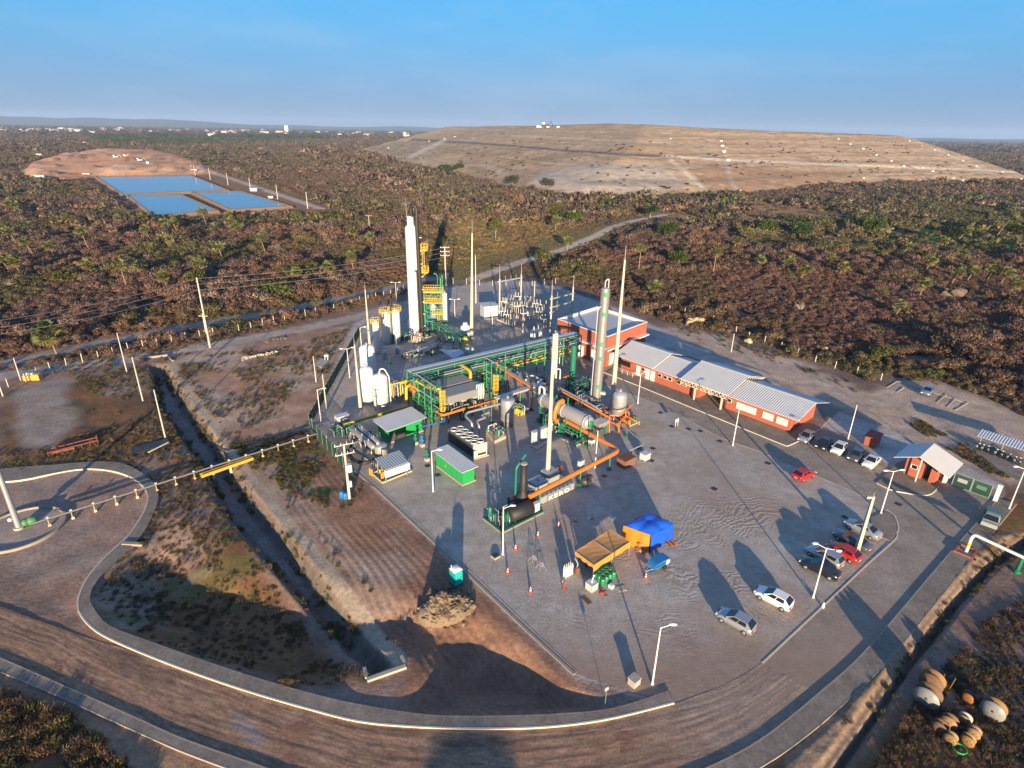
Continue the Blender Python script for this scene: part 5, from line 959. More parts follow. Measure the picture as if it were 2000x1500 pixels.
# parked concrete H-post by the dark car
p=G(1672,1082); h=HT((1672,1082),(1706,969)); r=T('grooved_concrete_post','tall grooved concrete post with a small camera among the parked cars','post',tuple(p)); mb=MB(); mb.hexa([p+Vector((-.22,-.2,0)),p+Vector((.22,-.2,0)),p+Vector((.22,.2,0)),p+Vector((-.22,.2,0))],[p+Vector((-.14,-.14,h)),p+Vector((.14,-.14,h)),p+Vector((.14,.14,h)),p+Vector((-.14,.14,h))]); P('shaft',mb,M_MAST,r)
mb=MB(); mb.hexa([p+Vector((-.06,-.22,.3)),p+Vector((.06,-.22,.3)),p+Vector((.06,-.195,.3)),p+Vector((-.06,-.195,.3))],[p+Vector((-.04,-.165,h-.3)),p+Vector((.04,-.165,h-.3)),p+Vector((.04,-.14,h-.3)),p+Vector((-.04,-.14,h-.3))]); P('groove',mb,M_GREY,r); mb=MB(); mb.box(p+Vector((-.5,0,h-.3)),.6,.3,.3); mb.cyl(p+Z*h,p+Z*(h+.5),.03,n=6); P('camera',mb,M_GREY,r)
# ------------------------------------------------------------------ fences
def bar_fence(pts,h,label,step=2.2,name='green_mesh_fence'):
    L=[G(*p) for p in pts]; r=T(name,label,'fence',tuple(L[0]))
    for a,b in zip(L[:-1],L[1:]):
        d,l=unit(a,b); n=max(1,round(l/step))
        for k in range(n):
            p=a+d*(l*k/n); q=a+d*(l*(k+1)/n); mb=MB()
            for z in(.12,h*.5,h-.05): mb.bar(p+Z*z,q+Z*z,.05)
            for j in range(1,14): s=p+(q-p)*(j/14); mb.bar(s+Z*.1,s+Z*h,.10,.03)
            P('mesh_panel',mb,M_FENCE,r); mb=MB(); mb.tube([p,p+Z*(h+.15),p+Z*(h+.45)+Vector((.25,-.2,0)),p+Z*(h+.45)+Vector((.45,-.35,0))],.045,6,bend=.25); P('post',mb,M_FPOST,r)
M_FENCE=mat('dark_green_mesh',(.006,.035,.026),.6,var=.2); M_FPOST=mat('pale_green_post',(.16,.26,.21),.5)
bar_fence([(703,652),(605,832),(612,846),(640,880),(694,938)],2.1,'dark green mesh fence bending around the left corner of the plant')
def post_fence(L2,label,step,h=1.5,skip=0,name='post_and_wire_fence'):
    L=resample(GL(L2,3),max(3,int(sum((G(*a)-G(*b)).length for a,b in zip(L2[:-1],L2[1:]))/step))); r=T(name,label,'fence',tuple(L[0]))
    tops=[]
    for p in L:
        z0=gz(p.x,p.y); hh=h*random.uniform(.85,1.1); mb=MB(); lean=Vector((random.uniform(-.1,.1),random.uniform(-.1,.1),hh)); mb.bar(Vector((p.x,p.y,z0-.1)),Vector((p.x,p.y,z0))+lean,.16,.14); P('post',mb,M_POSTW,r); tops.append(Vector((p.x,p.y,z0)))
    mb=MB()
    for z in(.5,.9,1.3): mb.tube([t+Z*z for t in tops],.012,4)
    P('wire',mb,M_WIRE,r)
M_POSTW=mat('whitewashed_post',(.52,.47,.40),.85,var=.25)
post_fence([(-20,765),(60,742),(90,726),(150,710),(300,676),(450,650),(600,618),(760,578),(800,565)],'row of pale wire fence posts between the two dirt tracks',2.9,2.0)
post_fence([(860,552),(930,556),(1000,560),(1060,556),(1085,553)],'row of pale wire fence posts behind the substation',4.0,1.9)
post_fence([(1225,590),(1290,604),(1350,617),(1400,632),(1450,655),(1520,680),(1590,705),(1660,728),(1720,742)],'row of white fence posts along the scrub edge behind the red buildings',4.2,1.7)
post_fence([(610,828),(640,866),(672,902)],'short wire fence at the weedy corner outside the green fence',6,1.2)
# ------------------------------------------------------------------ white columns and tanks
def vtank(b,top,dia,label,name='white_tank',cat='tank',m=None,dome=.28,legs=0,skirt=True,bands=0,ladder=None,noz=True):
    p=G(*b); h=HT(b,top); r_=dia/2; r=T(name,label,cat,tuple(p)); z0=legs; mb=MB(); dh=r_*dome*2
    pr=[(r_*.5,z0-.0 if not legs else z0-.25),(r_,z0+.02 if not legs else z0+.1)]+[(r_,h-dh)]+[(r_*math.cos(t),h-dh+dh*math.sin(t)) for t in(.25,.5,.8,1.1,1.35)]+[(.02,h)]
    mb.lathe(p,pr,24); bd=P('shell',mb,m or M_TANKW,r)
    for k in range(bands):
        z=z0+(h-dh-z0)*(k+1)/(bands+1); mb=MB(); mb.lathe(p,[(r_+.003,z-.05),(r_+.035,z-.05),(r_+.035,z+.05),(r_+.003,z+.05)],24); P('band',mb,m or M_TANKW,r)
    if legs:
        for k in range(4):
            a=k*math.pi/2+.6; q=p+Vector((math.cos(a)*r_*.85,math.sin(a)*r_*.85,0)); mb=MB(); mb.cyl(q,q+Z*(legs+.3),.1,n=8); P('leg',mb,M_GREY,r)
    if noz: mb=MB(); mb.cyl(p+Z*(h-.1),p+Z*(h+.35),.18,n=10); mb.cyl(p+Z*(h+.3),p+Z*(h+.38),.28,n=10); P('nozzle',mb,M_GALV,r)
    return r,p,h
vtank((722,747),(719,673),3.05,'fat white tank farthest back of the three by the green fence',legs=.8,bands=2)
vtank((720,790),(717.5,716),2.6,'middle white tank of the three, behind the nearest one',legs=1.0,bands=3)
r,p,h=vtank((746,800),(745,730),2.75,'nearest of the three fat white tanks, with a pipe loop on top',legs=1.1,bands=2)
mb=MB(); mb.tube([p+Vector((.1,0,h)),p+Vector((.1,0,h+.9)),p+Vector((.9,.2,h+.9)),p+Vector((1.7,.1,h-.6)),p+Vector((1.7,.1,.5))],.13,8,bend=.4); P('vent_pipe',mb,M_LGREY,r)
def railing(mb,c,r_,z,a0=0,a1=6.283,h=1.05,n=18):
    pts=[Vector((c[0]+r_*math.cos(a0+(a1-a0)*k/n),c[1]+r_*math.sin(a0+(a1-a0)*k/n),z)) for k in range(n+1)]
    for dz in(.15,.55,h): mb.tube([q+Z*dz for q in pts],.045,5)
    for q in pts: mb.cyl(q,q+Z*h,.04,n=5)
    mb.lathe((c[0],c[1],z),[(r_*.55,0),(r_+.05,0),(r_+.05,.12),(r_*.55,.12)],24)
def toprail(r,p,h,rad):
    mb=MB(); railing(mb,(p.x,p.y),rad,h); P('yellow_platform',mb,M_YEL,r)
r,p,h=vtank((738,690),(737,626),1.5,'slim white column tank with a round yellow railing on top'); toprail(r,p,h-.6,1.15)
r,p,h=vtank((757,670),(756,607),2.05,'white tank under the left half of the double yellow railing'); toprail(r,p,h-.5,1.45)
mb=MB(); a=p+Vector((-1.25,-.3,0)); 
for s in(-.22,.22): mb.cyl(a+Vector((s,0,1)),a+Vector((s,0,h)),.04,n=5)
k=1.2
while k<h: mb.cyl(a+Vector((-.22,0,k)),a+Vector((.22,0,k)),.03,n=5); k+=.4
P('ladder',mb,M_YEL,r)
r,p,h=vtank((775,669),(775,603),2.15,'white tank under the right half of the double yellow railing'); toprail(r,p,h-.5,1.5)
p=G(768,672); mb=MB(); h=HT((768,672),(766,582)); mb.cyl(p,p+Z*h*.86,.13,n=10); mb.cyl(p+Z*h*.72,p+Z*h,.27,n=12); S('black_vent_stack',mb,M_BLACK,'thin black stack standing in front of the yellow railed white tanks','stack')
# the great white column
b=(811,650); p=G(*b); r=T('white_distillation_column','tallest white banded column with a looping black pipe','column',tuple(p)); hs=HT(b,(804,446)); ht=HT(b,(807,424)); tx=AT(804,446,p.y).x-p.x
R0=1.32; mb=MB(); mb.cyl(p,p+Vector((tx*.35,0,hs)),R0,R0,28); mb.lathe(p+Vector((tx*.35,0,hs)),[(R0,0),(R0*.97,.25),(R0*.8,.5),(.85,.7),(.78,.75)],28); P('shell',mb,M_TANKW,r)
mb=MB(); mb.lathe(p+Vector((tx*.35,0,0)),[(.76,hs+.5),(.76,ht),(.6,ht+.2),(.05,ht+.25)],20); P('upper_shell',mb,M_TANKW,r)
for k in range(1,20): z=hs*k/20; mb=MB(); mb.lathe(p+Vector((tx*.35*z/hs,0,0)),[(R0+.002,z-.05),(R0+.045,z-.05),(R0+.045,z+.05),(R0+.002,z+.05)],28); P('flange_ring',mb,M_WHITE,r)
mb=MB(); x0=1.75; c=p+Vector((tx*.35,-.3,0)); mb.tube([c+Vector((.3,.2,ht+.1)),c+Vector((.3,.1,ht+2.2)),c+Vector((1.0,-.2,ht+2.9)),c+Vector((1.7,-.3,ht+2.0)),c+Vector((1.6,-.5,ht-1)),p+Vector((1.9,-.6,2.6)),p+Vector((1.9,-.6,1.0))],.46,12,bend=1.0); P('overhead_pipe',mb,M_BLACK,r)
mb=MB(); mb.tube([p+Vector((.75,-1.35,hs*.62)),p+Vector((1.35,-1.35,hs*.62)),p+Vector((1.42,-1.35,.6))],.2,8,bend=.4); P('side_pipe',mb,M_BLACK,r)
for k in range(8): z=2+k*hs/8.3; mb=MB(); mb.bar(p+Vector((1.0,-.9,z)),p+Vector((2.7,-.5,z)),.13); P('pipe_bracket',mb,M_WHITE,r)
mb=MB(); mb.cyl(p+Vector((tx*.35-.8,0,ht)),p+Vector((tx*.35-.8,0,ht+4.2)),.05,.02,6); P('lightning_rod',mb,M_GALV,r)
def platform(mb,c,sx_,sy_,h=1.1,a=0.0):
    ca,sa=math.cos(a),math.sin(a); q=[Vector((c.x+x*sx_/2*ca-y*sy_/2*sa,c.y+x*sx_/2*sa+y*sy_/2*ca,c.z)) for x,y in((-1,-1),(1,-1),(1,1),(-1,1))]
    mb.hexa([v for v in q],[v+Z*.14 for v in q])
    for i in range(4):
        s,e=q[i],q[(i+1)%4]; n=max(1,int((e-s).length/.55))
        for dz in(.35,.7,h): mb.bar(s+Z*dz,e+Z*dz,.06)
        for k in range(n): u=s+(e-s)*(k/n); mb.bar(u,u+Z*h,.06)
for z in(HT(b,(829,488)),HT(b,(830,532))):
    mb=MB(); platform(mb,p+Vector((3.2,-.2,z)),1.5,1.5,1.5); mb.bar(p+Vector((2.4,-.2,z-1)),p+Vector((3.6,-.2,z)),.1); P('yellow_platform',mb,M_YEL,r)
mb=MB(); z0=HT(b,(830,532)); z1=HT(b,(829,488))
for s in(-.25,.25): mb.bar(p+Vector((2.9+s,-.6,z0)),p+Vector((2.9+s,-.6,z1)),.06)
z=z0
while z<z1: mb.bar(p+Vector((2.65,-.6,z)),p+Vector((3.15,-.6,z)),.05); z+=.45
P('ladder',mb,M_YEL,r)
# green tower with yellow platforms
b=(849,642); p=G(*b); h=HT(b,(852,540)); r=T('green_steel_tower','green steel frame tower with stacked yellow platforms','steel tower',tuple(p)); w_=2.1; C4=[p+Vector((x*w_,y*1.5,0)) for x,y in((-1,-1),(1,-1),(1,1),(-1,1))]
for k,c in enumerate(C4): mb=MB(); mb.bar(c,c+Z*(h if c.x>p.x else h*.72),.34); P('post',mb,M_GREEN,r)
for lv in(.18,.36,.54,.72): 
    mb=MB()
    for i in range(4): mb.bar(C4[i]+Z*h*lv,C4[(i+1)%4]+Z*h*lv,.22)
    for i in(0,2): mb.bar(C4[i]+Z*h*(lv-.18),(C4[i]+C4[(i+1)%4])/2+Z*h*lv,.14); mb.bar(C4[(i+1)%4]+Z*h*(lv-.18),(C4[i]+C4[(i+1)%4])/2+Z*h*lv,.14)
    P('beam',mb,M_GREEN,r)
for lv,x,w2 in((.74,.1,4.8),(.54,-1.3,2.4),(.54,1.4,2.0),(.33,1.2,2.6)): mb=MB(); platform(mb,p+Vector((x,-1.2,h*lv)),w2,2.2,1.35); P('yellow_platform',mb,M_YEL,r)
mb=MB(); mb.tube([p+Vector((1.2,-.5,h*.74)),p+Vector((1.2,-.5,h+.3)),p+Vector((.6,-.5,h+1.0)),p+Vector((.3,-.5,h+.6))],.16,8,bend=.6); P('top_pipe',mb,M_DGREEN,r)
mb=MB(); mb.lathe(p+Vector((-.2,.2,h*.2)),[(.1,0),(.9,.3),(.9,h*.30),(.1,h*.34)],18); P('vessel',mb,mat('bluish_vessel',(.25,.36,.42),.4),r)
mb=MB(); 
for s in(-.3,.3): mb.bar(p+Vector((1.4+s,-2.0,.2)),p+Vector((1.4+s,-2.0,h*.33)),.07)
z=.5
while z<h*.33: mb.bar(p+Vector((1.1,-2.0,z)),p+Vector((1.7,-2.0,z)),.06); z+=.42
P('ladder',mb,M_YEL,r)
vtank((870,642),(869,571),1.3,'tall narrow grey vessel at the right side of the green tower','grey_vessel','vessel',M_LGREY,bands=1)
r,p,h=vtank((909,665),(907,634),2.3,'squat white drum tank with a capped neck left of the tall mast','white_drum_tank'); mb=MB(); mb.cyl(p+Z*(h-.1),p+Z*(h+.5),.55,n=12); P('neck',mb,M_TANKW,r)
vtank((819,694),(819,680),1.55,'low grey drum on the shaded floor below the white column','grey_drum','tank',M_GREY,dome=.1)
vtank((776,692),(775,680),1.0,'small pale grey pump housing left of the low grey drum','pump_housing','pump',M_GREY,dome=.1)
vtank((752,700),(751,688),.9,'small grey pump housing behind the fat white tanks','pump_housing','pump',M_GREY,dome=.1)
vtank((917,692),(915,678),2.1,'round white-lidded grey pot at the foot of the tall mast','lidded_pot','tank',M_LGREY,dome=.12)
mb=MB(); a=[G(*q,2.1) for q in((857.6,683),(899.6,683),(907,690),(886,701))]; mb.prism(a,2.05,2.2); 
r=T('flat_canopy','flat bluish canopy sheet above the shaded floor','canopy',tuple(G(880,700))); P('roof',mb,mat('pale_blue_sheet',(.42,.50,.62),.4),r)
for q in a: mb=MB(); mb.cyl((q.x,q.y,0),(q.x,q.y,2.05),.06,n=6); P('post',mb,M_GALV,r)
# green trestle trough
a,b=G(852,655),G(906,681); d,l=unit(a,b); n_=Vector((-d.y,d.x,0)); r=T('green_pipe_trestle','green pipe trestle running from the tower towards the tall mast','pipe trestle',tuple(a))
for k in range(5):
    q=a+d*(l*k/4); mb=MB()
    for s in(-1,1): mb.bar(q+n_*s*.9,q+n_*s*.9+Z*3.2,.2)
    mb.bar(q-n_*.9+Z*3.1,q+n_*.9+Z*3.1,.2); P('frame',mb,M_GREEN,r)
for z in(2.4,3.25):
    mb=MB()
    for s in(-.9,.9): mb.bar(a+n_*s+Z*z,b+n_*s+Z*z,.2)
    P('beam',mb,M_GREEN,r)
for s,rr0 in((-.45,.16),(0,.2),(.45,.12)): mb=MB(); mb.cyl(a+n_*s+Z*3.0,b+n_*s+Z*3.0,rr0,n=8); P('pipe',mb,M_DGREEN if s else M_GALV,r)
mb=MB(); mb.cyl(b+d*.3+Z*2.8,b+d*2.4+Z*.5,.62,.5,12); P('chute',mb,M_YEL,r)
# reboiler, pumps and pipe clutter at the foot of the column
def skid(px,label,seed,sx_,sy_,mats,n=16,hmax=1.8,name='pump_skid',base=True,ang=None):
    p=G(*px); rr_=random.Random(seed); a=UA if ang is None else ang; ca,sa=math.cos(a),math.sin(a); loc=lambda x,y,z:Vector((p.x+x*ca-y*sa,p.y+x*sa+y*ca,z)); r=T(name,label,'pump skid',tuple(p))
    if base: mb=MB(); mb.box(p+Z*.02,sx_,sy_,.22,a); P('base_slab',mb,M_CONC,r)
    for k in range(3): mb=MB(); c=loc(rr_.uniform(-.3,.3)*sx_,rr_.uniform(-.3,.3)*sy_,.3); q=c+Vector((ca,sa,0))*rr_.uniform(.6,1.1); mb.cyl(c+Z*.3,q+Z*.3,.28,n=10); mb.cyl(q+Z*.3,q+Vector((ca,sa,0))*.3+Z*.3,.38,n=10); P('pump',mb,mats[k%len(mats)],r)
    mbs=[MB() for _ in mats]
    for k in range(n):
        x,y=rr_.uniform(-.45,.45)*sx_,rr_.uniform(-.45,.45)*sy_; x2,y2=(rr_.uniform(-.45,.45)*sx_,y) if rr_.random()<.5 else (x,rr_.uniform(-.45,.45)*sy_); z=rr_.uniform(.5,hmax)
        mbs[k%len(mats)].tube([loc(x,y,.1),loc(x,y,z),loc(x2,y2,z),loc(x2,y2,.2)],rr_.uniform(.05,.13),6,bend=.2)
    for m_,q in zip(mats,mbs): P('pipework',q,m_,r)
    mb=MB()
    for k in range(5): c=loc(rr_.uniform(-.4,.4)*sx_,rr_.uniform(-.4,.4)*sy_,rr_.uniform(.6,hmax)); mb.cyl(c,c+Z*.08,.18,n=10)
    P('valve_wheel',mb,M_RED if seed%2 else M_GALV,r); return r
M_CREAM=mat('cream_lagging',(.55,.44,.28),.6)
skid((818,668),'cream pipe bundle on the floor below the white column',1,3.2,2.2,[M_CREAM,M_GALV,M_CREAM],22,2.2)
skid((790,665),'dark pump cluster between the white tanks and the column',2,5,3,[M_DARK,M_GALV,M_GREEN],22,2.0)
skid((838,655),'green pump cluster at the foot of the green tower',3,5,3,[M_DGREEN,M_DARK,M_GALV],24,2.4)
skid((868,668),'rusty pump cluster beneath the green trestle',4,4,2.6,[M_RUST,M_GREY,M_DGREEN],14,1.4)
skid((985,705+20),'grey valve cluster under the far part of the pipe rack',5,4,2,[M_GALV,M_GREEN],12,1.6)
def pipe(pts,rad,m,label,name='steel_pipe',n=8,bend=.5,sup=None,msup=None,group=None):
    r=T(name,label,'pipe',tuple(Vector((pts[0].x,pts[0].y,0))),group); mb=MB(); mb.tube(pts,rad,n,bend=bend); P('pipe_run',mb,m,r)
    for s in(sup or []):
        c,z=s; mb=MB(); mb.bar(Vector((c.x,c.y,0)),Vector((c.x,c.y,z)),.16); mb.box(Vector((c.x,c.y,0)),.5,.5,.35,UA); P('support_post',mb,msup or M_GREEN,r)
    return r
pipe([G(732,703,1.6),G(790,690,1.6),G(840,676,1.6),G(858,668,1.6)],.10,M_GALV,'thin pale pipe crossing the shaded floor behind the tanks',sup=[(G(760,697,1.6),1.6),(G(810,685,1.6),1.6)])
pipe([G(742,680,1.2),G(775,677,1.2),G(788,686,1.2),G(820,680,1.2),G(842,672,1.2)],.12,M_GALV,'bent grey pipe in front of the yellow railed white tanks')
# ------------------------------------------------------------------ the pipe rack
top=7.0; A=G(801,728,top); B=G(1128,652,top); A.z=B.z=0; rd,rl=unit(A,B); rn=Vector((-rd.y,rd.x,0)); r=T('pipe_rack','long green steel pipe rack topped by a grey cable tray','pipe rack',tuple(A))
nb=9; hw=1.3
for k in range(nb):
    q=A+rd*(rl*k/(nb-1))
    for s in(-1,1): mb=MB(); mb.bar(q+rn*s*hw,q+rn*s*hw+Z*top,.2); P('post',mb,M_GREEN,r)
    mb=MB()
    for z in(3.4,5.2,top-.15): mb.bar(q-rn*hw+Z*z,q+rn*hw+Z*z,.22)
    P('beam',mb,M_GREEN,r)
for s in(-1,1):
    for z in(3.4,5.2,top-.1): mb=MB(); mb.bar(A+rn*s*hw+Z*z,B+rn*s*hw+Z*z,.16); P('beam',mb,M_GREEN,r)
mb=MB()
for k in range(nb-1):
    a=A+rd*(rl*k/(nb-1))-rn*hw; b=A+rd*(rl*(k+1)/(nb-1))-rn*hw
    if k%2==0 or k>4: mb.bar(a+Z*3.4,b+Z*5.2,.13); mb.bar(a+Z*5.2,b+Z*top,.12); mb.bar(b+Z*3.4,a+Z*5.2,.12)
P('bracing',mb,M_GREEN,r)
mb=MB(); mb.hexa([A+rn*.15+Z*top,B+rn*.15+Z*top,B+rn*1.25+Z*top,A+rn*1.25+Z*top],[A+rn*.15+Z*(top+.22),B+rn*.15+Z*(top+.22),B+rn*1.25+Z*(top+.22),A+rn*1.25+Z*(top+.22)]); P('cable_tray',mb,mat('tray_galvanised',(.52,.56,.60),.4,metal=.3),r)
for s,z,rr0,m_ in((-.9,5.45,.16,M_GALV),(-.5,5.4,.12,M_GREEN),(0,5.45,.15,M_GALV),(.6,5.4,.12,M_DGREEN),(-.7,3.65,.16,M_YEL),(-.2,3.6,.13,M_GALV),(.4,3.65,.17,M_ORA),(-.6,top+.12,.14,M_GREEN),(-.2,top+.12,.10,M_GALV),(-1.0,top+.12,.1,M_GALV)):
    mb=MB(); mb.cyl(A+rn*s+Z*z,B+rn*s+Z*z,rr0,n=8); P('pipe',mb,m_,r)
def branch(t0,Lb,label,back=0):
    a=A+rd*t0; bd=-rn; r=T('pipe_rack_branch',label,'pipe rack',tuple(a+bd*2)); w2=1.0; n=3
    for k in range(1,n+1):
        q=a+bd*(hw+(Lb-hw)*k/n)
        for s in(-1,1): mb=MB(); mb.bar(q+rd*s*w2,q+rd*s*w2+Z*top,.19); mb.box(q+rd*s*w2,.5,.5,.3,UA); P('post',mb,M_GREEN,r)
        mb=MB()
        for z in(2.6,4.6,top-.2): mb.bar(q-rd*w2+Z*z,q+rd*w2+Z*z,.2)
        P('beam',mb,M_GREEN,r)
    for s in(-1,1):
        mb=MB()
        for z in(2.6,4.6,top-.15): mb.bar(a+bd*hw+rd*s*w2+Z*z,a+bd*Lb+rd*s*w2+Z*z,.15)
        for k in range(n): e=a+bd*(hw+(Lb-hw)*k/n)+rd*s*w2; f=a+bd*(hw+(Lb-hw)*(k+1)/n)+rd*s*w2; mb.bar(e+Z*2.6,f+Z*4.6,.13); mb.bar(f+Z*.6,e+Z*2.6,.13)
        P('bracing',mb,M_GREEN,r)
    for s,z,rr0,m_ in((-.6,4.85,.13,M_GALV),(-.2,4.85,.16,M_DGREEN),(.3,4.8,.12,M_GALV),(0,top,.12,M_GALV),(.5,2.8,.13,M_GALV),(-.4,2.8,.15,M_GREEN)): mb=MB(); mb.cyl(a+bd*hw+rd*s+Z*z,a+bd*(Lb-.2)+rd*s+Z*z,rr0,n=8); P('pipe',mb,m_,r)
    return r,a,bd
def cage_ladder(q,label,h,z1):
    r=T('caged_ladder',label,'ladder',tuple(q)); mb=MB(); e=Vector((1,0,0))
    for s in(-.3,.3): mb.bar(q+e*s,q+e*s+Z*h,.08)
    z=.3
    while z<h: mb.bar(q-e*.3+Z*z,q+e*.3+Z*z,.06); z+=.38
    P('rails',mb,M_YEL,r); mb=MB(); f=lambda t:q+Vector((math.cos(t)*.5,-.1-abs(math.sin(t))*.8,0))
    n=7; z=z1
    while z<=h+.01: mb.tube([f(math.pi*k/n)+Z*z for k in range(n+1)],.04,5); z+=(h-z1)/5
    for k in range(n+1): mb.bar(f(math.pi*k/n)+Z*z1,f(math.pi*k/n)+Z*h,.035)
    P('cage',mb,M_YEL,r)
r1,a1,bd=branch(.6,8.3,'left side arm of the green pipe rack beside the orange risers')
r2,a2,bd=branch(15.5,6.3,'middle side arm of the green pipe rack behind the second caged ladder')
cage_ladder(G(866,829),'yellow caged ladder at the front of the left rack arm',HT((866,829),(866,761)),2.9)
cage_ladder(G(968,795),'yellow caged ladder beside the grey cooler on its right',HT((968,795),(968,731)),3.0)
# fin-fan cooler between the arms
zt=5.0; f0=G(874,776,zt); f1=G(947,757,zt); f0.z=f1.z=0; cd,cl_=unit(f0,f1); cn=Vector((-cd.y,cd.x,0)); r=T('fin_fan_cooler','wide grey air cooler box standing inside the pipe rack arms','air cooler',tuple(f0)); dp=3.6
def cbox(mb,a,b,t0,t1,z0,z1): mb.hexa([f0+cd*a+cn*t0+Z*z0,f0+cd*b+cn*t0+Z*z0,f0+cd*b+cn*t1+Z*z0,f0+cd*a+cn*t1+Z*z0],[f0+cd*a+cn*t0+Z*z1,f0+cd*b+cn*t0+Z*z1,f0+cd*b+cn*t1+Z*z1,f0+cd*a+cn*t1+Z*z1])
M_COOL=corr('cooler_louvres',(.26,.26,.26),cn,.45); M_COOLF=mat('cooler_side_panel',(.27,.27,.27),.5,metal=.2,streak=.12)
for t0 in(0,dp+.5):
    mb=MB(); cbox(mb,0,cl_,t0,t0+dp,zt-1.35,zt-.05); P('plenum',mb,M_COOLF,r); mb=MB(); cbox(mb,.08,cl_-.08,t0+.08,t0+dp-.08,zt-.05,zt+.04); P('louvre_top',mb,M_COOL,r)
    for k in range(3): mb=MB(); mb.cyl(f0+cd*(cl_*(k+.5)/3)+cn*(t0+dp/2)+Z*(zt-2.0),f0+cd*(cl_*(k+.5)/3)+cn*(t0+dp/2)+Z*(zt-1.35),1.1,n=18); P('fan_ring',mb,M_GREY,r)
    for k in range(4):
        for s in(.15,dp-.15): q=f0+cd*(.2+(cl_-.4)*k/3)+cn*(t0+s); mb=MB(); mb.bar(q,q+Z*(zt-1.35),.22); P('leg',mb,M_DARK,r)
for k in range(4): mb=MB(); q=f0+cd*(cl_-.5-.35*k)+Z*0; mb.tube([q+cn*.3+Z*(zt-.3),q+cn*.3+Z*(zt+.9),q+cn*-.3+Z*(zt+.9),q+cn*-.3+Z*(zt-1.8)],.1,8,bend=.3); P('inlet_pipe',mb,M_LGREY,r)
skid((905,802),'dark motors and pumps under the front of the grey air cooler',6,9,2.2,[M_DARK,M_GREEN,M_GREY],22,2.0)
# yellow, orange and grey pipes about the rack
pipe([G(838,741,4.6),G(906,722,4.6),G(897,712,5.6),G(902,713,6),G(919,725,6),G(919,740,4.9)],.3,M_YEL,'yellow pipe behind the grey cooler with a curved down-leg',n=10,bend=.9)
pipe([G(814,744,6.2),G(843,760,6.2),G(852,757,6.4),G(861,760,6.2),G(861,772,5.0)],.27,M_YEL,'wavy yellow pipe along the left rack arm',n=10,bend=.7)
pipe([G(784,748,4.6),G(795,744,4.6),G(806,748,4.8),G(793,757,4.8),G(794,784,1.5)],.28,M_YEL,'knotted yellow header pipe at the left end of the rack',n=10,bend=.5)
pipe([G(803,752,4.6),G(812,757,4.8),G(818,764,4.8),G(819,796,.3)],.2,M_YEL,'yellow riser pipe next to the fat orange riser',n=8,bend=.5)
pipe([G(800,752,4.7),G(809,757,4.7),G(809,786,.6)],.34,M_ORA,'fat orange riser at the left end of the rack',n=10,bend=.4)
pipe([G(821,780,2.4),G(860,809,2.4),G(866,811,2.4),G(976,777,2.4),G(1040,759,2.4),G(1110,735,2.4)],.22,M_ORA,'long low orange pipe passing in front of the grey cooler',n=8,bend=.7,sup=[(G(840,793,2.4),2.3),(G(905,797,2.4),2.3),(G(945,785,2.4),2.3),(G(1000,769,2.4),2.3)])
for k,(m_,l) in enumerate(((M_ORA,'orange pipe running down from the rack towards the big vessel'),(M_GALV,'grey pipe running beside the orange one down from the rack'))):
    dx=k*4; pipe([G(971+dx,700-k,6.6),G(971+dx,704-k,6.2),G(972+dx,716-k,4.8),G(1036+dx,755-k,4.8)],.2,m_,l,n=8,bend=.5,sup=[(G(990+dx,728,4.8),4.7),(G(1012+dx,741,4.8),4.7),(G(1036+dx,755,4.8),4.7)],msup=M_RUST)
a,b=G(968,779,3.6),G(1062,750,3.6); d,l=unit(a,b); n_=Vector((-d.y,d.x,0)); mb=MB(); mb.hexa([a-n_*.5,b-n_*.5,b+n_*.5,a+n_*.5],[v+Z*.25 for v in(a-n_*.5,b-n_*.5,b+n_*.5,a+n_*.5)]); r=T('cable_bridge','bluish cable tray bridge above the low orange pipe','cable tray',tuple(Vector((a.x,a.y,0)))); P('tray',mb,mat('tray_galvanised',(.52,.56,.60)),r)
for t in(.1,.5,.95): q=a+d*(l*t); mb=MB(); mb.bar(Vector((q.x,q.y,0)),q,.2); P('post',mb,M_GREEN,r)
pipe([G(1030,758,3.4),G(1048,768,3.4),G(1062,775,3.6)],.18,M_GALV,'grey pipe sloping from the cable bridge to the big vessel',n=8)
pipe([G(988,786,3.2),G(912,806,3.2),G(909,813,3.0),G(922,826,3.0),G(924,850,.6)],.2,M_GALV,'grey pipe looping from the upright grey tank to the chiller',n=8,bend=.7,sup=[(G(960,793,3.2),3.1)])
pipe([G(955,806,2.6),G(939,812,2.6),G(950,815,2.6),G(931,822,2.6),G(936,832,2.4),G(937,850,.4)],.18,M_GALV,'second looping grey pipe by the chiller',n=8,bend=.5)
pipe([G(1048,748,4.6),G(1058,742,4.6),G(1040,733,4.6),G(1028,735,4.4),G(1026,750,2.6)],.16,M_LGREY,'bent pale pipe beside the orange and grey pair',n=8,bend=.5)
pipe([G(1090,760,4.0),G(1140,788,4.0),G(1194,818,3.2)],.17,M_ORA,'thin orange pipe behind the big grey vessel',n=8); pipe([G(1092,757,4.1),G(1160,793,4.1),G(1176,804,3.6)],.17,M_GALV,'thin grey pipe behind the big grey vessel',n=8)
pipe([G(1158,800,.5),G(1158,792,1.2),G(1185,803,1.4),G(1250,860,1.4),G(1257,868,1.4),G(1230,880,1.4)],.1,M_GALV,'thin grey pipe loop on short legs reaching the small cabinet',n=6,bend=.4,sup=[(G(1225,840,1.4),1.4),(G(1250,862,1.4),1.4),(G(1234,878,1.4),1.4)])
pipe([G(868,812,2.0),G(870,822,1.8),G(830,832,1.8),G(820,836,1.8)],.12,M_BLUE,'blue water pipe under the first caged ladder',n=8,bend=.4)
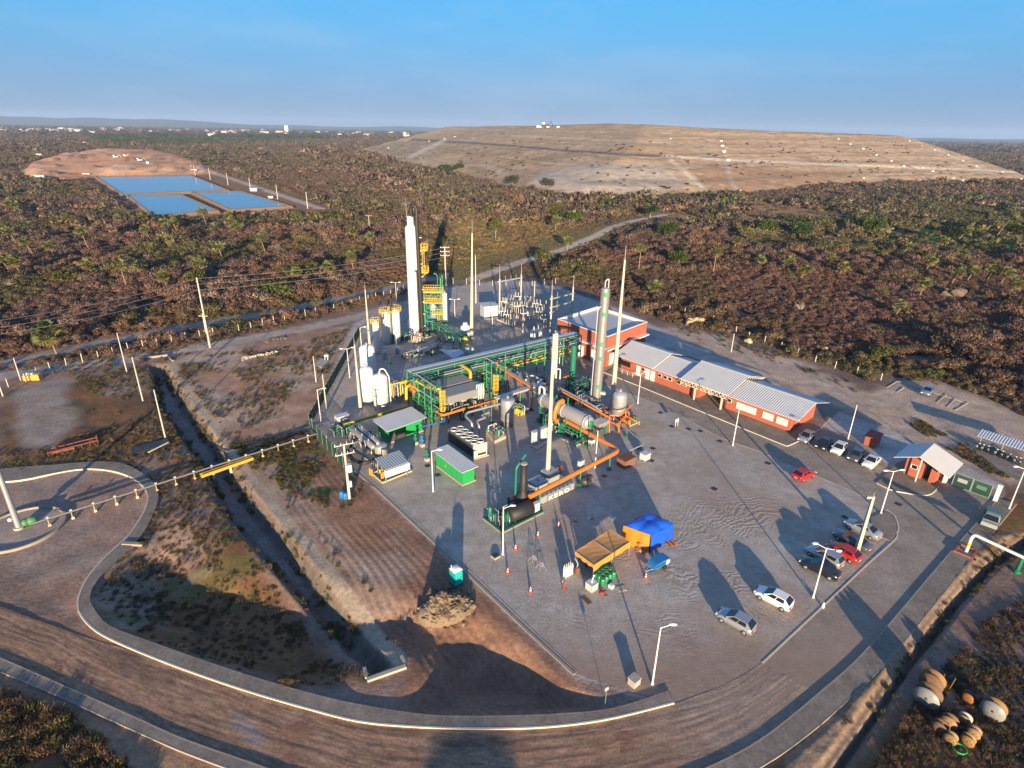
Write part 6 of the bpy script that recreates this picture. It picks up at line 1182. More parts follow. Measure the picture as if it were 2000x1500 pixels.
for b_,l in(((825,872),'short blue and green valve stand between the green sheds'),((834,900),'teal valve stand left of the near green shed'),((812,868),'green valve stand in front of the far green shed')):
    p=G(*b_); r=T('valve_stand',l,'valve',tuple(p)); mb=MB(); mb.box(p,.6,.6,.5,UA); P('base',mb,M_CONC,r); mb=MB(); mb.cyl(p+Z*.5,p+Z*2.0,.17,n=10); mb.cyl(p+Z*1.9,p+Z*2.05,.28,n=10); mb.cyl(p+Vector((-.3,0,1.1)),p+Vector((.3,0,1.1)),.13,n=8); P('body',mb,M_BLUE if b_[0]==825 else M_DGREEN,r)
# ------------------------------------------------------------------ process vessels in the middle of the yard
def obox(c,lx,ly,z0,z1,a=None,mb=None,mi=0):
    mb=mb or MB(); return mb.box(Vector((c[0],c[1],z0)),lx,ly,z1-z0,UA if a is None else a,mi)
def vcol(b,t,dia,label,name,m,bands=6,dome=.5):
    p=G(*b); h=HT(b,t); x=AT(t[0],t[1],p.y).x-p.x; r=T(name,label,'column',tuple(p)); q=p+Vector((x*.6,0,h)); mb=MB(); R=dia/2; mb.cyl(p,q,R,R*.94,22); mb.sphere(q,R*.94,18,sq=(1,1,dome)); P('shell',mb,m,r)
    for k in range(1,bands): c=p+(q-p)*(k/bands); mb=MB(); mb.lathe(c-Z*.05,[(R*.97,0),(R+.035,0),(R+.035,.1),(R*.97,.1)],22); P('band',mb,m,r)
    return r,p,q,h
r,p,q,h=vcol((1164,788),(1184,565),1.72,'silver insulated column with green round covers up its side','silver_column',mat('column_grey_cladding',(.40,.40,.385),.36,metal=.55,var=.2,scale=4,bump=.2,bscale=5),9)
M_DISC=mat('green_disc_cover',(.01,.22,.10),.5)
for x,y in((1181,574),(1179,612),(1173,670),(1171,698),(1167,752)):
    zz=HT((1164,788),(x,y)); c=p+(q-p)*(zz/h)+Vector((.05,-.82,0)); mb=MB(); mb.cyl(c,c+Vector((.02,-.16,.03)),.42,n=16); P('cover_disc',mb,M_DISC,r)
mb=MB(); mb.tube([q+Vector((-.15,0,.3)),q+Vector((-.15,0,1.5)),q+Vector((.45,0,1.9)),q+Vector((.45,0,.2)),q+Vector((.55,0,-1))],.13,8,bend=.4); P('top_loop',mb,M_GALV,r)
mb=MB(); a=p+(q-p)*.86; mb.tube([a+Vector((-.4,-.4,0)),a+Vector((-1.15,-.4,-.1)),p+Vector((-1.15,-.6,1.0)),p+Vector((-.8,-.9,.7)),p+Vector((1.5,-3.2,.8)),p+Vector((3.2,-4.8,.8))],.12,8,bend=.4); P('side_pipe',mb,M_GALV,r)
mb=MB(); mb.cyl(p+Vector((.6,-.3,2.3)),p+Vector((1.6,-.5,2.3)),.4,n=12); P('manhole',mb,M_ALU,r); mb=MB(); mb.cyl(p,p+Z*.5,1.05,n=16); P('plinth',mb,M_CONC,r)
r,p,q,h=vcol((1082,768),(1085.5,654),.95,'pale slim column standing close behind the nearest mast','slim_column',mat('pale_beige_shell',(.60,.55,.46),.5,streak=.15),5,1.0); mb=MB(); mb.tube([p+Vector((.4,-.2,5.2)),p+Vector((1.0,-.2,5.2)),p+Vector((1.0,-.2,1.6)),p+Vector((.2,-.6,1.2))],.13,8,bend=.4); P('side_pipe',mb,M_LGREY,r); mb=MB(); mb.cyl(p+Vector((-.5,-.6,.6)),p+Vector((-.9,-1.0,1.4)),.3,n=10); P('orange_elbow',mb,M_ORA,r)
r,p,q,h=vcol((1117,750),(1121,676),1.15,'plain teal green column under the end of the pipe rack','green_column',M_DGREEN,1,.4)
for k in range(3): mb=MB(); z=.3+k*.7; mb.tube([p+Vector((-1.4+k*.5,-1.4,.1)),p+Vector((-1.4+k*.5,-1.4,1.2+z)),p+Vector((.2,-.6,1.2+z))],.12,6,bend=.3); P('pipework',mb,M_DGREEN,r)
skid((1128,768),'dark green pump and pipe cluster at the foot of the teal green column',11,6,4,[M_DGREEN,M_DARK,M_DGREEN,M_GALV],30,3.0)
skid((1145,790),'dark valve cluster at the foot of the silver column',12,5,3,[M_DARK,M_DGREEN,M_GALV],18,2.0)
pipe([G(1100,762,1.6),G(1101,754,1.6),G(1105,750,1.6)],.16,M_ORA,'short orange elbow pipe left of the teal green column')
r,p,h=vtank((1207,818),(1209,764),2.55,'silver domed tank ringed by orange pipes','domed_tank','tank',M_ALU,dome=.42,legs=.9,bands=2)
pts=lambda L:[G(*x) for x in L]
pipe(pts([(1190,845,.3),(1190,815,2.6),(1192,811,2.8),(1210,812,2.8),(1213,811,2.8),(1235,790,3.0)]),.12,M_ORA,'thin orange pipe frame in front of the silver domed tank',bend=.3)
pipe(pts([(1186,820,1.2),(1208,832,1.2),(1209,846,.2)]),.16,M_ORA,'orange pipe dropping to the ground below the silver domed tank',bend=.3)
pipe(pts([(1205,830,1.5),(1222,812,1.5),(1240,821,1.3),(1249,829,.4)]),.13,M_ORA,'orange pipe bending round the right of the silver domed tank',bend=.4)
pipe(pts([(1222,826,.2),(1222,806,2.2),(1228,803,2.2),(1229,822,.3)]),.10,M_ORA,'small orange pipe arch right of the silver domed tank',bend=.3)
skid((1226,827),'orange and green valve skid right of the silver domed tank',13,4,2.2,[M_ORA,M_DGREEN,M_ORA,M_RUST],22,1.4)
# big horizontal vessel on green legs
zc=3.9; a=G(1061,780,zc); b=G(1150,826,zc); d=(b-a).normalized(); L_=(b-a).length; n_=Vector((-d.y,d.x,0)); Rv=1.12; r=T('horizontal_vessel','big grey horizontal vessel with a green end cap on green legs','pressure vessel',(a.x,a.y,0)); cap=[(Rv*math.sin(t),-.55*math.cos(t)) for t in(.05,.4,.8,1.2)]
mb=MB(); mb.lathe(a,cap+[(Rv,0),(Rv,L_)]+[(Rv*math.cos(t),L_+.55*math.sin(t)) for t in(.4,.8,1.2,1.5)],24,axis=d); P('shell',mb,mat('dull_insulation',(.40,.38,.36),.42,metal=.35,var=.1),r)
for t in(.04,.5,.97): mb=MB(); mb.lathe(a+d*(L_*t-.1),[(Rv,0),(Rv+.10,0),(Rv+.10,.2),(Rv,.2)],24,axis=d); P('flange_ring',mb,M_GREY,r)
mb=MB(); mb.lathe(b+d*.45,[(.02,.2),(.55,.18),(.62,0)],18,axis=d); P('end_cap',mb,M_DISC,r)
for t in(.03,.30,.62,.93):
    for s in(-1,1): q=a+d*(L_*t)+n_*s*.9; mb=MB(); mb.bar(Vector((q.x,q.y,0)),Vector((q.x,q.y,zc-.4)),.22); P('leg',mb,M_GREEN,r)
    q=a+d*(L_*t); mb=MB(); mb.bar(Vector((q.x,q.y,zc-1.2))-n_*1.1,Vector((q.x,q.y,zc-1.2))+n_*1.1,.25); P('saddle',mb,M_GREEN,r)
for s in(-1,1): mb=MB(); q=a+n_*s*1.0; e=b+n_*s*1.0; mb.bar(Vector((q.x,q.y,.3)),Vector((e.x,e.y,.3)),.22); mb.bar(Vector((q.x,q.y,2.0)),Vector((e.x,e.y,2.0)),.14); P('skid_beam',mb,M_GREEN,r)
for t,hh in((.3,1.0),(.55,1.5)): q=a+d*(L_*t)+Z*Rv; mb=MB(); mb.cyl(q-Z*.2,q+Z*hh,.12,n=8); mb.cyl(q,q+Z*.25,.3,n=12); P('nozzle',mb,M_DGREEN,r)
mb=MB(); q=a+d*(L_*.02)+Z*Rv; mb.tube([q-Z*.2,q+Z*1.1,q+Z*1.1-d*1.3,q-d*1.3-Z*.6],.2,8,bend=.5); P('inlet_pipe',mb,M_LGREY,r)
mb=MB(); mb.lathe(G(1100,848,0)+n_*0,[(.3,.4),(.75,.5),(.75,2.0),(.3,2.2)],16); mb.lathe(G(1088,838,0),[(.2,.4),(.55,.5),(.55,2.0),(.2,2.2)],14); P('green_receiver',mb,M_DGREEN,r)
skid((1112,850),'green pumps and pipes under the big grey vessel',14,4,7,[M_DGREEN,M_DARK,M_GREEN,M_GALV],34,2.2,base=True)
skid((1066,826),'green pumps and pipes under the far end of the big grey vessel',15,3,3,[M_DGREEN,M_GREEN,M_DARK],20,2.6)
mb=MB(); q=a+d*(L_*.44); s_=-n_; mb.tube([q+Z*(Rv+.0),q+Z*(Rv+.55),q+s_*1.0+Z*(Rv+.35),q+s_*1.65+Z*.2,Vector((q.x,q.y,2.6))+s_*1.75,Vector((q.x,q.y,2.4))+s_*1.75+d*.8],.36,12,bend=.7)
r=T('orange_elbow_pipe','fat orange pipe hooking over the side of the big grey vessel','pipe',tuple(Vector((q.x,q.y,0)))); P('pipe_run',mb,M_ORA,r)
zo=2.55; o1=G(1103,821,zo); o2=G(1211,880,zo); o3=G(1035,970,zo)
pipe([o1,o2,o3],.33,M_ORA,'fat orange pipe turning a sharp corner across the yard',n=12,bend=1.3,sup=[(o2+(o3-o2)*t,zo-.3) for t in(.12,.47,.9)]+[(o1+(o2-o1)*t,zo-.3) for t in(.45,)])
# hopper, cabinets, boxes
p=G(1170,848); r=T('silver_hopper','silver tapered hopper on green legs at the near end of the big vessel','hopper',tuple(p)); mb=MB(); e1=U*1.25; e2=V*.9
tp=[p-e1-e2,p+e1-e2,p+e1+e2,p-e1+e2]; mb.hexa([x*1+Z*1.0 for x in[p+(x-p)*.45 for x in tp]],[x+Z*2.1 for x in tp]); mb.hexa([x+Z*2.1 for x in tp],[x+Z*2.5 for x in tp]); P('body',mb,M_ALU,r)
for x in tp: mb=MB(); q=p+(x-p)*.8; mb.bar(q,q+Z*1.9,.14); P('leg',mb,M_GREEN,r)
def cabinet(b,w_,d_,h_,label,m=None,legs=.4,name='electrical_cabinet',doors=2,a=None):
    p=G(*b); r=T(name,label,'cabinet',tuple(p)); a=UA if a is None else a; mb=MB(); mb.box(p+Z*legs,w_,d_,h_,a); P('body',mb,m or M_LGREY,r); f=Vector((math.sin(a),-math.cos(a),0)); u=Vector((math.cos(a),math.sin(a),0))
    for k in range(doors): c=p+u*(w_*((k+.5)/doors-.5))+f*(d_/2+.015); mb=MB(); mb.box(c+Z*(legs+.08),w_/doors*.88,.04,h_-.16,a); dd=P('door',mb,m or M_LGREY,r); mb=MB(); mb.box(c+f*.03+u*(w_/doors*.35)+Z*(legs+h_*.45),.06,.06,.22,a); P('handle',mb,M_DARK,dd)
    mb=MB()
    for x in(-1,1):
        for y in(-1,1): mb.box(p+u*x*(w_/2-.1)+f*y*(d_/2-.1),.1,.1,legs+.02,a)
    P('stand',mb,M_GREY,r); mb=MB(); mb.box(p+Z*(legs+h_),w_+.12,d_+.12,.06,a); P('lid',mb,m or M_LGREY,r); return r
cabinet((1045,868),1.15,.7,2.0,'left one of two pale cabinets on a low slab before the big vessel',doors=1); cabinet((1060,861),1.25,.7,2.0,'right one of two pale cabinets on a low slab before the big vessel',doors=1)
slab('equipment_pad',[(1035,872),(1062,852),(1078,860),(1048,880)],.2,M_CONC)
cabinet((1259,899),1.3,1.1,1.0,'small pale cabinet alone on the gravel beyond the orange pipe corner',legs=.3)
cabinet((1155,868),.9,.8,1.5,'grey control cabinet at the near end of the big vessel',doors=1)
cabinet((1134,918),1.0,.5,1.0,'small pale cabinet behind the engine blocks',legs=.7,doors=1)
p=G(1222,908); r=T('brown_shed_box','rusty brown steel box shelter on the gravel by the orange pipe corner','box',tuple(p)); mb=MB(); obox(p,2.4,1.7,.05,1.35,mb=mb); P('wall',mb,mat('pale_rust_panel',(.22,.10,.06),.7,var=.25),r); mb=MB(); obox(p,2.55,1.85,1.35,1.45,mb=mb); P('roof',mb,M_BROWN,r)
p=G(1321,832); r=T('white_notice_stand','tiny white two-legged notice board on the gravel before the red building','notice board',tuple(p)); mb=MB(); mb.box(p+Z*.8,.8,.06,.6,.6); P('board',mb,M_WHITE,r); mb=MB(); mb.box(p+Vector((-.25,-.18,0)),.06,.06,.8); mb.box(p+Vector((.25,.18,0)),.06,.06,.8); P('legs',mb,M_WHITE,r)
p=G(638,703); r=T('white_stool_stand','small white stand on a square slab outside the green fence','stand',tuple(p)); mb=MB(); mb.box(p+Z*.9,.9,.7,.35,.5); P('top',mb,M_WHITE,r)
for x,y in((-.3,-.2),(.3,-.2),(.3,.2),(-.3,.2)): mb=MB(); mb.box(p+Vector((x,y,0)),.09,.09,.9); P('leg',mb,M_WHITE,r)
slab('concrete_slab',[(612,716),(625,700),(645,705),(636,718)],.12,M_CONC)
# upright grey tank, chiller, sheds
vtank((991,828),(991,777),2.45,'upright grey insulated tank behind the chiller','grey_tank','tank',mat('grey_insulated_shell',(.36,.37,.39),.4,metal=.4,var=.12),dome=.12,bands=3)
p=G(967,850); skid((967,850),'pipe loops with a red valve on the beige slab by the chiller',21,2.6,4.2,[M_GALV,M_DGREEN,M_LGREY],14,1.6,base=False); slab('equipment_pad',[(948,845),(972,833),(990,856),(965,867)],.55,mat('beige_concrete',(.46,.38,.27),.85,var=.12))
N1=G(925,897); N2=G(951,890); cu=(N2-N1).normalized(); cw=(N2-N1).length; cv=G(882,862)-G(921,893); cv=-V; Lc=7.0; r=T('air_chiller','long pale air chiller with two rows of black roof fans','chiller',tuple(N1))
def cb(mb,a,b,t0,t1,z0,z1): mb.hexa([N1+cu*a+cv*t0+Z*z0,N1+cu*b+cv*t0+Z*z0,N1+cu*b+cv*t1+Z*z0,N1+cu*a+cv*t1+Z*z0],[N1+cu*a+cv*t0+Z*z1,N1+cu*b+cv*t0+Z*z1,N1+cu*b+cv*t1+Z*z1,N1+cu*a+cv*t1+Z*z1])
mb=MB(); cb(mb,-.2,cw+.2,-.2,Lc+.2,0,.2); P('plinth',mb,M_CONC,r); mb=MB(); cb(mb,0,cw,0,Lc,.2,2.45); P('body',mb,mat('chiller_dark_top',(.11,.115,.125),.5,var=.1),r); mb=MB(); cb(mb,-.02,cw+.02,-.03,0,.2,2.47); P('end_panel',mb,mat('chiller_cream',(.55,.52,.44),.5,var=.05),r)
mb=MB(); cb(mb,cw*.3,cw*.92,-.06,-.01,.45,.85); P('grille',mb,M_DARK,r); mb=MB(); cb(mb,-.03,.01,.4,Lc-.3,.35,2.2); P('coil_side',mb,M_DARK,r)
mb=MB(); cb(mb,cw-.01,cw+.03,.4,Lc-.3,.35,2.2); P('coil_side',mb,M_DARK,r)
for i in range(2):
    for k in range(5):
        c=N1+cu*(cw*(.26+.48*i))+cv*(.75+1.36*k)+Z*2.45; mb=MB(); mb.lathe(c,[(.56,0),(.58,.2),(.53,.2),(.5,.02)],18); rg_=P('fan_ring',mb,M_LGREY,r); mb=MB(); mb.cyl(c+Z*.02,c+Z*.08,.52,n=16); P('fan',mb,M_DARK,rg_)
def shed(base,u,w,v,l,h,label,over=.7,slope=.25,openfront=False,m=None):
    r=T('green_shed',label,'shed',tuple(base)); mg=m or mat('shed_green',(.02,.33,.085),.45,var=.07,streak=.08); B=lambda a,t,z:base+u*a+v*t+Z*z
    def bx(mb,a,b,t0,t1,z0,z1): mb.hexa([B(a,t0,z0),B(b,t0,z0),B(b,t1,z0),B(a,t1,z0)],[B(a,t0,z1),B(b,t0,z1),B(b,t1,z1),B(a,t1,z1)])
    mb=MB(); bx(mb,-.15,w+.15,-.15,l+.15,0,.18); P('slab',mb,M_CONC,r); mb=MB()
    if openfront:
        bx(mb,0,.08,0,l,.18,h); bx(mb,w-.08,w,0,l,.18,h); bx(mb,.08,w-.08,l-.08,l,.18,h); bx(mb,w*.52,w-.08,0,.08,.18,h); bx(mb,.08,w*.52,0,.06,h-.5,h)
    else: bx(mb,0,w,0,l,.18,h)
    P('wall',mb,mg,r); rm=corr('shed_roof_'+str(len(MATS)+len(bpy.data.materials)),(.60,.62,.62),v if not openfront else u,.42)
    mb=MB(); mb.hexa([B(-over,-over,h+.05+slope*0),B(w+over,-over,h+.05),B(w+over,l+over,h+.05+slope),B(-over,l+over,h+.05+slope)],[B(-over,-over,h+.12),B(w+over,-over,h+.12),B(w+over,l+over,h+.12+slope),B(-over,l+over,h+.12+slope)]); P('roof',mb,rm,r)
    if not openfront:
        mb=MB(); bx(mb,-.04,.0,l*.62,l*.62+1.0,.3,h-.4); d_=P('door',mb,mg,r); mb=MB(); bx(mb,-.08,-.04,l*.6,l*.6+.25,h*.45,h*.6); P('sign',mb,M_ORA,d_)
        mb=MB(); 
        for k in range(1,5): bx(mb,-.02,0,l*k/5,l*k/5+.06,.18,h)
        P('panel_seam',mb,mat('shed_seam',(.012,.2,.05),.5),r)
    return r
s0_=G(904,948); su_=(G(926,939)-s0_); shed(s0_,su_.normalized(),su_.length*1.02,-V,7.0,2.35,'near green shed with a pale corrugated roof beside the chiller',over=.45)
s0_=G(760,866); su_=(G(825,842)-s0_); shed(s0_,su_.normalized(),su_.length,-V,3.6,2.5,'far green shed with a dark open doorway under a wide pale roof',over=.65,openfront=True)
# pump canopy
zc_=2.3; ra,rb,rc_,rd_=G(750,919.5,zc_),G(798,902.5,zc_),G(780,883,zc_),G(732,899,zc_); r=T('pump_canopy','grey corrugated pump canopy on a kerbed pad at the yard edge','canopy',(ra.x,ra.y,0)); cu=(rb-ra).normalized()
mb=MB(); mb.hexa([ra,rb,rc_+Z*.25,rd_+Z*.25],[x+Z*.07 for x in(ra,rb,rc_+Z*.25,rd_+Z*.25)]); P('roof',mb,corr('canopy_sheet',(.36,.40,.42),(rb-ra).normalized(),.42),r)
ct=(ra+rb+rc_+rd_)/4
for q in(ra,rb,rc_,rd_): q=q+(ct-q)*.14; mb=MB(); mb.cyl(Vector((q.x,q.y,0)),Vector((q.x,q.y,zc_+.1)),.07,n=8); P('post',mb,M_GALV,r)
for t in(.12,.45,.78): mb=MB(); q=ra+(rb-ra)*t+(ct-ra)*.22; mb.box(Vector((q.x,q.y,.9)),1.3,.5,1.1,math.atan2(cu.y,cu.x)); P('equipment_case',mb,M_WHITE,r)
px_=[(727,926),(747,944),(804,921),(783,903)]; L_=[G(*q) for q in px_]; 
for i in range(4): kerb('pad_kerb',[L_[i],L_[(i+1)%4]],.16,.22,mat('yellow_pad_kerb',(.52,.45,.26),.8,var=.15))
skid((765,917),'small pumps and pipes under the grey pump canopy',22,4.5,2,[M_GALV,M_DARK,M_YEL],12,.8,base=False)
for b_ in((723,927),(727,929),(746,936),(749,934)): p=G(*b_); mb=MB(); mb.cyl(p,p+Z*1.1,.13,n=8); S('yellow_bollard',mb,mat('amber_bollard',(.62,.30,.03),.5),'amber yellow bollard at the outer corner of the grey pump canopy pad','bollard','amber bollards by the pump canopy')
# twin long cylinders on posts and the cut drum
for (a_px,b_px,l) in(((687,838),(729,873),'left one of two long grey cylinders on thin posts'),((700,834),(738,866),'right one of two long grey cylinders on thin posts')):
    zc=2.3; a,b=G(*a_px,zc),G(*b_px,zc); d=(b-a).normalized(); r=T('raised_cylinder',l,'pressure cylinder',(a.x,a.y,0)); Lq=(b-a).length; mb=MB(); mb.lathe(a,[(.02,-.35),(.3,-.25),(.46,0),(.46,Lq),(.3,Lq+.25),(.02,Lq+.35)],16,axis=d); P('shell',mb,mat('cylinder_grey',(.33,.33,.31),.4,metal=.3),r)
    for t in(.08,.35,.62,.9): q=a+d*(Lq*t); mb=MB(); mb.bar(Vector((q.x,q.y,0)),Vector((q.x,q.y,zc-.4)),.14); P('leg',mb,M_KERB,r)
    for t in(.2,.5,.8): q=a+d*(Lq*t)+Z*.4; mb=MB(); mb.cyl(q,q+Z*.4,.1,n=8); P('nozzle',mb,M_GALV,r)
p=G(745,892); r=T('cut_drum_tank','short shiny cylindrical tank between the far green shed and the canopy','tank',tuple(p)); mb=MB(); mb.lathe(p,[(.98,0),(1.0,.02),(1.0,2.05),(.97,2.1)],24); P('shell',mb,mat('shiny_tank',(.52,.49,.42),.35,metal=.5,var=.08),r); mb=MB(); mb.lathe(p,[(.98,2.1),(.6,2.2),(.02,2.22)],24); P('lid',mb,M_GREY,r)
skid((705,868),'dark pipe clutter around the two raised cylinders',23,5,6,[M_DARK,M_GALV,M_GREY],34,1.6,base=False)
skid((668,845),'dark valve clutter just inside the fence corner',24,4,4,[M_DARK,M_DGREEN,M_GREY],26,1.8,base=False)
pipe(pts([(765,802,1.6),(800,796,1.2)]),.1,M_GALV,'short grey pipe beside the nearest fat white tank')
pipe(pts([(670,830,1.5),(680,827,1.5),(790,796,1.5),(803,792,1.0)]),.24,mat('dull_yellow_pipe',(.42,.30,.02),.5),'dull yellow pipe running behind the far green shed',n=10,bend=.4,sup=[(G(700,822,1.5),1.3),(G(750,807,1.5),1.3)])
pipe(pts([(678,880,.8),(690,900,.8),(715,905,.8),(735,895,.8),(745,893,.8)]),.3,M_BLACK,'fat black hose curving to the grey pump canopy',n=10,bend=1.2)
slab('retaining_wall',[(683,872),(700,868),(742,905),(735,913)],.7,M_CONC)
p=G(669,822); cabinet((669,826),2.2,1.2,1.3,'pale equipment box near the fence corner below the fat white tanks',M_LGREY,legs=.2)
# ------------------------------------------------------------------ black boiler skid
c0,c1_,c2_=G(943,1014),G(980,1043),G(1062,1002); c3_=c0+(c2_-c1_); r=T('boiler_skid','black lagged boiler with a tall black stack on a green skid','boiler',tuple(c1_)); uu=(c2_-c1_).normalized(); vv=(c0-c1_).normalized(); lw=(c2_-c1_).length; lv=(c0-c1_).length
Bq=lambda a,t,z:c1_+uu*a+vv*t+Z*z
mb=MB(); mb.hexa([c1_,c2_,c3_,c0],[x+Z*.12 for x in(c1_,c2_,c3_,c0)]); P('slab',mb,M_CONC,r); 
for a,b in(((0.15,0.15),(lw-.15,.15)),((lw-.15,.15),(lw-.15,lv-.15)),((lw-.15,lv-.15),(.15,lv-.15)),((.15,lv-.15),(.15,.15))): mb=MB(); mb.bar(Bq(a[0],a[1],.24),Bq(b[0],b[1],.24),.22); P('skid_beam',mb,mat('dark_skid_green',(.02,.10,.06),.5),r)
da,db=G(996,1006,1.15),G(1036,990,1.15); dd=(db-da).normalized(); Ld=(db-da).length; mb=MB(); mb.lathe(da,[(.02,-.3),(.6,-.2),(1.0,0),(1.02,Ld),(.7,Ld+.25),(.02,Ld+.35)],24,axis=dd); P('drum',mb,M_BLACK,r)
sp=G(1021,990); hS=HT((1021,990),(1021,905)); mb=MB(); mb.lathe(sp,[(1.15,.9),(1.0,1.9),(.52,2.4),(.47,2.8),(.46,hS),(.40,hS),(.39,hS-1.0)],24); P('stack',mb,M_BLACK,r); mb=MB(); mb.lathe(sp,[(.48,hS-.04),(.48,hS+.02),(.38,hS+.02)],24); P('stack_rim',mb,M_CREAM,r)
g1=G(1006,987); hg=HT((1006,987),(1008,915)); mb=MB(); mb.tube([g1+Vector((-.8,-.3,.8)),g1+Vector((-.2,0,.8)),g1+Vector((0,0,1.2)),g1+Vector((.05,.1,hg)),g1+Vector((1.3,1.2,hg+1.5))],.17,10,bend=.35); P('green_riser',mb,M_DGREEN,r)
for b_,h_,R_ in(((957,1017),2.0,.27),((993,991),1.5,.22)): q=G(*b_); mb=MB(); mb.lathe(q,[(R_*.6,.2),(R_,.3),(R_,h_),(R_*.5,h_+.15),(.02,h_+.2)],14); P('green_cylinder',mb,M_DGREEN,r)
q=G(993,1019); mb=MB(); mb.lathe(q+Vector((.1,.1,.35)),[(.62,0),(.66,.7),(.3,1.3),(.14,1.5)],16); P('green_hopper',mb,M_DGREEN,r)
mb=MB(); q=G(1046,1003); mb.box(q+Z*.5,.95,.6,1.25,UA); P('control_box',mb,M_LGREY,r)
rr_=random.Random(5); ms=[MB(),MB(),MB()]
for k in range(46):
    a,t,z=rr_.uniform(.3,lw*.42),rr_.uniform(.4,lv-.3),rr_.uniform(.5,1.9); e=rr_.choice(((1,0),(0,1),(0,0))); ms[k%3].tube([Bq(a,t,.2),Bq(a,t,z),Bq(a+e[0]*rr_.uniform(.3,.9),t+e[1]*rr_.uniform(.3,.9),z)],rr_.uniform(.03,.09),6,bend=.1)
for m_,q in zip((M_DGREEN,M_GALV,M_DARK),ms): P('pipework',q,m_,r)
mb=MB(); q=G(1000,970,1.6); mb.cyl(q,q+Z*.12,.24,n=12); P('valve_wheel',mb,M_RED,r)
# engine blocks with raised letters
e0=G(1048,990); e1=G(1121,956); eu=(e1-e0).normalized(); el=(e1-e0).length; ev=Vector((-eu.y,eu.x,0)); r=T('engine_block_unit','pale grey engine container with big raised letters along its side','container',tuple(e0)); E_=lambda a,t,z:e0+eu*a+ev*t+Z*z
def eb(mb,a,b,t0,t1,z0,z1): mb.hexa([E_(a,t0,z0),E_(b,t0,z0),E_(b,t1,z0),E_(a,t1,z0)],[E_(a,t0,z1),E_(b,t0,z1),E_(b,t1,z1),E_(a,t1,z1)])
M_PANEL=mat('container_pale_grey',(.30,.32,.31),.5,streak=.15)
mb=MB(); eb(mb,0,el,0,4.6,.05,1.05); P('body',mb,M_PANEL,r); mb=MB(); eb(mb,el*.26,el*.90,-.03,.0,.12,.98); P('sign_panel',mb,mat('letter_panel_grey',(.19,.205,.20),.5),r); mb=MB(); eb(mb,.05,el-.05,.05,.6,1.05,1.12); P('top_ledge',mb,M_GREY,r)
for k in range(9): mb=MB(); c=E_(el*(k+.5)/9,.12,1.05); mb.cyl(c,c+Z*.2,.09,n=8); P('stud',mb,M_DARK,r)
cuv=bpy.data.curves.new('letters','FONT'); cuv.body='KERO'; cuv.size=1.0; cuv.extrude=.03; cuv.offset=.02; cuv.space_character=1.35; to=bpy.data.objects.new('letters',cuv); COL.objects.link(to)
dg=bpy.context.evaluated_depsgraph_get(); tme=bpy.data.meshes.new_from_object(to.evaluated_get(dg)); bpy.data.objects.remove(to); tme.materials.clear(); tme.materials.append(mat('letter_white',(.85,.84,.80),.5,var=.03))
wmax=max(v.co.x for v in tme.vertices); sc_=el*.56/wmax; M4=Matrix((( *(eu*sc_),0),( 0,0,1,0),( 0,0,0,0),(0,0,0,1)))
for v in tme.vertices: q=E_(el*.30,-.07-v.co.z,.2)-e0+eu*(v.co.x*sc_)+Z*(v.co.y*sc_*.72); v.co=q
o=bpy.data.objects.new('lettering',tme); COL.objects.link(o); o.parent=r
for a,t,w2,h_ in((el*.30,2.3,2.1,1.15),(el*.72,3.0,2.0,1.3)): mb=MB(); eb(mb,a-w2/2,a+w2/2,t-.9,t+.9,1.05,1.05+h_); x=P('housing',mb,M_PANEL,r); mb=MB(); eb(mb,a-w2/2-.05,a+w2/2+.05,t-.95,t+.95,1.05+h_,1.15+h_); P('lid',mb,M_GREY,x); mb=MB(); c=E_(a,t,1.15+h_); mb.cyl(c,c+Z*.12,.12,n=8); P('cap',mb,M_DARK,x)
for k in range(6): mb=MB(); a=.25+k%3*1.1; t=2.2+k//3*1.2; c=[E_(a,t,1.1),E_(a+1.0,t,1.1),E_(a+1.0,t+1.1,1.3),E_(a,t+1.1,1.3)]; mb.hexa(c,[x+Z*.15 for x in c]); P('hatch_panel',mb,mat('bluish_panel',(.26,.33,.38),.4,metal=.2),r)
mb=MB(); eb(mb,-.9,.6,1.0,1.15,1.5,1.62); eb(mb,-.9,.6,1.0,1.15,1.2,1.28); P('white_rail',mb,M_WHITE,r)
p=G(1142,947); r=T('dark_engine','dark oily engine lump at the right end of the lettered container','engine',tuple(p)); rr_=random.Random(3); mb=MB(); mb.sphere(p+Z*.7,1.0,12,sq=(1,.9,.75)); P('body',mb,M_DARK,r)
for k in range(9): mb=MB(); c=p+Vector((rr_.uniform(-.9,.9),rr_.uniform(-.8,.6),rr_.uniform(.3,1.2))); mb.box(c,rr_.uniform(.2,.6),rr_.uniform(.2,.5),rr_.uniform(.2,.5),rr_.uniform(0,3)); P('engine_part',mb,M_GREY if k%3==0 else M_DARK,r)
skid((1088,925),'rusty coloured low machine behind the engine container',25,2.6,1.2,[M_RUST,M_DARK],8,.9,base=False)
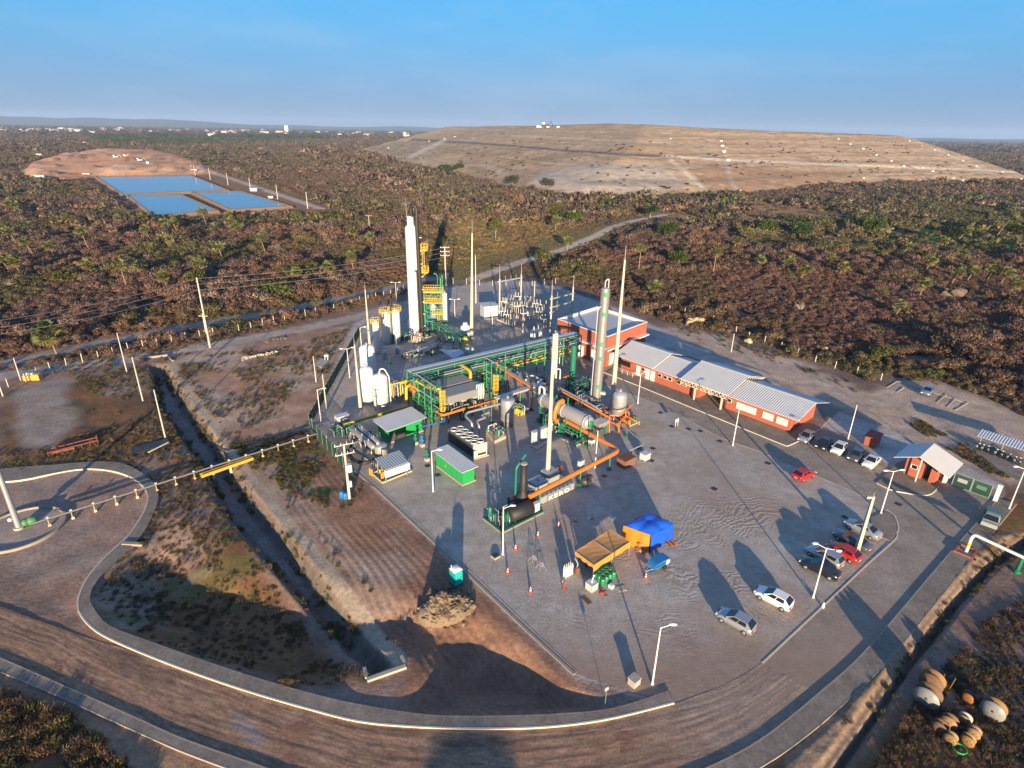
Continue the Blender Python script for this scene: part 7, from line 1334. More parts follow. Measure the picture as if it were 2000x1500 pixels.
# ------------------------------------------------------------------ substation
slab('substation_pad',[(940,622),(1000,600),(1075,612),(1072,642),(1009,643)],.05,pave_mat('substation_gravel',(.24,.22,.2),(.30,.28,.26),1.2).m); kerb('kerb',[G(962,621),G(1009,642)],.35,.35,M_KERB)
def gantry(p1,t1,p2,t2,beams,label):
    a,b=G(*p1),G(*p2); h1=HT(p1,t1); h2=HT(p2,t2); r=T('substation_gantry',label,'gantry',tuple(a))
    for p,h in((a,h1),(b,h2)): mb=MB(); mb.cyl(p,p+Z*h*.72,.26,.2,8); P('column',mb,M_MAST,r); mb=MB(); mb.cyl(p+Z*h*.7,p+Z*h,.09,.03,6); P('lightning_rod',mb,M_MAST,r)
    d=(b-a).normalized()
    for ya,yb in beams:
        z1,z2=HT(p1,(p1[0],ya)),HT(p2,(p2[0],yb)); z=(z1+z2)/2; mb=MB(); mb.bar(a-d*.8+Z*z1,b+d*.8+Z*z2,.34); bm=P('beam',mb,M_MAST,r)
        for t in(.25,.5,.75): mb=MB(); q=a+(b-a)*t+Z*(z1+(z2-z1)*t); mb.cyl(q,q+Z*1.3,.05,n=6); P('insulator',mb,M_GREY,bm)
    return r
gantry((975.5,617),(975.5,516),(1017,592),(1017.5,513),[(549,543)],'taller two-post substation gantry with a single beam'); gantry((1074.5,655),(1075.5,546),(1116.5,617),(1119,537),[(582.5,574),(599,590),(609.5,601)],'substation gantry with three stacked beams by the flat roofed building')
pole((1043,600),(1043,549),'single pale post inside the substation','.30' and .3)
p=G(955,620); r=T('white_kiosk','white square switch kiosk beside the substation','kiosk',tuple(p)); mb=MB(); mb.box(p,3.9,3.9,3.6,.35); P('body',mb,M_WHITE,r); mb=MB(); mb.box(p+Z*3.6,4.4,4.4,.15,.35); P('roof',mb,M_LGREY,r); mb=MB(); f=Vector((math.sin(.35),-math.cos(.35),0)); mb.box(p+f*1.97+Z*.2,1.3,.06,2.3,.35); P('door',mb,M_LGREY,r)
p=G(1046,662); r=T('power_transformer','white finned power transformer with two bushings in the substation','transformer',tuple(p)); mb=MB(); mb.box(p+Z*.3,2.2,1.5,2.0,UA); P('tank',mb,M_WHITE,r)
for k in range(7): mb=MB(); c=p+V*.95+U*(-.9+.3*k); mb.box(c+Z*.5,.1,.5,1.6,UA); P('fin',mb,M_WHITE,r)
for s in(-.7,.7): mb=MB(); c=p+U*s+Z*2.3; mb.lathe(c,[(.26,0),(.26,.5),(.16,.55),(.2,.8),(.1,1.2)],12); P('bushing',mb,M_WHITE,r)
rr_=random.Random(9); k_=0
for px,py in((981,628),(991,634),(1003,640),(982,612),(990,606),(1002,615),(1010,622),(1019,612),(1030,606),(1034,620),(1022,628),(998,602),(1012,600),(1048,612),(1060,617),(1053,626),(1036,634),(1064,640)):
    p=G(px,py); h=rr_.uniform(2.2,3.6); r=T('breaker_post',ORD[k_]+' grey insulator stand from the left rear in the substation' if k_<18 else 'insulator stand in the substation','insulator stand',tuple(p),'insulator stands in the substation'); k_+=1
    mb=MB()
    for s in(-.3,.3): mb.bar(p+Vector((s,0,0)),p+Vector((s,0,h)),.14)
    mb.bar(p+Vector((-1,0,h)),p+Vector((1,0,h)),.2); P('stand',mb,M_MAST,r)
    for s in(-.8,0,.8): mb=MB(); mb.lathe(p+Vector((s,0,h+.1)),[(.1,0),(.19,.2),(.1,.35),(.19,.55),(.1,.75),(.15,.95),(.05,1.2)],8); P('insulator',mb,M_GREY,r)

for k,(q,sx_,sy_,ms,n,hm,l) in enumerate([((772,778),3.4,5.0,[M_GALV,M_LGREY,M_YEL,M_GALV],20,4.2,'tall grey and yellow pipe cluster between the fat white tanks and the rack'),((800,770),2.6,2.6,[M_YEL,M_GALV,M_ORA],14,3.2,'yellow and orange pipe cluster under the left end of the rack'),((846,692),4.5,2.4,[M_GALV,M_DGREEN,M_DARK],18,1.8,'green and grey pump row on the shaded floor behind the rack'),((884,690),3.5,2.2,[M_DARK,M_GALV,M_RUST],14,1.3,'dark pump row left of the lidded pot'),((800,698),4.0,2.2,[M_GALV,M_GREY,M_DARK],16,1.5,'grey pump row on the shaded floor near the fat white tanks'),((1000,716),5.5,1.8,[M_GREEN,M_GALV,M_DGREEN],24,3.0,'green valve row under the middle of the long rack'),((1048,702),5.5,1.8,[M_GREEN,M_GALV,M_DGREEN],24,3.0,'green valve row under the far half of the long rack'),((1092,690),4.5,1.8,[M_DGREEN,M_GALV,M_GREEN],20,3.0,'green valve row under the end of the long rack by the red building'),((1012,808),2.4,3.0,[M_GREEN,M_GALV,M_YEL],14,2.0,'green and yellow valve group right of the upright grey tank'),((1056,752),3.6,2.6,[M_GALV,M_DARK,M_LGREY],18,2.4,'grey pipe group behind the cable bridge'),((1104,792),3.0,3.4,[M_DARK,M_GALV,M_GREEN],20,2.4,'dark pipe group between the big grey vessel and the teal green column'),((1176,812),2.6,2.6,[M_DARK,M_RUST,M_GALV],16,1.8,'dark pump group between the silver column and the domed tank'),((836,770),2.4,5.0,[M_DARK,M_GALV,M_GREEN],20,3.2,'dark pump group inside the left rack arm'),((892,745),6.0,2.4,[M_DARK,M_GREEN,M_GALV],22,3.0,'dark pump row behind the grey air cooler'),((948,745),2.2,4.0,[M_GREEN,M_DARK,M_GALV],18,3.0,'green pump group inside the middle rack arm')]): skid(q,l,60+k,sx_,sy_,ms,n,hm,base=False)
# ------------------------------------------------------------------ cars
def paint(name,c,metal=0.0): return mat(name,c,.28,metal,var=.03,coat=.7)
M_TAIL=mat('tail_lamp_red',(.45,.015,.01),.25,var=.02); M_HEAD=mat('headlamp_glass',(.75,.76,.76),.12,var=.02); M_RIM=mat('wheel_rim',(.45,.46,.47),.35,metal=.6); M_PLATE=mat('number_plate',(.6,.6,.58),.5)
def car_parts(kind):
    # side outline stations: x, roof/deck height, half width at belt, half width at top (local, front = +x)
    if kind=='sedan': L=4.4; hood=[(-2.18,.55),(-2.12,.93),(-1.55,1.0),(-1.35,1.01),(1.0,.96),(1.7,.84),(2.1,.70),(2.2,.5)]; cab=[(-1.55,1.0),(-.75,1.42),(.15,1.46),(1.05,.97)]
    elif kind=='wagon': L=4.4; hood=[(-2.15,.55),(-2.12,.95),(-1.6,1.0),(1.05,.97),(1.7,.85),(2.08,.7),(2.17,.5)]; cab=[(-2.08,.98),(-1.75,1.5),(.1,1.53),(1.1,.98)]
    else: L=4.0; hood=[(-1.95,.55),(-1.93,.93),(-1.5,.98),(.95,.96),(1.5,.85),(1.87,.7),(1.95,.5)]; cab=[(-1.88,.96),(-1.3,1.45),(.05,1.49),(1.0,.97)]
    W=.85
    body=MB(); st=[]
    for x,z in hood:
        e=max(0,abs(x)/(L/2)-.72)/.28; w=W*(1-.16*e*e); zb=.26+.10*e
        st.append([(x,-w*.80,z),(x,-w*.96,z-.05 if z>.6 else z-.02),(x,-w,min(z-.1,.62)),(x,-w*.97,zb),(x,w*.97,zb),(x,w,min(z-.1,.62)),(x,w*.96,z-.05 if z>.6 else z-.02),(x,w*.80,z)])
    vs=[v for s in st for v in s]; n=8; fs=[]
    for i in range(len(st)-1):
        for k in range(n): fs.append((i*n+k,(i+1)*n+k,(i+1)*n+(k+1)%n,i*n+(k+1)%n))
    fs+=[tuple(range(n)),tuple(range((len(st)-1)*n+n-1,(len(st)-1)*n-1,-1))]; body.add(vs,fs,0,True)
    ct=[]
    for i,(x,z) in enumerate(cab): w=W*.93 if i in(0,3) else W*.74; ct+=[(x,-w,z),(x,w,z)]
    body.add(ct,[(0,2,4,6),(7,5,3,1),(2,3,5,4)],0,False)                       # sides and roof
    ws=MB(); ws.add([ct[4],ct[5],ct[7],ct[6]],[(3,2,1,0)]); rw=MB(); rw.add([ct[0],ct[1],ct[3],ct[2]],[(3,2,1,0)])
    def side(s):
        a,b,c,d=[Vector(ct[2*i+(0 if s<0 else 1)]) for i in range(4)]; out=[]; o=Vector((0,s*.012,.0))
        mid=.52; lo=lambda t:a+(d-a)*t; hi=lambda t:b+(c-b)*t
        for t0,t1,u0,u1 in((.20,.53,.06,.53),(.57,.90,.57,.94)):
            p=[lo(t0),lo(t1),hi(u1),hi(u0)]; p=[x+(Vector((x.x,x.y,(a.z+b.z)/2))-x)*.0 for x in p]; p[0]=p[0]+(hi(u0)-p[0])*.12; p[1]=p[1]+(hi(u1)-p[1])*.12; p[2]=p[2]+(lo(t1)-p[2])*.12; p[3]=p[3]+(lo(t0)-p[3])*.12
            m=MB(); m.add([x+o for x in p],[(0,1,2,3)] if s<0 else [(3,2,1,0)]); out.append(m)
        return out
    return L,W,body,ws,rw,side(-1)+side(1),hood,cab
def make_car(kind,m,label):
    L,W,body,ws,rw,sides,hood,cab=car_parts(kind); r=T('parked_car',label,'car',(0,0,0),'cars parked around the plant')
    P('body',body,m,r)
    for mb,nm in((ws,'windscreen'),(rw,'rear_window')):
        c=Vector(); 
        for v in mb.v: c+=Vector(v)/4
        q=MB(); vv=[c+(Vector(v)-c)*.90 for v in mb.v]; nrm=(vv[1]-vv[0]).cross(vv[2]-vv[0]).normalized(); nrm=nrm if nrm.z>0 else -nrm
        q.add([v+nrm*.012 for v in vv],mb.f); q2=MB(); q2.add(mb.v,mb.f); P('pillar_frame',q2,m,r); P(nm,q,M_GLASS,r)
    for q in sides: P('side_window',q,M_GLASS,r)
    for x in(-L*.305,L*.305):
        for s in(-1,1):
            c=Vector((x,s*(W-.10),.31)); mb=MB(); mb.lathe(c-Vector((0,s*.09,0)),[(.2,0),(.31,.02),(.31,.20),(.2,.22)],16,axis=(0,s,0)); w=P('wheel',mb,M_RUBBER,r); mb=MB(); mb.lathe(c+Vector((0,s*.115,0)),[(.2,0),(.17,.03),(.02,.03)],12,axis=(0,s,0)); P('rim',mb,M_RIM,w)
    for s in(-1,1):
        mb=MB(); mb.box((L/2-.12,s*.58,.58),.14,.34,.16); P('headlight',mb,M_HEAD,r); mb=MB(); mb.box((-L/2+.06,s*.62,.66),.12,.26,.2); P('tail_light',mb,M_TAIL,r)
        mb=MB(); mb.sphere((.78,s*(W+.08),.98),.11,8,sq=(.7,1,.7)); P('mirror',mb,m,r)
    mb=MB(); mb.box((-L/2-.01,0,.5),.04,.5,.12); P('number_plate',mb,M_PLATE,r); mb=MB(); mb.box((L/2-.02,0,.42),.06,1.0,.12); P('grille',mb,M_DARK,r); return r
def put_car(o,front,rear):
    a,b=G(*front),G(*rear); c=(a+b)/2; o.location=c+Z*.015; o.rotation_euler=(0,0,math.atan2((a-b).y,(a-b).x))
C_SIL=paint('silver_paint',(.42,.44,.46),.5); C_WHT=paint('white_car_paint',(.80,.80,.78)); C_RED=paint('red_car_paint',(.46,.012,.012)); C_BLK=paint('black_car_paint',(.012,.013,.018)); C_GRY=paint('dark_grey_paint',(.10,.115,.135),.4); C_BLU=paint('pale_blue_paint',(.22,.32,.45),.4)
for kind,m,l,f,rr0 in [('hatch',C_SIL,'silver hatchback in the row nearest the end wall of the red building',(1562,869),(1584,850)),('sedan',C_BLK,'black car in the row between the silver and the white hatchback',(1596,884),(1621,861)),('hatch',C_WHT,'white hatchback in the middle of the row behind the red car',(1626,894),(1648,871)),('hatch',C_GRY,'dull grey car between two white cars in the row',(1659,908),(1681,884)),('sedan',C_WHT,'white sedan at the gatehouse end of the row of parked cars',(1688,920),(1713,896)),
  ('hatch',C_RED,'red hatchback parked alone on the gravel edge',(1586,925),(1551,940)),('sedan',C_SIL,'silver sedan, last of the car park row towards the gatehouse',(1652,1024),(1716,1056)),('sedan',C_GRY,'dark grey sedan between the silver sedan and the red car',(1633,1047),(1693,1079)),('hatch',C_RED,'red car squeezed between the grey sedan and the silver estate',(1617,1069),(1675,1101)),('wagon',C_SIL,'silver estate car between the red car and the black car',(1580,1077),(1638,1109)),('sedan',C_BLK,'black sedan at the near end of the car park row',(1567,1101),(1633,1132)),
  ('hatch',C_WHT,'white hatchback standing alone with a long shadow',(1480,1160),(1540,1191)),('hatch',C_SIL,'silver hatchback nearest the camera on the gravel',(1406,1203),(1467,1237)),('hatch',C_BLU,'pale blue car in the far bay by the brown scrub',(1800,779),(1820,760))]:
    put_car(make_car(kind,m,l),f,rr0)
p=G(1932,1022); r=T('pickup_truck','dull green pickup truck in the shade outside the gate','truck',(0,0,0)); mb=MB(); mb.box((-1.0,0,.5),2.6,1.8,.7); P('bed',mb,mat('truck_dull_green',(.12,.17,.14),.5),r)
mb=MB(); mb.hexa([(.35,-.9,.45),(2.5,-.88,.45),(2.5,.88,.45),(.35,.9,.45)],[(.35,-.9,1.05),(2.45,-.85,.95),(2.45,.85,.95),(.35,.9,1.05)]); mb.hexa([(.4,-.86,1.05),(1.75,-.82,1.0),(1.75,.82,1.0),(.4,.86,1.05)],[(.5,-.7,1.7),(1.25,-.68,1.7),(1.25,.68,1.7),(.5,.7,1.7)]); P('cab',mb,mat('truck_pale_cab',(.30,.36,.34),.4),r)
mb=MB(); mb.add([(1.27,-.66,1.66),(1.74,-.78,1.06),(1.74,.78,1.06),(1.27,.66,1.66)],[(0,1,2,3)]); mb.v=[(x+.015,y,z+.012) for x,y,z in mb.v]; P('windscreen',mb,M_GLASS,r)
for x in(-1.5,1.7):
    for s in(-1,1): mb=MB(); mb.lathe((x,s*.72,.38),[(.25,0),(.38,.03),(.38,.24),(.25,.26)],16,axis=(0,s,0)); w=P('wheel',mb,M_RUBBER,r); mb=MB(); mb.lathe((x,s*.98,.38),[(.22,0),(.02,.02)],12,axis=(0,s,0)); P('rim',mb,M_RIM,w)
put_car(r,(1926,1040),(1942,1000))
# motorcycles under the shelter
mc=T('motorcycle','','motorcycle',(0,0,0),'motorcycles under the shelter')
for x in(-.6,.6): mb=MB(); mb.lathe((x,-.06,.3),[(.2,0),(.3,.02),(.3,.10),(.2,.12)],14,axis=(0,1,0)); P('wheel',mb,M_RUBBER,mc)
mb=MB(); mb.hexa([(-.5,-.13,.4),(.35,-.13,.4),(.35,.13,.4),(-.5,.13,.4)],[(-.7,-.1,.78),(.3,-.12,.85),(.3,.12,.85),(-.7,.1,.78)]); P('body',mb,M_GREY,mc); mb=MB(); mb.tube([(.6,0,.3),(.35,0,.95),(.3,0,1.0)],.04,6); mb.cyl((.3,-.35,1.0),(.3,.35,1.0),.025,n=6); P('fork',mb,M_GALV,mc); mb=MB(); mb.box((-.25,0,.8),.65,.24,.09); P('seat',mb,M_DARK,mc); mb=MB(); mb.sphere((.42,0,.85),.12,8); P('headlight',mb,M_HEAD,mc)
MCX=[(1908,876),(1917,879),(1928,882),(1943,888),(1955,892),(1968,897),(1980,903),(1990,906)]
for k,q in enumerate(MCX):
    l=ORD[k]+' motorcycle from the left under the long shelter'; o=mc if k==0 else dup(mc,G(*q)); o.location=G(*q); o.rotation_euler=(0,0,math.atan2(dn.y,dn.x)+.1*((k*7)%5-2)); o['label']=l
# ------------------------------------------------------------------ work area on the gravel
def cone(px,label,m=None):
    p=G(*px); r=T('traffic_cone',label,'traffic cone',tuple(p),'orange traffic cones on the gravel'); mb=MB(); mb.box(p,.42,.42,.05,.4); P('base',mb,M_CONE,r); mb=MB(); mb.lathe(p+Z*.05,[(.17,0),(.14,.16)],14); mb.lathe(p+Z*.05,[(.115,.31),(.09,.44)],14); mb.lathe(p+Z*.05,[(.06,.6),(.03,.75),(.02,.76)],14); P('cone_body',mb,M_CONE,r); mb=MB(); mb.lathe(p+Z*.05,[(.14,.16),(.115,.31)],14); mb.lathe(p+Z*.05,[(.09,.44),(.06,.6)],14); P('white_band',mb,M_WHITE,r); return r
M_CONE=mat('cone_orange',(.72,.07,.015),.5,var=.05)
for q,l in(((1090.8,1028),'orange cone in the sun right of the boiler skid'),((1050.5,1047),'orange cone just off the corner of the boiler skid'),((1007,1073),'orange cone beside the lamp post'),((991.5,1119),'orange cone below the lamp post by the yard edge'),((1036,1156),'orange cone nearest the camera on the gravel'),((1124,1018),'orange cone inside the big shadow, left of a white rod'),((1156,1013),'orange cone inside the big shadow, beside a white rod')): cone(q,l)
p=G(1151,1012); mb=MB(); mb.cyl(p,p+Z*1.1,.035,n=6); mb.cyl(p,p+Z*.05,.25,n=10); S('white_rod',mb,M_WHITE,'thin white rod standing among cones in the big shadow','rod')
p=G(1200,1016); mb=MB(); mb.box(p,.5,.4,.3,.5); S('white_cooler_box',mb,M_WHITE,'small white box lying in the big shadow near the blue tarpaulin','box')
for k,q in enumerate(((1042,1098),(1057,1112))):
    p=G(*q); mb=MB()
    for s in(-1,1): mb.bar(p+Vector((-.45,s*.0,0))+V*s*.35,p+Z*1.0,.05); mb.bar(p+Vector((.45,0,0))+V*s*.35,p+Vector((.1,0,1.0)),.05)
    mb.bar(p+Vector((-.2,0,.5)),p+Vector((.35,0,.5)),.04); S('trestle',mb,M_GALV,('grey trestle' if k else 'second grey trestle')+(' nearest the lamp shadow, lower of the pair' if k else ' a step behind the lower one'),'trestle','folding trestles on the gravel')
p=G(968,1088); mb=MB(); mb.box(p,.9,.8,.22,UA); r=T('ground_box','dark junction box with a pale rim by the lamp post','junction box',tuple(p)); P('box',mb,M_CONC,r); mb=MB(); mb.box(p+Z*.22,.7,.62,.1,UA); P('lid',mb,M_DARK,r)
p=G(1238,1336); mb=MB(); r=T('concrete_cover','square concrete access cover standing near the nearest lamp post','access cover',tuple(p)); mb.box(p,.9,.8,.75,UA); P('box',mb,M_CONC,r); mb=MB(); mb.box(p+Z*.75,1.0,.9,.1,UA); P('lid',mb,M_CONC,r)
p=G(1182,1388-14); r=T('road_sign_back','small square sign on a thin post at the curved sidewalk','sign',tuple(p)); mb=MB(); mb.cyl(p,p+Z*1.9,.03,n=6); P('post',mb,M_GALV,r); mb=MB(); mb.box(p+Z*1.6,.42,.03,.42,.5); P('plate',mb,M_GREY,r)
# tent
M_TENT=mat('orange_canvas',(.62,.27,.035),.75,var=.14,scale=2); M_TENTT=mat('sagging_canvas_top',(.58,.29,.10),.8,var=.2,scale=1.5)
tl,tb,tr,tf=G(1124,1077,2.1),G(1191.5,1034,2.1),G(1231,1058,2.1),G(1160,1104,2.1); r=T('orange_tent','open orange canvas shelter with a sagging two-bay roof','tent',tuple(G(1175,1110)))
def bay(t0,t1):
    a=tl+(tb-tl)*t0; b=tl+(tb-tl)*t1; c=tf+(tr-tf)*t1; d=tf+(tr-tf)*t0
    rr_=random.Random(int(t0*9)+4)
    def f(u,v):
        p=(a*(1-u)+b*u)*(1-v)+(d*(1-u)+c*u)*v; s=math.sin(math.pi*u)*math.sin(math.pi*v); p=p+Z*(-.10*s**.6+.010*math.sin(v*22+3*math.sin(u*5))*math.sin(math.pi*u)); return p
    return f
for t0,t1 in((0,.5),(.5,1)): mb=MB(); mb.grid(bay(t0,t1),14,18); P('roof',mb,M_TENTT,r)
for a,b in((tf,tr),(tl,tf),(tl,tb),(tb,tr)):
    n=16; hh=.95 if (a,b)==(tf,tr) else .6
    def f(u,v,a=a,b=b,hh=hh): p=a+(b-a)*u; q=1-abs(math.sin(math.pi*u*2))*.10; o=(b-a).normalized().cross(Z)*.06*math.sin(u*19)*v; return p+o-Z*(hh*v*q)+Z*.02
    mb=MB(); mb.grid(f,n,4); P('valance',mb,M_TENT,r)
for t in(0,.5,1):
    for a,b in((tl,tb),(tf,tr)): q=a+(b-a)*t; mb=MB(); mb.cyl((q.x,q.y,0),q,.035,n=6); P('pole',mb,M_GALV,r)
mb=MB()
for t in(0,.5,1): mb.cyl(tl+(tb-tl)*t,tf+(tr-tf)*t,.03,n=6)
P('roof_frame',mb,M_GALV,r)
skid((1150,1092),'dark machinery stored in the shade under the orange shelter',31,4.0,2.4,[M_DARK,M_BROWN,M_DARK],14,1.2,base=False)
# blue tarpaulin over stored goods
M_TARP=mat('blue_tarpaulin',(.012,.10,.56),.38,var=.18,scale=1.5,bump=.5,bscale=3); M_OTARP=mat('orange_tarpaulin',(.70,.20,.01),.55,var=.12,scale=1.5,bump=.4,bscale=3)
zt=3.0; A4=[G(1218,1027,zt-.4),G(1266,1000,zt-.2),G(1316,1023,zt-.5),G(1272,1046,zt-.4)]; ct=sum(A4,Vector())/4; r=T('tarpaulin_stack','bulging stack under a blue tarpaulin with an orange side sheet','tarpaulin stack',(ct.x,ct.y,0))
def ftop(u,v): p=(A4[0]*(1-u)+A4[1]*u)*(1-v)+(A4[3]*(1-u)+A4[2]*u)*v; e=(1-(2*u-1)**4)*(1-(2*v-1)**4); return p+Z*(.62*e-.12*math.exp(-((u-.5)*9)**2)-.14*math.exp(-((v-.5)*8)**2)+.05*math.sin(u*9+v*7))
mb=MB(); mb.grid(ftop,20,20); P('blue_sheet',mb,M_TARP,r)
B4=[Vector((p.x,p.y,0))+(Vector((p.x,p.y,0))-Vector((ct.x,ct.y,0)))*.04 for p in A4]
def wallf(i,j,zb,seed,u0=0,u1=1):
    def f(u,v):
        u=u0+(u1-u0)*u; p=A4[i]+(A4[j]-A4[i])*u; q=B4[i]+(B4[j]-B4[i])*u; e=1-(2*u-1)**4; w=p+(Vector((q.x,q.y,zb))-p)*v; o=(A4[j]-A4[i]).normalized().cross(Z); return w+o*(.12*math.sin(u*14+seed)*v+.25*math.sin(math.pi*v)*e)+Z*.02
    return f
mb=MB(); mb.grid(wallf(3,2,.06,1),16,10); P('blue_flap',mb,M_TARP,r); mb=MB(); mb.grid(wallf(2,1,.05,2),12,8); P('blue_flap',mb,M_TARP,r); mb=MB(); mb.grid(wallf(0,3,.05,3,0,.97),14,10); P('orange_flap',mb,M_OTARP,r); mb=MB(); mb.grid(wallf(0,1,.05,3),12,8); P('orange_flap',mb,M_OTARP,r)
rr_=random.Random(8); M_SACK=mat('brown_sack',(.30,.17,.09),.7,var=.25,scale=4)
for k in range(9):
    p=G(1256+rr_.uniform(-10,22),1074+rr_.uniform(-8,4)); z=.25+.42*(k//3); mb=MB(); mb.sphere((p.x,p.y,z),.55,10,sq=(1.1,.8,.5)); S('brown_sack',mb,M_SACK,'plump brown sack in the pile spilling from under the blue tarpaulin','sack','brown sacks under the tarpaulin')
p=G(1310,1064); mb=MB(); mb.grid(lambda u,v:p+Vector(((u-.5)*1.3,(v-.5)*.9,.15+.25*math.sin(u*7+v*3)**2)),8,6); S('orange_sheet_heap',mb,M_OTARP,'crumpled orange sheet heap at the right foot of the blue tarpaulin','sheet')
# blue compressor trailer
a=G(1306,1098); b=G(1262,1120); d=(a-b).normalized(); n_=Vector((-d.y,d.x,0)); o_=G(1286,1108); r=T('compressor_trailer','blue towable compressor trailer with a rounded end beside the tarpaulin','trailer',tuple(o_)); L_=2.5
M_CBLUE=mat('compressor_blue',(.015,.16,.42),.4,var=.08,streak=.1); Q=lambda x,y,z:o_+d*x+n_*y+Z*z
mb=MB(); pr=[(-1.25,.55),(-1.25,1.15),(-.9,1.3),(.8,1.4),(1.2,1.2),(1.3,.6)]; mb.add([Q(x,-.62,z) for x,z in pr]+[Q(x,.62,z) for x,z in pr],[tuple(range(6)),tuple(range(11,5,-1))]+[(i,6+i,6+(i+1)%6,(i+1)%6) for i in range(6)]); P('body',mb,M_CBLUE,r)
mb=MB(); mb.lathe(Q(.75,-.66,.95),[(.36,0),(.36,.05),(.02,.06)],16,axis=-n_); P('round_panel',mb,M_LGREY,r)
for s in(-1,1): mb=MB(); mb.lathe(Q(.25,s*.62,.32),[(.2,0),(.32,.02),(.32,.2),(.2,.22)],16,axis=n_*s); P('wheel',mb,M_RUBBER,r)
mb=MB(); mb.bar(Q(-1.2,-.3,.5),Q(-2.4,0,.45),.1); mb.bar(Q(-1.2,.3,.5),Q(-2.4,0,.45),.1); mb.cyl(Q(-2.3,0,0),Q(-2.3,0,.6),.04,n=6); P('tow_bar',mb,M_GALV,r); mb=MB(); mb.hexa([Q(-1.9,-.5,.3),Q(-1.25,-.5,.3),Q(-1.25,.5,.3),Q(-1.9,.5,.3)],[Q(-1.9,-.5,.36),Q(-1.25,-.5,.36),Q(-1.25,.5,.36),Q(-1.9,.5,.36)]); P('front_tray',mb,M_CBLUE,r); mb=MB(); mb.bar(Q(-1.1,-.635,.9),Q(1.0,-.635,1.0),.05,.12); P('side_trim',mb,M_DARK,r)
cone((1261,1129),'orange cone standing at the front of the blue compressor trailer')
# drums, IBC, cylinders
M_DRUM=mat('green_drum',(.015,.22,.085),.4,var=.12)
dr=T('green_barrel','','barrel',(0,0,0),'green barrels by the orange shelter'); mb=MB(); mb.lathe((0,0,0),[(.28,0),(.29,.02),(.29,.28),(.305,.30),(.29,.32),(.29,.56),(.305,.58),(.29,.60),(.29,.86),(.27,.88)],16); P('shell',mb,M_DRUM,dr); mb=MB(); mb.lathe((0,0,0),[(.275,.84),(.02,.85)],16); P('lid',mb,mat('barrel_lid',(.10,.16,.12),.5),dr); mb=MB(); mb.cyl((.15,0,.85),(.15,0,.88),.035,n=8); P('bung',mb,M_DARK,dr)
base=G(1165,1133); k=0
for j in range(3):
    for i in range(4):
        p=base+U*(.62*i+.1*(j%2))+V*(-.60*j+.9)*1.0; l='green barrel '+['in the front row','in the middle row','in the back row'][j]+' by the orange shelter, '+ORD[i]+' from the white tank'
        o=dr if k==0 else dup(dr,p); o.location=p; o.rotation_euler=(0,0,k*1.1); o['label']=l; k+=1
p=G(1189,1147); 
for k in range(9): mb=MB(); q=p+U*(.17*(k%3))+V*(.2*(k//3)); mb.lathe(q,[(.07,0),(.075,.3),(.04,.36),(.03,.42)],10); S('white_jar',mb,M_WHITE,'small white jar in the cluster before the green barrels','jar','white jars by the green barrels')
p=G(1155,1152); r=T('caged_tank','white caged plastic tank with a white valve on top beside the green barrels','liquid tank',tuple(p)); mb=MB(); mb.box(p+Z*.14,1.0,.95,.95,UA); P('tank',mb,mat('translucent_white_tank',(.62,.62,.60),.5,var=.05),r); mb=MB(); mb.box(p,1.1,1.05,.12,UA); P('pallet',mb,M_WOOD,r); mb=MB()
for z in(.3,.6,.9,1.1):
    c4=[p+U*x*.52+V*y*.5+Z*z for x,y in((-1,-1),(1,-1),(1,1),(-1,1))]
    for i in range(4): mb.cyl(c4[i],c4[(i+1)%4],.018,n=5)
for i in range(4): c=p+U*((-1,1,1,-1)[i])*.52+V*((-1,-1,1,1)[i])*.5; mb.cyl(c+Z*.1,c+Z*1.12,.018,n=5)
P('cage',mb,M_GALV,r); mb=MB(); mb.tube([p+Z*1.05,p+Z*1.35,p+Vector((.2,.3,1.7))],.08,8,bend=.15); mb.sphere(p+Vector((.2,.3,1.75)),.14,8); P('valve',mb,M_WHITE,r)
for k in range(8): p=G(1105.5,1128)+U*(.32*(k%4))-V*(.34*(k//4)); mb=MB(); mb.lathe(p,[(.115,0),(.12,.02),(.12,1.25),(.09,1.38),(.04,1.42),(.04,1.5),(.06,1.5),(.06,1.6)],12); S('gas_cylinder',mb,mat('gas_cylinder_white',(.66,.66,.58),.4),ORD[k%4]+' pale gas cylinder from the left in the '+('front','back')[k//4]+' row beside the orange shelter','gas cylinder','gas cylinders in a rack')
p=G(1126,1120); r=T('pump_stand','grey and brown pump stand at the left end of the orange shelter','pump',tuple(p)); mb=MB(); mb.box(p,.5,.4,.9,.3); P('case',mb,M_BROWN,r); mb=MB(); mb.tube([p+Z*.9,p+Vector((.1,0,1.4)),p+Vector((-.2,.2,1.9))],.06,6); P('arm',mb,M_GREY,r)
p=G(1102,1152); r=T('extinguisher_cart','red wheeled fire extinguisher left of the white caged tank','fire extinguisher',tuple(p)); mb=MB(); mb.lathe(p+Z*.12,[(.14,0),(.16,.05),(.16,.7),(.08,.85),(.04,.95)],12); P('cylinder',mb,M_RED,r); mb=MB(); mb.tube([p+Vector((-.1,.15,.2)),p+Vector((-.2,.3,1.1))],.025,6); P('handle',mb,M_WHITE,r); mb=MB()
for s in(-1,1): mb.cyl(p+Vector((s*.2,.1,.12)),p+Vector((s*.26,.1,.12)),.12,n=10)
P('wheels',mb,M_RUBBER,r)
p=G(1178,1158); mb=MB(); mb.grid(lambda u,v:p+Vector(((u-.5)*.9,(v-.5)*.9,.05+.18*math.sin(u*5)*math.sin(v*4)**2)),7,7); S('red_cloth',mb,mat('red_cloth',(.50,.09,.05),.9),'red cloth heap on the gravel before the white jars','cloth')
p=G(1214,1150); mb=MB(); mb.box(p,1.0,.8,.06,.3); S('flat_board',mb,M_COPPER,'pale flat board lying on the gravel by the green barrels','board')
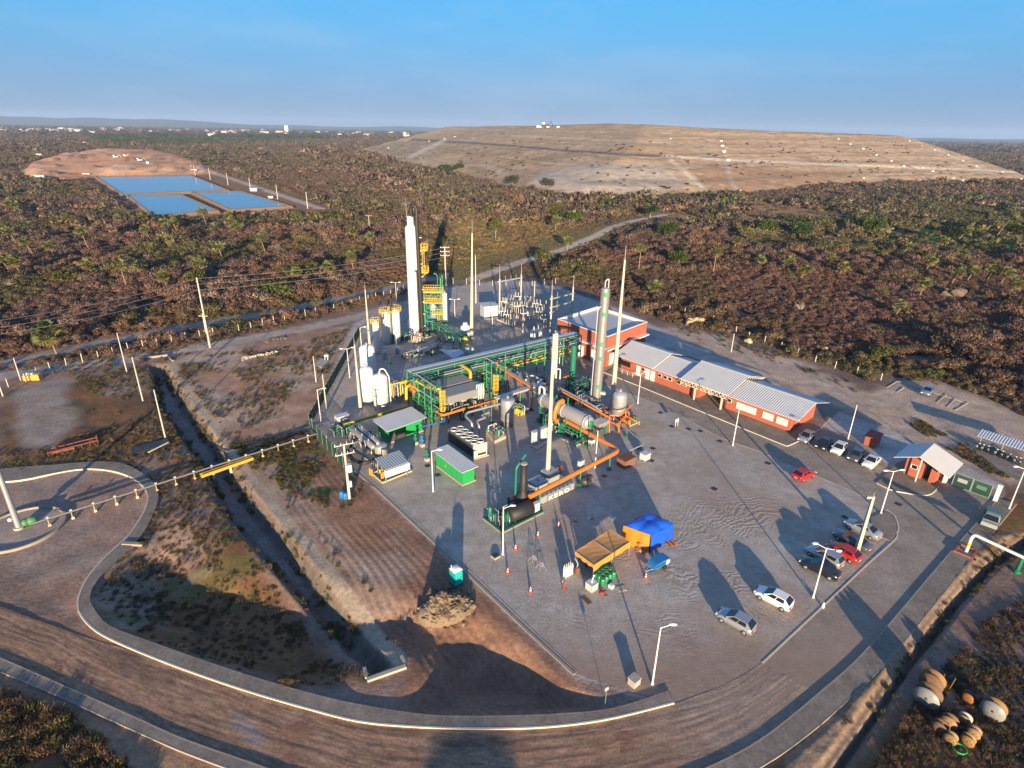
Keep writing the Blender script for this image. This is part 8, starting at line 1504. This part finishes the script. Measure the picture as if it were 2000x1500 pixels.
p=G(1145,1172); mb=MB(); mb.box(p,1.3,.55,.04,-1.0); S('brown_plank',mb,M_BROWN,'dark brown plank lying before the white caged tank','plank')
# portable toilet, barrels, rubble heap
p=G(891,1139); p.z=gz(p.x,p.y)+.02; r=T('portable_toilet','turquoise portable toilet with a white domed roof at the yard edge','portable toilet',tuple(p)); M_TURQ=mat('turquoise_plastic',(.01,.36,.33),.45,var=.06); ta=UA+.0
mb=MB(); mb.box(p+Z*.08,1.08,1.08,1.95,ta); P('cabin',mb,M_TURQ,r); mb=MB(); mb.box(p+Z*1.1-V*0+V*.55,.0+.82,.04,.9,ta); mb.box(p+Z*.15+V*.55,.82,.04,.9,ta); d_=P('door',mb,mat('turquoise_door',(.015,.44,.40),.45),r); mb=MB(); mb.box(p+V*.58+U*.3+Z*1.0,.06,.05,.15,ta); P('handle',mb,M_DARK,d_)
def froof(u,v): x,y=(u-.5)*1.2,(v-.5)*1.2; return p+U*x+V*y+Z*(2.03+.26*(1-(2*u-1)**4)*(1-(2*v-1)**4))
mb=MB(); mb.grid(froof,8,8); P('roof',mb,M_WHITE,r); mb=MB(); mb.box(p,1.15,1.15,.1,ta); P('skid_base',mb,M_DARK,r); mb=MB(); mb.cyl(p-U*.35-V*.35+Z*2.0,p-U*.35-V*.35+Z*2.5,.05,n=8); P('vent',mb,M_WHITE,r)
for q,l in(((675,974),'blue plastic barrel beside the transformer pole'),((668,971),'half-hidden blue bin left of the blue barrel')):
    p=G(*q); mb=MB(); mb.lathe(p,[(.33,0),(.36,.05),(.36,.85),(.3,.95),(.05,.97)],14); S('blue_barrel',mb,M_BLUE,l,'barrel','blue barrels by the pole')
rr_=np.random.default_rng(77); hc=G(872,1186); M_RUB=[mat('rubble_tan',(.20,.15,.095),.9,var=.3),mat('rubble_grey',(.19,.16,.13),.9,var=.3),mat('rubble_brown',(.12,.075,.05),.9,var=.3)]
mb=MB()
def heap(x,y): 
    e=min(((x*.8+y*.35)/2.9)**2+((y*.9-x*.3)/1.9)**2,((x+1.3)/1.5)**2+((y-1.5)/1.7)**2); return 1.5*max(0,1-e)*(.25+1.5*float(fbm(np.array([x+9.]),np.array([y+5.]),1.0,4,7)[0]))
hz0=gz(hc.x,hc.y)+.05
mb.grid(lambda u,v:Vector((hc.x+(u-.5)*7,hc.y+(v-.5)*7,(lambda q:q+hz0 if q>.03 else -3.0)(heap((u-.5)*7,(v-.5)*7)))),44,44)
def rock_np(mb,c,s,rg_,mi,n=9):
    d=rg_.normal(size=(n,3)); d/=np.linalg.norm(d,axis=1)[:,None]; bm=bmesh.new()
    for q in d*s*rg_.uniform(.7,1.2,(n,1))*np.array((1.1,.9,.7)): bm.verts.new(q)
    bmesh.ops.convex_hull(bm,input=bm.verts); bm.verts.index_update(); ids={v:i for i,v in enumerate(bm.verts)}
    mb.add([(v.co.x+c[0],v.co.y+c[1],v.co.z+c[2]) for v in bm.verts],[[ids[v] for v in f.verts] for f in bm.faces],mi); bm.free()
for k in range(800):
    x,y=rr_.normal(-.2,1.5),rr_.normal(.2,1.4); h=heap(x,y)
    if h<=.02 and rr_.uniform()<.9: continue
    s=rr_.choice([.07,.1,.15,.24,.42],p=[.2,.27,.27,.18,.08]); rock_np(mb,(hc.x+x,hc.y+y,h+s*.2+(hz0 if h>.02 else gz(hc.x+x,hc.y+y)+.05)),s,rr_,int(rr_.integers(0,3)))
for k in range(40): x,y=rr_.normal(0,1.2),rr_.normal(0,1.0); h=heap(x,y); a=rr_.uniform(0,6.28); c=Vector((hc.x+x,hc.y+y,h+.1+hz0)); e=c+Vector((math.cos(a),math.sin(a),rr_.uniform(-.1,.35)))*rr_.uniform(.3,.8); mb.bar(c,e,.09,.03,2)
S('rubble_heap',mb,M_RUB,'heap of broken bricks and tan rubble beside the turquoise toilet','rubble heap')
# stones scattered at the scrub edge
def boulders(px,n,s,label,name='boulder',col=(.48,.36,.20)):
    m=mat('tan_boulder' if col[0]>.4 else 'brown_rock',col,.9,var=.25,scale=1.2,bump=.4,bscale=4); rg_=np.random.default_rng(int(px[0]))
    for k in range(n):
        c=G(px[0]+(k%3-1)*s*9,px[1]+(k//3)*s*5-4); bm=bmesh.new(); bmesh.ops.create_icosphere(bm,subdivisions=3,radius=1)
        ph=rg_.uniform(0,9,3)
        for v in bm.verts: f=1+.22*math.sin(v.co.x*2.3+ph[0])*math.cos(v.co.y*2.1+ph[1])+.12*math.sin(v.co.z*4+ph[2]); v.co=Vector((v.co.x*1.15*f,v.co.y*f,v.co.z*.8*f))*s*rg_.uniform(.85,1.15)
        mb=MB(); mb.add([v.co+c+Z*s*.35 for v in bm.verts],[[v.index for v in f.verts] for f in bm.faces],0,True); bm.free(); S(name,mb,m,label if n==1 else label[k],'boulder','tan boulders at the scrub edge')
boulders((1359,634),4,1.15,['left rounded tan boulder of the pile behind the red building','middle front tan boulder of the pile behind the red building','right tan boulder of the pile behind the red building','topmost tan boulder of the pile behind the red building'])
boulders((1619,689),3,.9,['largest pale boulder at the scrub edge opposite the car bays','middle boulder at the scrub edge opposite the car bays','right small boulder at the scrub edge opposite the car bays'])
mb=MB(); p=G(1864,584); [rock_np(mb,(p.x+dx,p.y+dy,dz),s_,np.random.default_rng(4+int(s_*10)),0,26) for dx,dy,dz,s_ in((0,0,1.6,2.3),(-2.2,.5,1.2,1.9),(1.2,-.5,2.6,1.5),(-1.0,-1.0,2.4,1.6),(2.1,.6,.8,1.4))]; S('rock_outcrop',mb,mat('brown_rock',(.15,.11,.085),.9,var=.35,scale=.8,bump=.5,bscale=3),'big brown rock outcrop in the dark scrub under the palms','rock'); boulders((1468,672),1,.8,'low pale boulder lying by the white fence posts')
# orange skip and scrap on the left
p=G(65,741); r=T('orange_skip','orange yellow skip box holding white drums by the dirt road','skip',tuple(p)); mb=MB(); mb.box(p,3.0,1.2,.95,.12); P('box',mb,mat('skip_orange',(.62,.33,.05),.6,var=.15),r)
for k in range(2): mb=MB(); c=p+Vector((-.9+k*.8,.1,.95)); mb.cyl(c,c+Z*.4,.3,n=12); P('drum',mb,M_WHITE,r)
mb=MB(); mb.box(p+Vector((.75,.1,.95)),1.3,1.0,.2,.12); P('lid',mb,mat('skip_lid',(.55,.35,.10),.6),r)
a=G(95,890); b=G(193,868); d=(b-a).normalized(); n_=Vector((-d.y,d.x,0)); l=(b-a).length; r=T('rusty_frame','long rusty red steel frame lying in the weeds on the left','scrap frame',tuple(a)); mb=MB()
for s in(0,1.3): mb.bar(a+n_*s+Z*.5,b+n_*s+Z*.75,.16)
for k in range(7): q=a+d*(l*k/6); mb.bar(q+Z*.5,q+n_*1.3+Z*.6,.12); mb.bar(q,q+Z*(.6 if k<6 else 1.7),.12)
P('frame',mb,mat('red_rust',(.17,.045,.035),.75,var=.3),r); mb=MB(); mb.box(a+d*(l*.3)+n_*.4+Z*.2,2.8,1.0,.25,math.atan2(d.y,d.x)); P('deck',mb,M_RUST,r)
a=G(262,888); b=G(334,868); d=(b-a).normalized(); r=T('black_culvert_cover','black sunken culvert cover with a white rail beside the channel','culvert cover',tuple(a)); mb=MB(); n_=Vector((-d.y,d.x,0)); mb.hexa([a+Z*.02,b+Z*.02,b+n_*2.2+Z*.02,a+n_*2.2+Z*.02],[a+Z*.2,b+Z*.2,b+n_*2.2+Z*.2,a+n_*2.2+Z*.2]); P('cover',mb,M_DARK,r); mb=MB(); q=G(291,889); e=G(330,869); mb.bar(q+Z*.5,e+Z*.5,.16); P('rail',mb,M_KERB,r)
a=G(238,1066); b=G(315,1070); mb=MB(); mb.prism([a,G(243,1061),G(270,1062),G(278,1068)],.02,.3); S('broken_slab',mb,M_CONC2,'broken concrete slab tipped in the weeds by the curved sidewalk','slab')
for a_,b_,n,nm in(((474,702),(540,689),22,'spoil_bank'),((520,668),(560,660),14,'stone_pile')):
    mb=MB(); rg_=np.random.default_rng(n); A_,B_=G(*a_),G(*b_)
    for k in range(n*4): q=A_+(B_-A_)*rg_.uniform(0,1); rock_np(mb,(q.x+rg_.normal(0,.35),q.y+rg_.normal(0,.35),rg_.uniform(.05,.3)),rg_.uniform(.12,.35),rg_,0)
    S(nm,mb,M_RUB[0] if n==14 else M_KERB,('low pile of tan stones beside the dirt road' if n==14 else 'low line of pale broken stones on the bare dirt'),'stone pile')
# ------------------------------------------------------------------ the pipeline from the pad
zp=1.05; a=G(60,1024,zp); b=G(618,847,zp); d=(b-a).normalized(); L_=(b-a).length; n_=Vector((-d.y,d.x,0)); r=T('ground_pipeline','long grey pipeline on short white-topped posts from the round pad to the fence','pipeline',(a.x,a.y,0)); mb=MB(); mb.cyl(a,b,.11,n=10); P('pipe_run',mb,mat('pipeline_grey',(.24,.24,.24),.45,metal=.3),r); mb=MB(); mb.cyl(a+n_*.4-Z*.35,b+n_*.4-Z*.35,.09,n=8); P('lower_pipe',mb,M_DARK,r)
for k in range(1,16):
    q=a+d*(L_*(k-.3)/15.3); f_=Vector((q.x,q.y,0)); mb=MB(); mb.box(f_-Z*.9,.32,.32,1.15,UA); P('footing',mb,M_KERB,r); mb=MB(); mb.bar(f_+Z*.2,f_+Z*1.25,.09); P('stand',mb,mat('stand_yellow',(.50,.38,.12),.5),r); mb=MB(); mb.box(f_+Z*1.22,.26,.22,.12,UA); P('white_cap',mb,M_WHITE,r)
p=G(57,1025); mb=MB(); mb.lathe(p+Z*.5+d*-.6,[(.02,-.2),(.45,0),(.5,.5),(.42,.55),(.5,.6),(.5,1.3),(.3,1.5),(.02,1.55)],18,axis=d); r2=T('green_well_tank','short green barrel-shaped vessel at the start of the pipeline','vessel',tuple(p)); P('shell',mb,mat('faded_green',(.07,.22,.08),.6,var=.2),r2)
ta,tb_=G(392,929,.75),G(493,894,.75); dd=(tb_-ta).normalized(); mb=MB(); mb.bar(ta-n_*.3,tb_-n_*.3,.24,.42); mb.bar(ta+n_*.35,tb_+n_*.35,.2,.3)
k=0
while k<(tb_-ta).length: mb.bar(ta+dd*k-n_*.3,ta+dd*k+n_*.35,.1); k+=1.2
S('yellow_pipe_bridge',mb,mat('bridge_amber',(.62,.36,.04),.5),'amber yellow beam bridge carrying the pipeline across the dark channel','pipe bridge')
# white goose-neck pipe at the right with its pit
p=G(1886,1079); e=G(2010,1094,2.4); r=T('goose_neck_pipe','white goose-neck pipe rising from a brick pit and running off right','pipe',tuple(p)); mb=MB(); mb.tube([p-Z*.4,p+Z*2.3,p+Z*2.5+Vector((.4,.1,.1)),e,e+(e-p-Z*2.4)*.5],.2,10,bend=.5); P('pipe_run',mb,M_POLEW,r); mb=MB(); mb.cyl(p+Z*1.0,p+Z*1.5,.22,n=10); P('yellow_band',mb,M_YEL,r)
mb=MB(); 
for x,y,lx,ly in((0,-.9,2.4,.25),(0,.9,2.4,.25),(-1.08,0,.25,1.55),(1.08,0,.25,1.55)): c=p+U*x+V*y; mb.box(c-Z*.2,lx,ly,.5,UA)
S('brick_pit',mb,mat('pit_red_brick',(.36,.11,.07),.85,var=.2),'square red brick pit around the foot of the white goose-neck pipe','pit')
p=G(1985,1118); mb=MB(); mb.cyl(p,p+Z*2.3,.22,n=10); mb.cyl(p,p+Z*.4,.4,n=10); mb.cyl(p+Z*2.3,p+Z*2.45,.3,n=10); S('green_support_post',mb,M_DGREEN,'teal green post holding the white goose-neck pipe','post')
p=G(1607,1186); mb=MB(); mb.lathe(p,[(.18,0),(.16,.3),(.07,.6),(.06,.68)],12); S('white_marker',mb,M_WHITE,'white cone marker on the car park kerb line','marker')
# ------------------------------------------------------------------ cable drums
def drum(c,R,w,label,m1,m2,rim=False,core=None,ax=None,tilt=0.0):
    p=G(*c); ax=(U*math.cos(tilt)+Z*math.sin(tilt)) if ax is None else ax; r=T('cable_drum',label,'cable drum',tuple(p),'cable drums in the dry grass'); q=p+Z*R*.97
    for s,m in((-1,m1),(1,m2)):
        mb=MB(); cc=q+ax*(s*w/2); mb.lathe(cc-ax*.04,[(.07,0),(R,0),(R,.08),(.07,.08)],28,axis=ax); fl=P('flange',mb,m,r); mb=MB(); mb.lathe(cc+ax*(s*.045-.01),[(.02,0),(R*.12,.01),(R*.12,.02),(.02,.03)],12,axis=ax); P('hub_hole',mb,M_DARK,fl)
        mb=MB()
        for k in range(6): a=k*1.047; x,y=MB().frame(ax); mb.sphere(cc+ax*s*.05+(x*math.cos(a)+y*math.sin(a))*R*.6,.035,6)
        P('bolts',mb,M_RUST,fl)
    mb=MB(); mb.lathe(q-ax*(w/2),[(R*.55,0),(R*.55,w)],20,axis=ax); P('core',mb,core or M_WOOD,r); return r
M_DW=mat('drum_pale_grey',(.24,.25,.245),.5,var=.15,scale=1); M_DWD=mat('drum_weathered_wood',(.16,.095,.055),.8,var=.3,scale=3); M_DORA=mat('drum_orange_wood',(.24,.09,.03),.7,var=.2); M_DYEL=mat('drum_yellow_wood',(.25,.14,.05),.7,var=.2)
for c,R,w,l,m1,m2,co_ in [((1806,1374),1.05,.95,'large cable drum with a pale grey disc facing the camera',M_DW,M_DWD,M_DWD),((1815,1345),1.0,.8,'large wooden drum standing behind the pale grey disc drum',M_DWD,M_DYEL,M_DWD),((1934,1399),.95,.7,'large drum with a silvery disc and a yellow wooden back',M_DW,M_DYEL,M_DARK),((1888,1368),.5,.5,'small orange drum between the two large grey disc drums',M_DORA,M_DORA,M_DORA),((1832,1428),.6,.55,'brown wooden drum at the left of the small drum cluster',M_DWD,M_DWD,M_WOOD),((1850,1419),.66,.55,'wooden drum second from the left at the back of the cluster',M_WOOD,M_DWD,M_DYEL),((1853,1449),.52,.5,'yellow wooden drum at the front of the cluster, wound with green cable',M_DYEL,M_WOOD,mat('green_cable',(.02,.30,.09),.5)),((1887,1453),.54,.5,'yellow wooden drum at the front right of the cluster',M_DYEL,M_WOOD,M_DARK),((1881,1412),.52,.5,'small drum with a white rim at the back of the cluster',M_WOOD,M_KERB,M_DARK),((1899,1438),.52,.5,'small drum with blue cable at the right of the cluster',M_WOOD,M_WOOD,M_BLUE)]: drum(c,R,w,l,m1,m2,core=M_DWD if co_ is M_WOOD else co_)
p=G(1872,1466); mb=MB(); 
for k in range(4): mb.tube([p+Vector((math.cos(t*.35)*(.42+.03*k),math.sin(t*.35)*(.42+.03*k),.08+.07*k)) for t in range(19)],.05,6,caps=False)
S('green_cable_coil',mb,mat('green_cable',(.02,.30,.09),.5),'coil of bright green cable lying below the drums','cable coil')
for q,l in(((1832,1338),'left wooden stake leaning behind the drums'),((1853,1346),'right wooden stake leaning behind the drums')): p=G(*q); mb=MB(); mb.bar(p,p+Vector((.35,.15,1.3)),.12,.04); S('wooden_stake',mb,M_WOOD,l,'stake','wooden stakes by the drums')
# ------------------------------------------------------------------ far things: ponds, hill, town
M_FARW=mat('far_white_wall',(.62,.59,.55),.7,var=.05); M_FARR=mat('far_tile_roof',(.34,.16,.10),.8,var=.2)
k=0
for b_,t_ in(((374.5,332),(374.5,321)),((381.5,343),(381.5,322)),((411,351),(411,328)),((445.5,361),(445.5,338)),((489,368),(489,347)),((542.5,389),(542.5,361)),((601,407),(601,375))):
    pole(b_,t_,ORD[k]+' concrete pole from the far end beside the blue ponds',.5,'pond_pole'); k+=1
for q,w_,l in(((496,373),5,'white hut between poles beside the right pond'),((529,387),3.2,'small white box near the right pond corner'),((380,336),6,'white trailer hut at the far end of the pond road'),((247,388),2.2,'small white box at the near corner of the ponds'),((178,367),2.2,'small white box left of the long pond'),((170,344),6,'white pump on the bank left of the long pond'),((80,349),7,'white cabin by the rubble left of the orange earthworks'),((78,305),8,'white hut behind the orange earthworks'),((512,292),9,'lone white house in the scrub right of the ponds'),((166,280),8,'pinkish house among trees far left')):
    p=G(*q); r=T('small_hut',l,'hut',tuple(p)); mb=MB(); mb.box(p,w_,w_*.5,w_*.4,.2); P('wall',mb,M_FARW,r); mb=MB(); mb.box(p+Z*w_*.4,w_*1.1,w_*.6,w_*.05,.2); P('roof',mb,M_FARW if w_<8 else M_FARR,r)
def machine(px,label,name,m,s=1.0):
    p=G(*px); p.z=gz(p.x,p.y); r=T(name,label,'construction machine',tuple(p)); mb=MB(); mb.box(p+Z*1.0*s,6*s,2.5*s,1.6*s,.3); P('body',mb,m,r); mb=MB(); mb.box(p+Vector((-2*s,-.6*s,2.5*s)),2*s,2.2*s,1.8*s,.3); P('cab',mb,M_WHITE,r); mb=MB(); mb.tube([p+Vector((2*s,0,2*s)),p+Vector((5*s,1,5*s)),p+Vector((7*s,2,1.5*s))],.35*s,6); P('arm',mb,m,r); mb=MB()
    for x in(-1.6,1.6): mb.cyl(p+Vector((x*s,-1.4*s,.8*s)),p+Vector((x*s,1.4*s,.8*s)),.8*s,n=10)
    P('wheels',mb,M_DARK,r)
machine((296,330),'dark truck with a white cab in the orange earthworks','dump_truck',M_DARK,1.2); machine((275,321),'grey machine at the far side of the orange earthworks','excavator',M_GREY,.9); machine((228,315),'white machine in the middle of the orange earthworks','excavator',M_LGREY,.9); machine((248,318),'low yellow machine in the orange earthworks','bulldozer',M_YEL,.7)
machine((1065,246),'dark machine silhouetted on the top of the hill','bulldozer',M_DARK,2.0)
def onhill(px,py):                       # first point of the hill surface seen at a pixel
    d=ray(px,py); ts=np.linspace(300,1300,1400)/d.y; x,y,z=d.x*ts,d.y*ts,H+d.z*ts; g=np.where(z<hill_h(x,y)-.3)[0]; k=g[0] if len(g) else int(np.argmin(np.abs(z-hill_h(x,y)))); return Vector((x[k],y[k],float(hill_h(x[k:k+1],y[k:k+1])[0])-.4))
for o in [o for o in bpy.data.objects if o.name.startswith('bulldozer') and o.get('label','').startswith('dark machine')]: o.location=onhill(1065,249)
k=0
HB=[(1408,276,3.2),(1410,286,4),(1413,297,4.2),(1421,314,4),(1440,376,4.5),(888,261,2.5),(868,268,2.5),(838,276,2.5),(757,262,3),(1309,271,2),(1637,272,2.6),(1660,282,2.8),(1685,291,3),(1711,303,3),(1740,315,2.8),(1764,325,3),(1801,328,2.6),(1821,335,2.8),(1776,275,2.4),(1800,285,2.4),(1825,293,2.4),(1851,303,2.6),(1880,314,2.6),(1906,325,2.6),(1861,349,2.8),(1878,355,4),(1686,348,2.2),(1991,351,4),(1832,379,3),(1957,336,2.2)]
for x,y,s in HB:
    p=onhill(x,y) if y<360 and x<1990 else G(x,y); row='on the left flank' if x<900 else 'down the central gully' if x<1450 else 'on the right terraces'
    mb=MB(); mb.box(p-Z*.3,s,s*.8,s*.55,.3); S('drain_chamber',mb,M_FARW,'white concrete drain chamber '+row+' of the hill','drain chamber','white drain chambers '+row)
p0=onhill(1142,247)
for k,(x,w_) in enumerate(((1052,8),(1058,6),(1070,5),(1090,5))): p=onhill(x,249); mb=MB(); mb.box(p,w_,w_*.6,w_*.4); S('hilltop_shed',mb,M_FARW,ORD[k]+' tiny pale shed from the left on the top of the hill','shed','sheds on the hilltop')
# the town: houses too small to show parts
rg2=np.random.default_rng(5); proto_h=[]
for k in range(4):
    mb=MB(); w_=(10,16,24,9)[k]; mb.box((0,0,0),w_,w_*.7,(5,6,7,4)[k]); h=(5,6,7,4)[k]; mb.add([(-w_*.55,-w_*.4,h),(w_*.55,-w_*.4,h),(w_*.55,w_*.4,h),(-w_*.55,w_*.4,h),(-w_*.5,0,h+w_*.15),(w_*.5,0,h+w_*.15)],[(0,1,5,4),(2,3,4,5),(1,2,5),(3,0,4)],1)
    me=mesh_of('town_house',mb,[M_FARW,M_FARR if k!=2 else M_FARW],(0,0,0)); proto_h.append(me)
def town(n,x0,x1,y0,y1,lab,grp):
    for k in range(n):
        px=rg2.uniform(x0,x1); d=rg2.uniform(y0,y1); q=ray(px,250); c=Vector((q.x/q.y*d,d,0)); o=bpy.data.objects.new('town_house',proto_h[int(rg2.integers(0,4))]); COL.objects.link(o); o.location=c; o.rotation_euler=(0,0,rg2.uniform(-.5,.5)); o.scale=(rg2.uniform(.6,1.35),)*3; setp(o,lab,'house',grp)
town(95,0,190,2900,3900,'tiny pale house of the far town at the left end of the horizon','houses of the left far town'); town(60,190,480,3600,5200,'tiny pale house in the hazy middle of the far town','houses of the middle far town'); town(110,400,800,3300,5600,'tiny pale house of the far town between ponds and hill','houses of the right far town')
for x,w_,h_,d,l in((285,70,9,3400,'long white warehouse roof on the far horizon'),(415,40,9,2700,'white shed row in front of the far town'),(560,26,42,4600,'pale tower block standing above the far town')): q=ray(x,250); mb=MB(); c=Vector((q.x/q.y*d,d,0)); mb.box(c,w_,22,h_); mb.box(c+Z*h_,w_*1.02,23,h_*.06); S('far_building',mb,M_FARW,l,'building')
# ------------------------------------------------------------------ behind the viewpoint: what throws the shadows seen in the foreground
def caster(shadow_px,h):
    g=G(*shadow_px); L_=h/math.tan(SUN_EL); return Vector((g.x+SD.x/math.hypot(SD.x,SD.y)*L_,g.y+SD.y/math.hypot(SD.x,SD.y)*L_,0))
p=caster((918,1424),12.5); r=T('water_tower','tall round water tank with a conical roof behind the viewpoint','water tank',tuple(p)); mb=MB(); mb.lathe(p,[(3.9,0),(3.9,11.9)],32); P('shell',mb,M_LGREY,r); mb=MB(); mb.lathe(p,[(3.95,11.9),(3.6,12.15),(2.4,12.38),(1.0,12.5),(.05,12.6)],32); P('roof',mb,M_GREY,r)
def shade_tree(px,h,R,label,seed):
    p=caster(px,h); rr_=np.random.default_rng(seed); r=T('shade_tree',label,'tree',tuple(p)); mb=MB(); mb.cyl(p,p+Z*h*.6,.35,.2,8); P('trunk',mb,M_TRUNK,r); n=1100; k=rr_.integers(0,9,n); C=rr_.normal(size=(9,3))*np.array((R*.45,R*.45,h*.11))+np.array((p.x,p.y,h*.72)); d=rr_.normal(size=(n,3)); d/=np.linalg.norm(d,axis=1)[:,None]; q=C[k]+d*(R*.42*rr_.uniform(.3,1,n)**.5)[:,None]; v,f=cards(q,rr_.uniform(.5,.9,n),rr_,1.5,True); v-=np.array(p); me=lmesh('crown',v,f,np.array((.06,.09,.025)),np.ones((n,3))); o=bpy.data.objects.new('crown',me); COL.objects.link(o); o.parent=r
for k,(q,h,R) in enumerate([((20,1455),6,3),((90,1490),6,3)]): shade_tree(q,h,R,ORD[k]+' leafy tree from the west in the row behind the viewpoint',500+k)

for k,q in enumerate(((1290,806),(1368,842),(1406,862),(1312,833),(1345,838),(1500,905),(1272,900),(1395,955),(1755,985),(1180,930),(1275,876),(835,910),(855,928),(1650,1010))):
    p=G(*q); mb=MB(); mb.box(p-Z*.05,.75,.75,.09,UA); S('manhole_cover',mb,M_DARK,'small dark square manhole cover set in the paving','manhole cover','manhole covers in the yard and road')
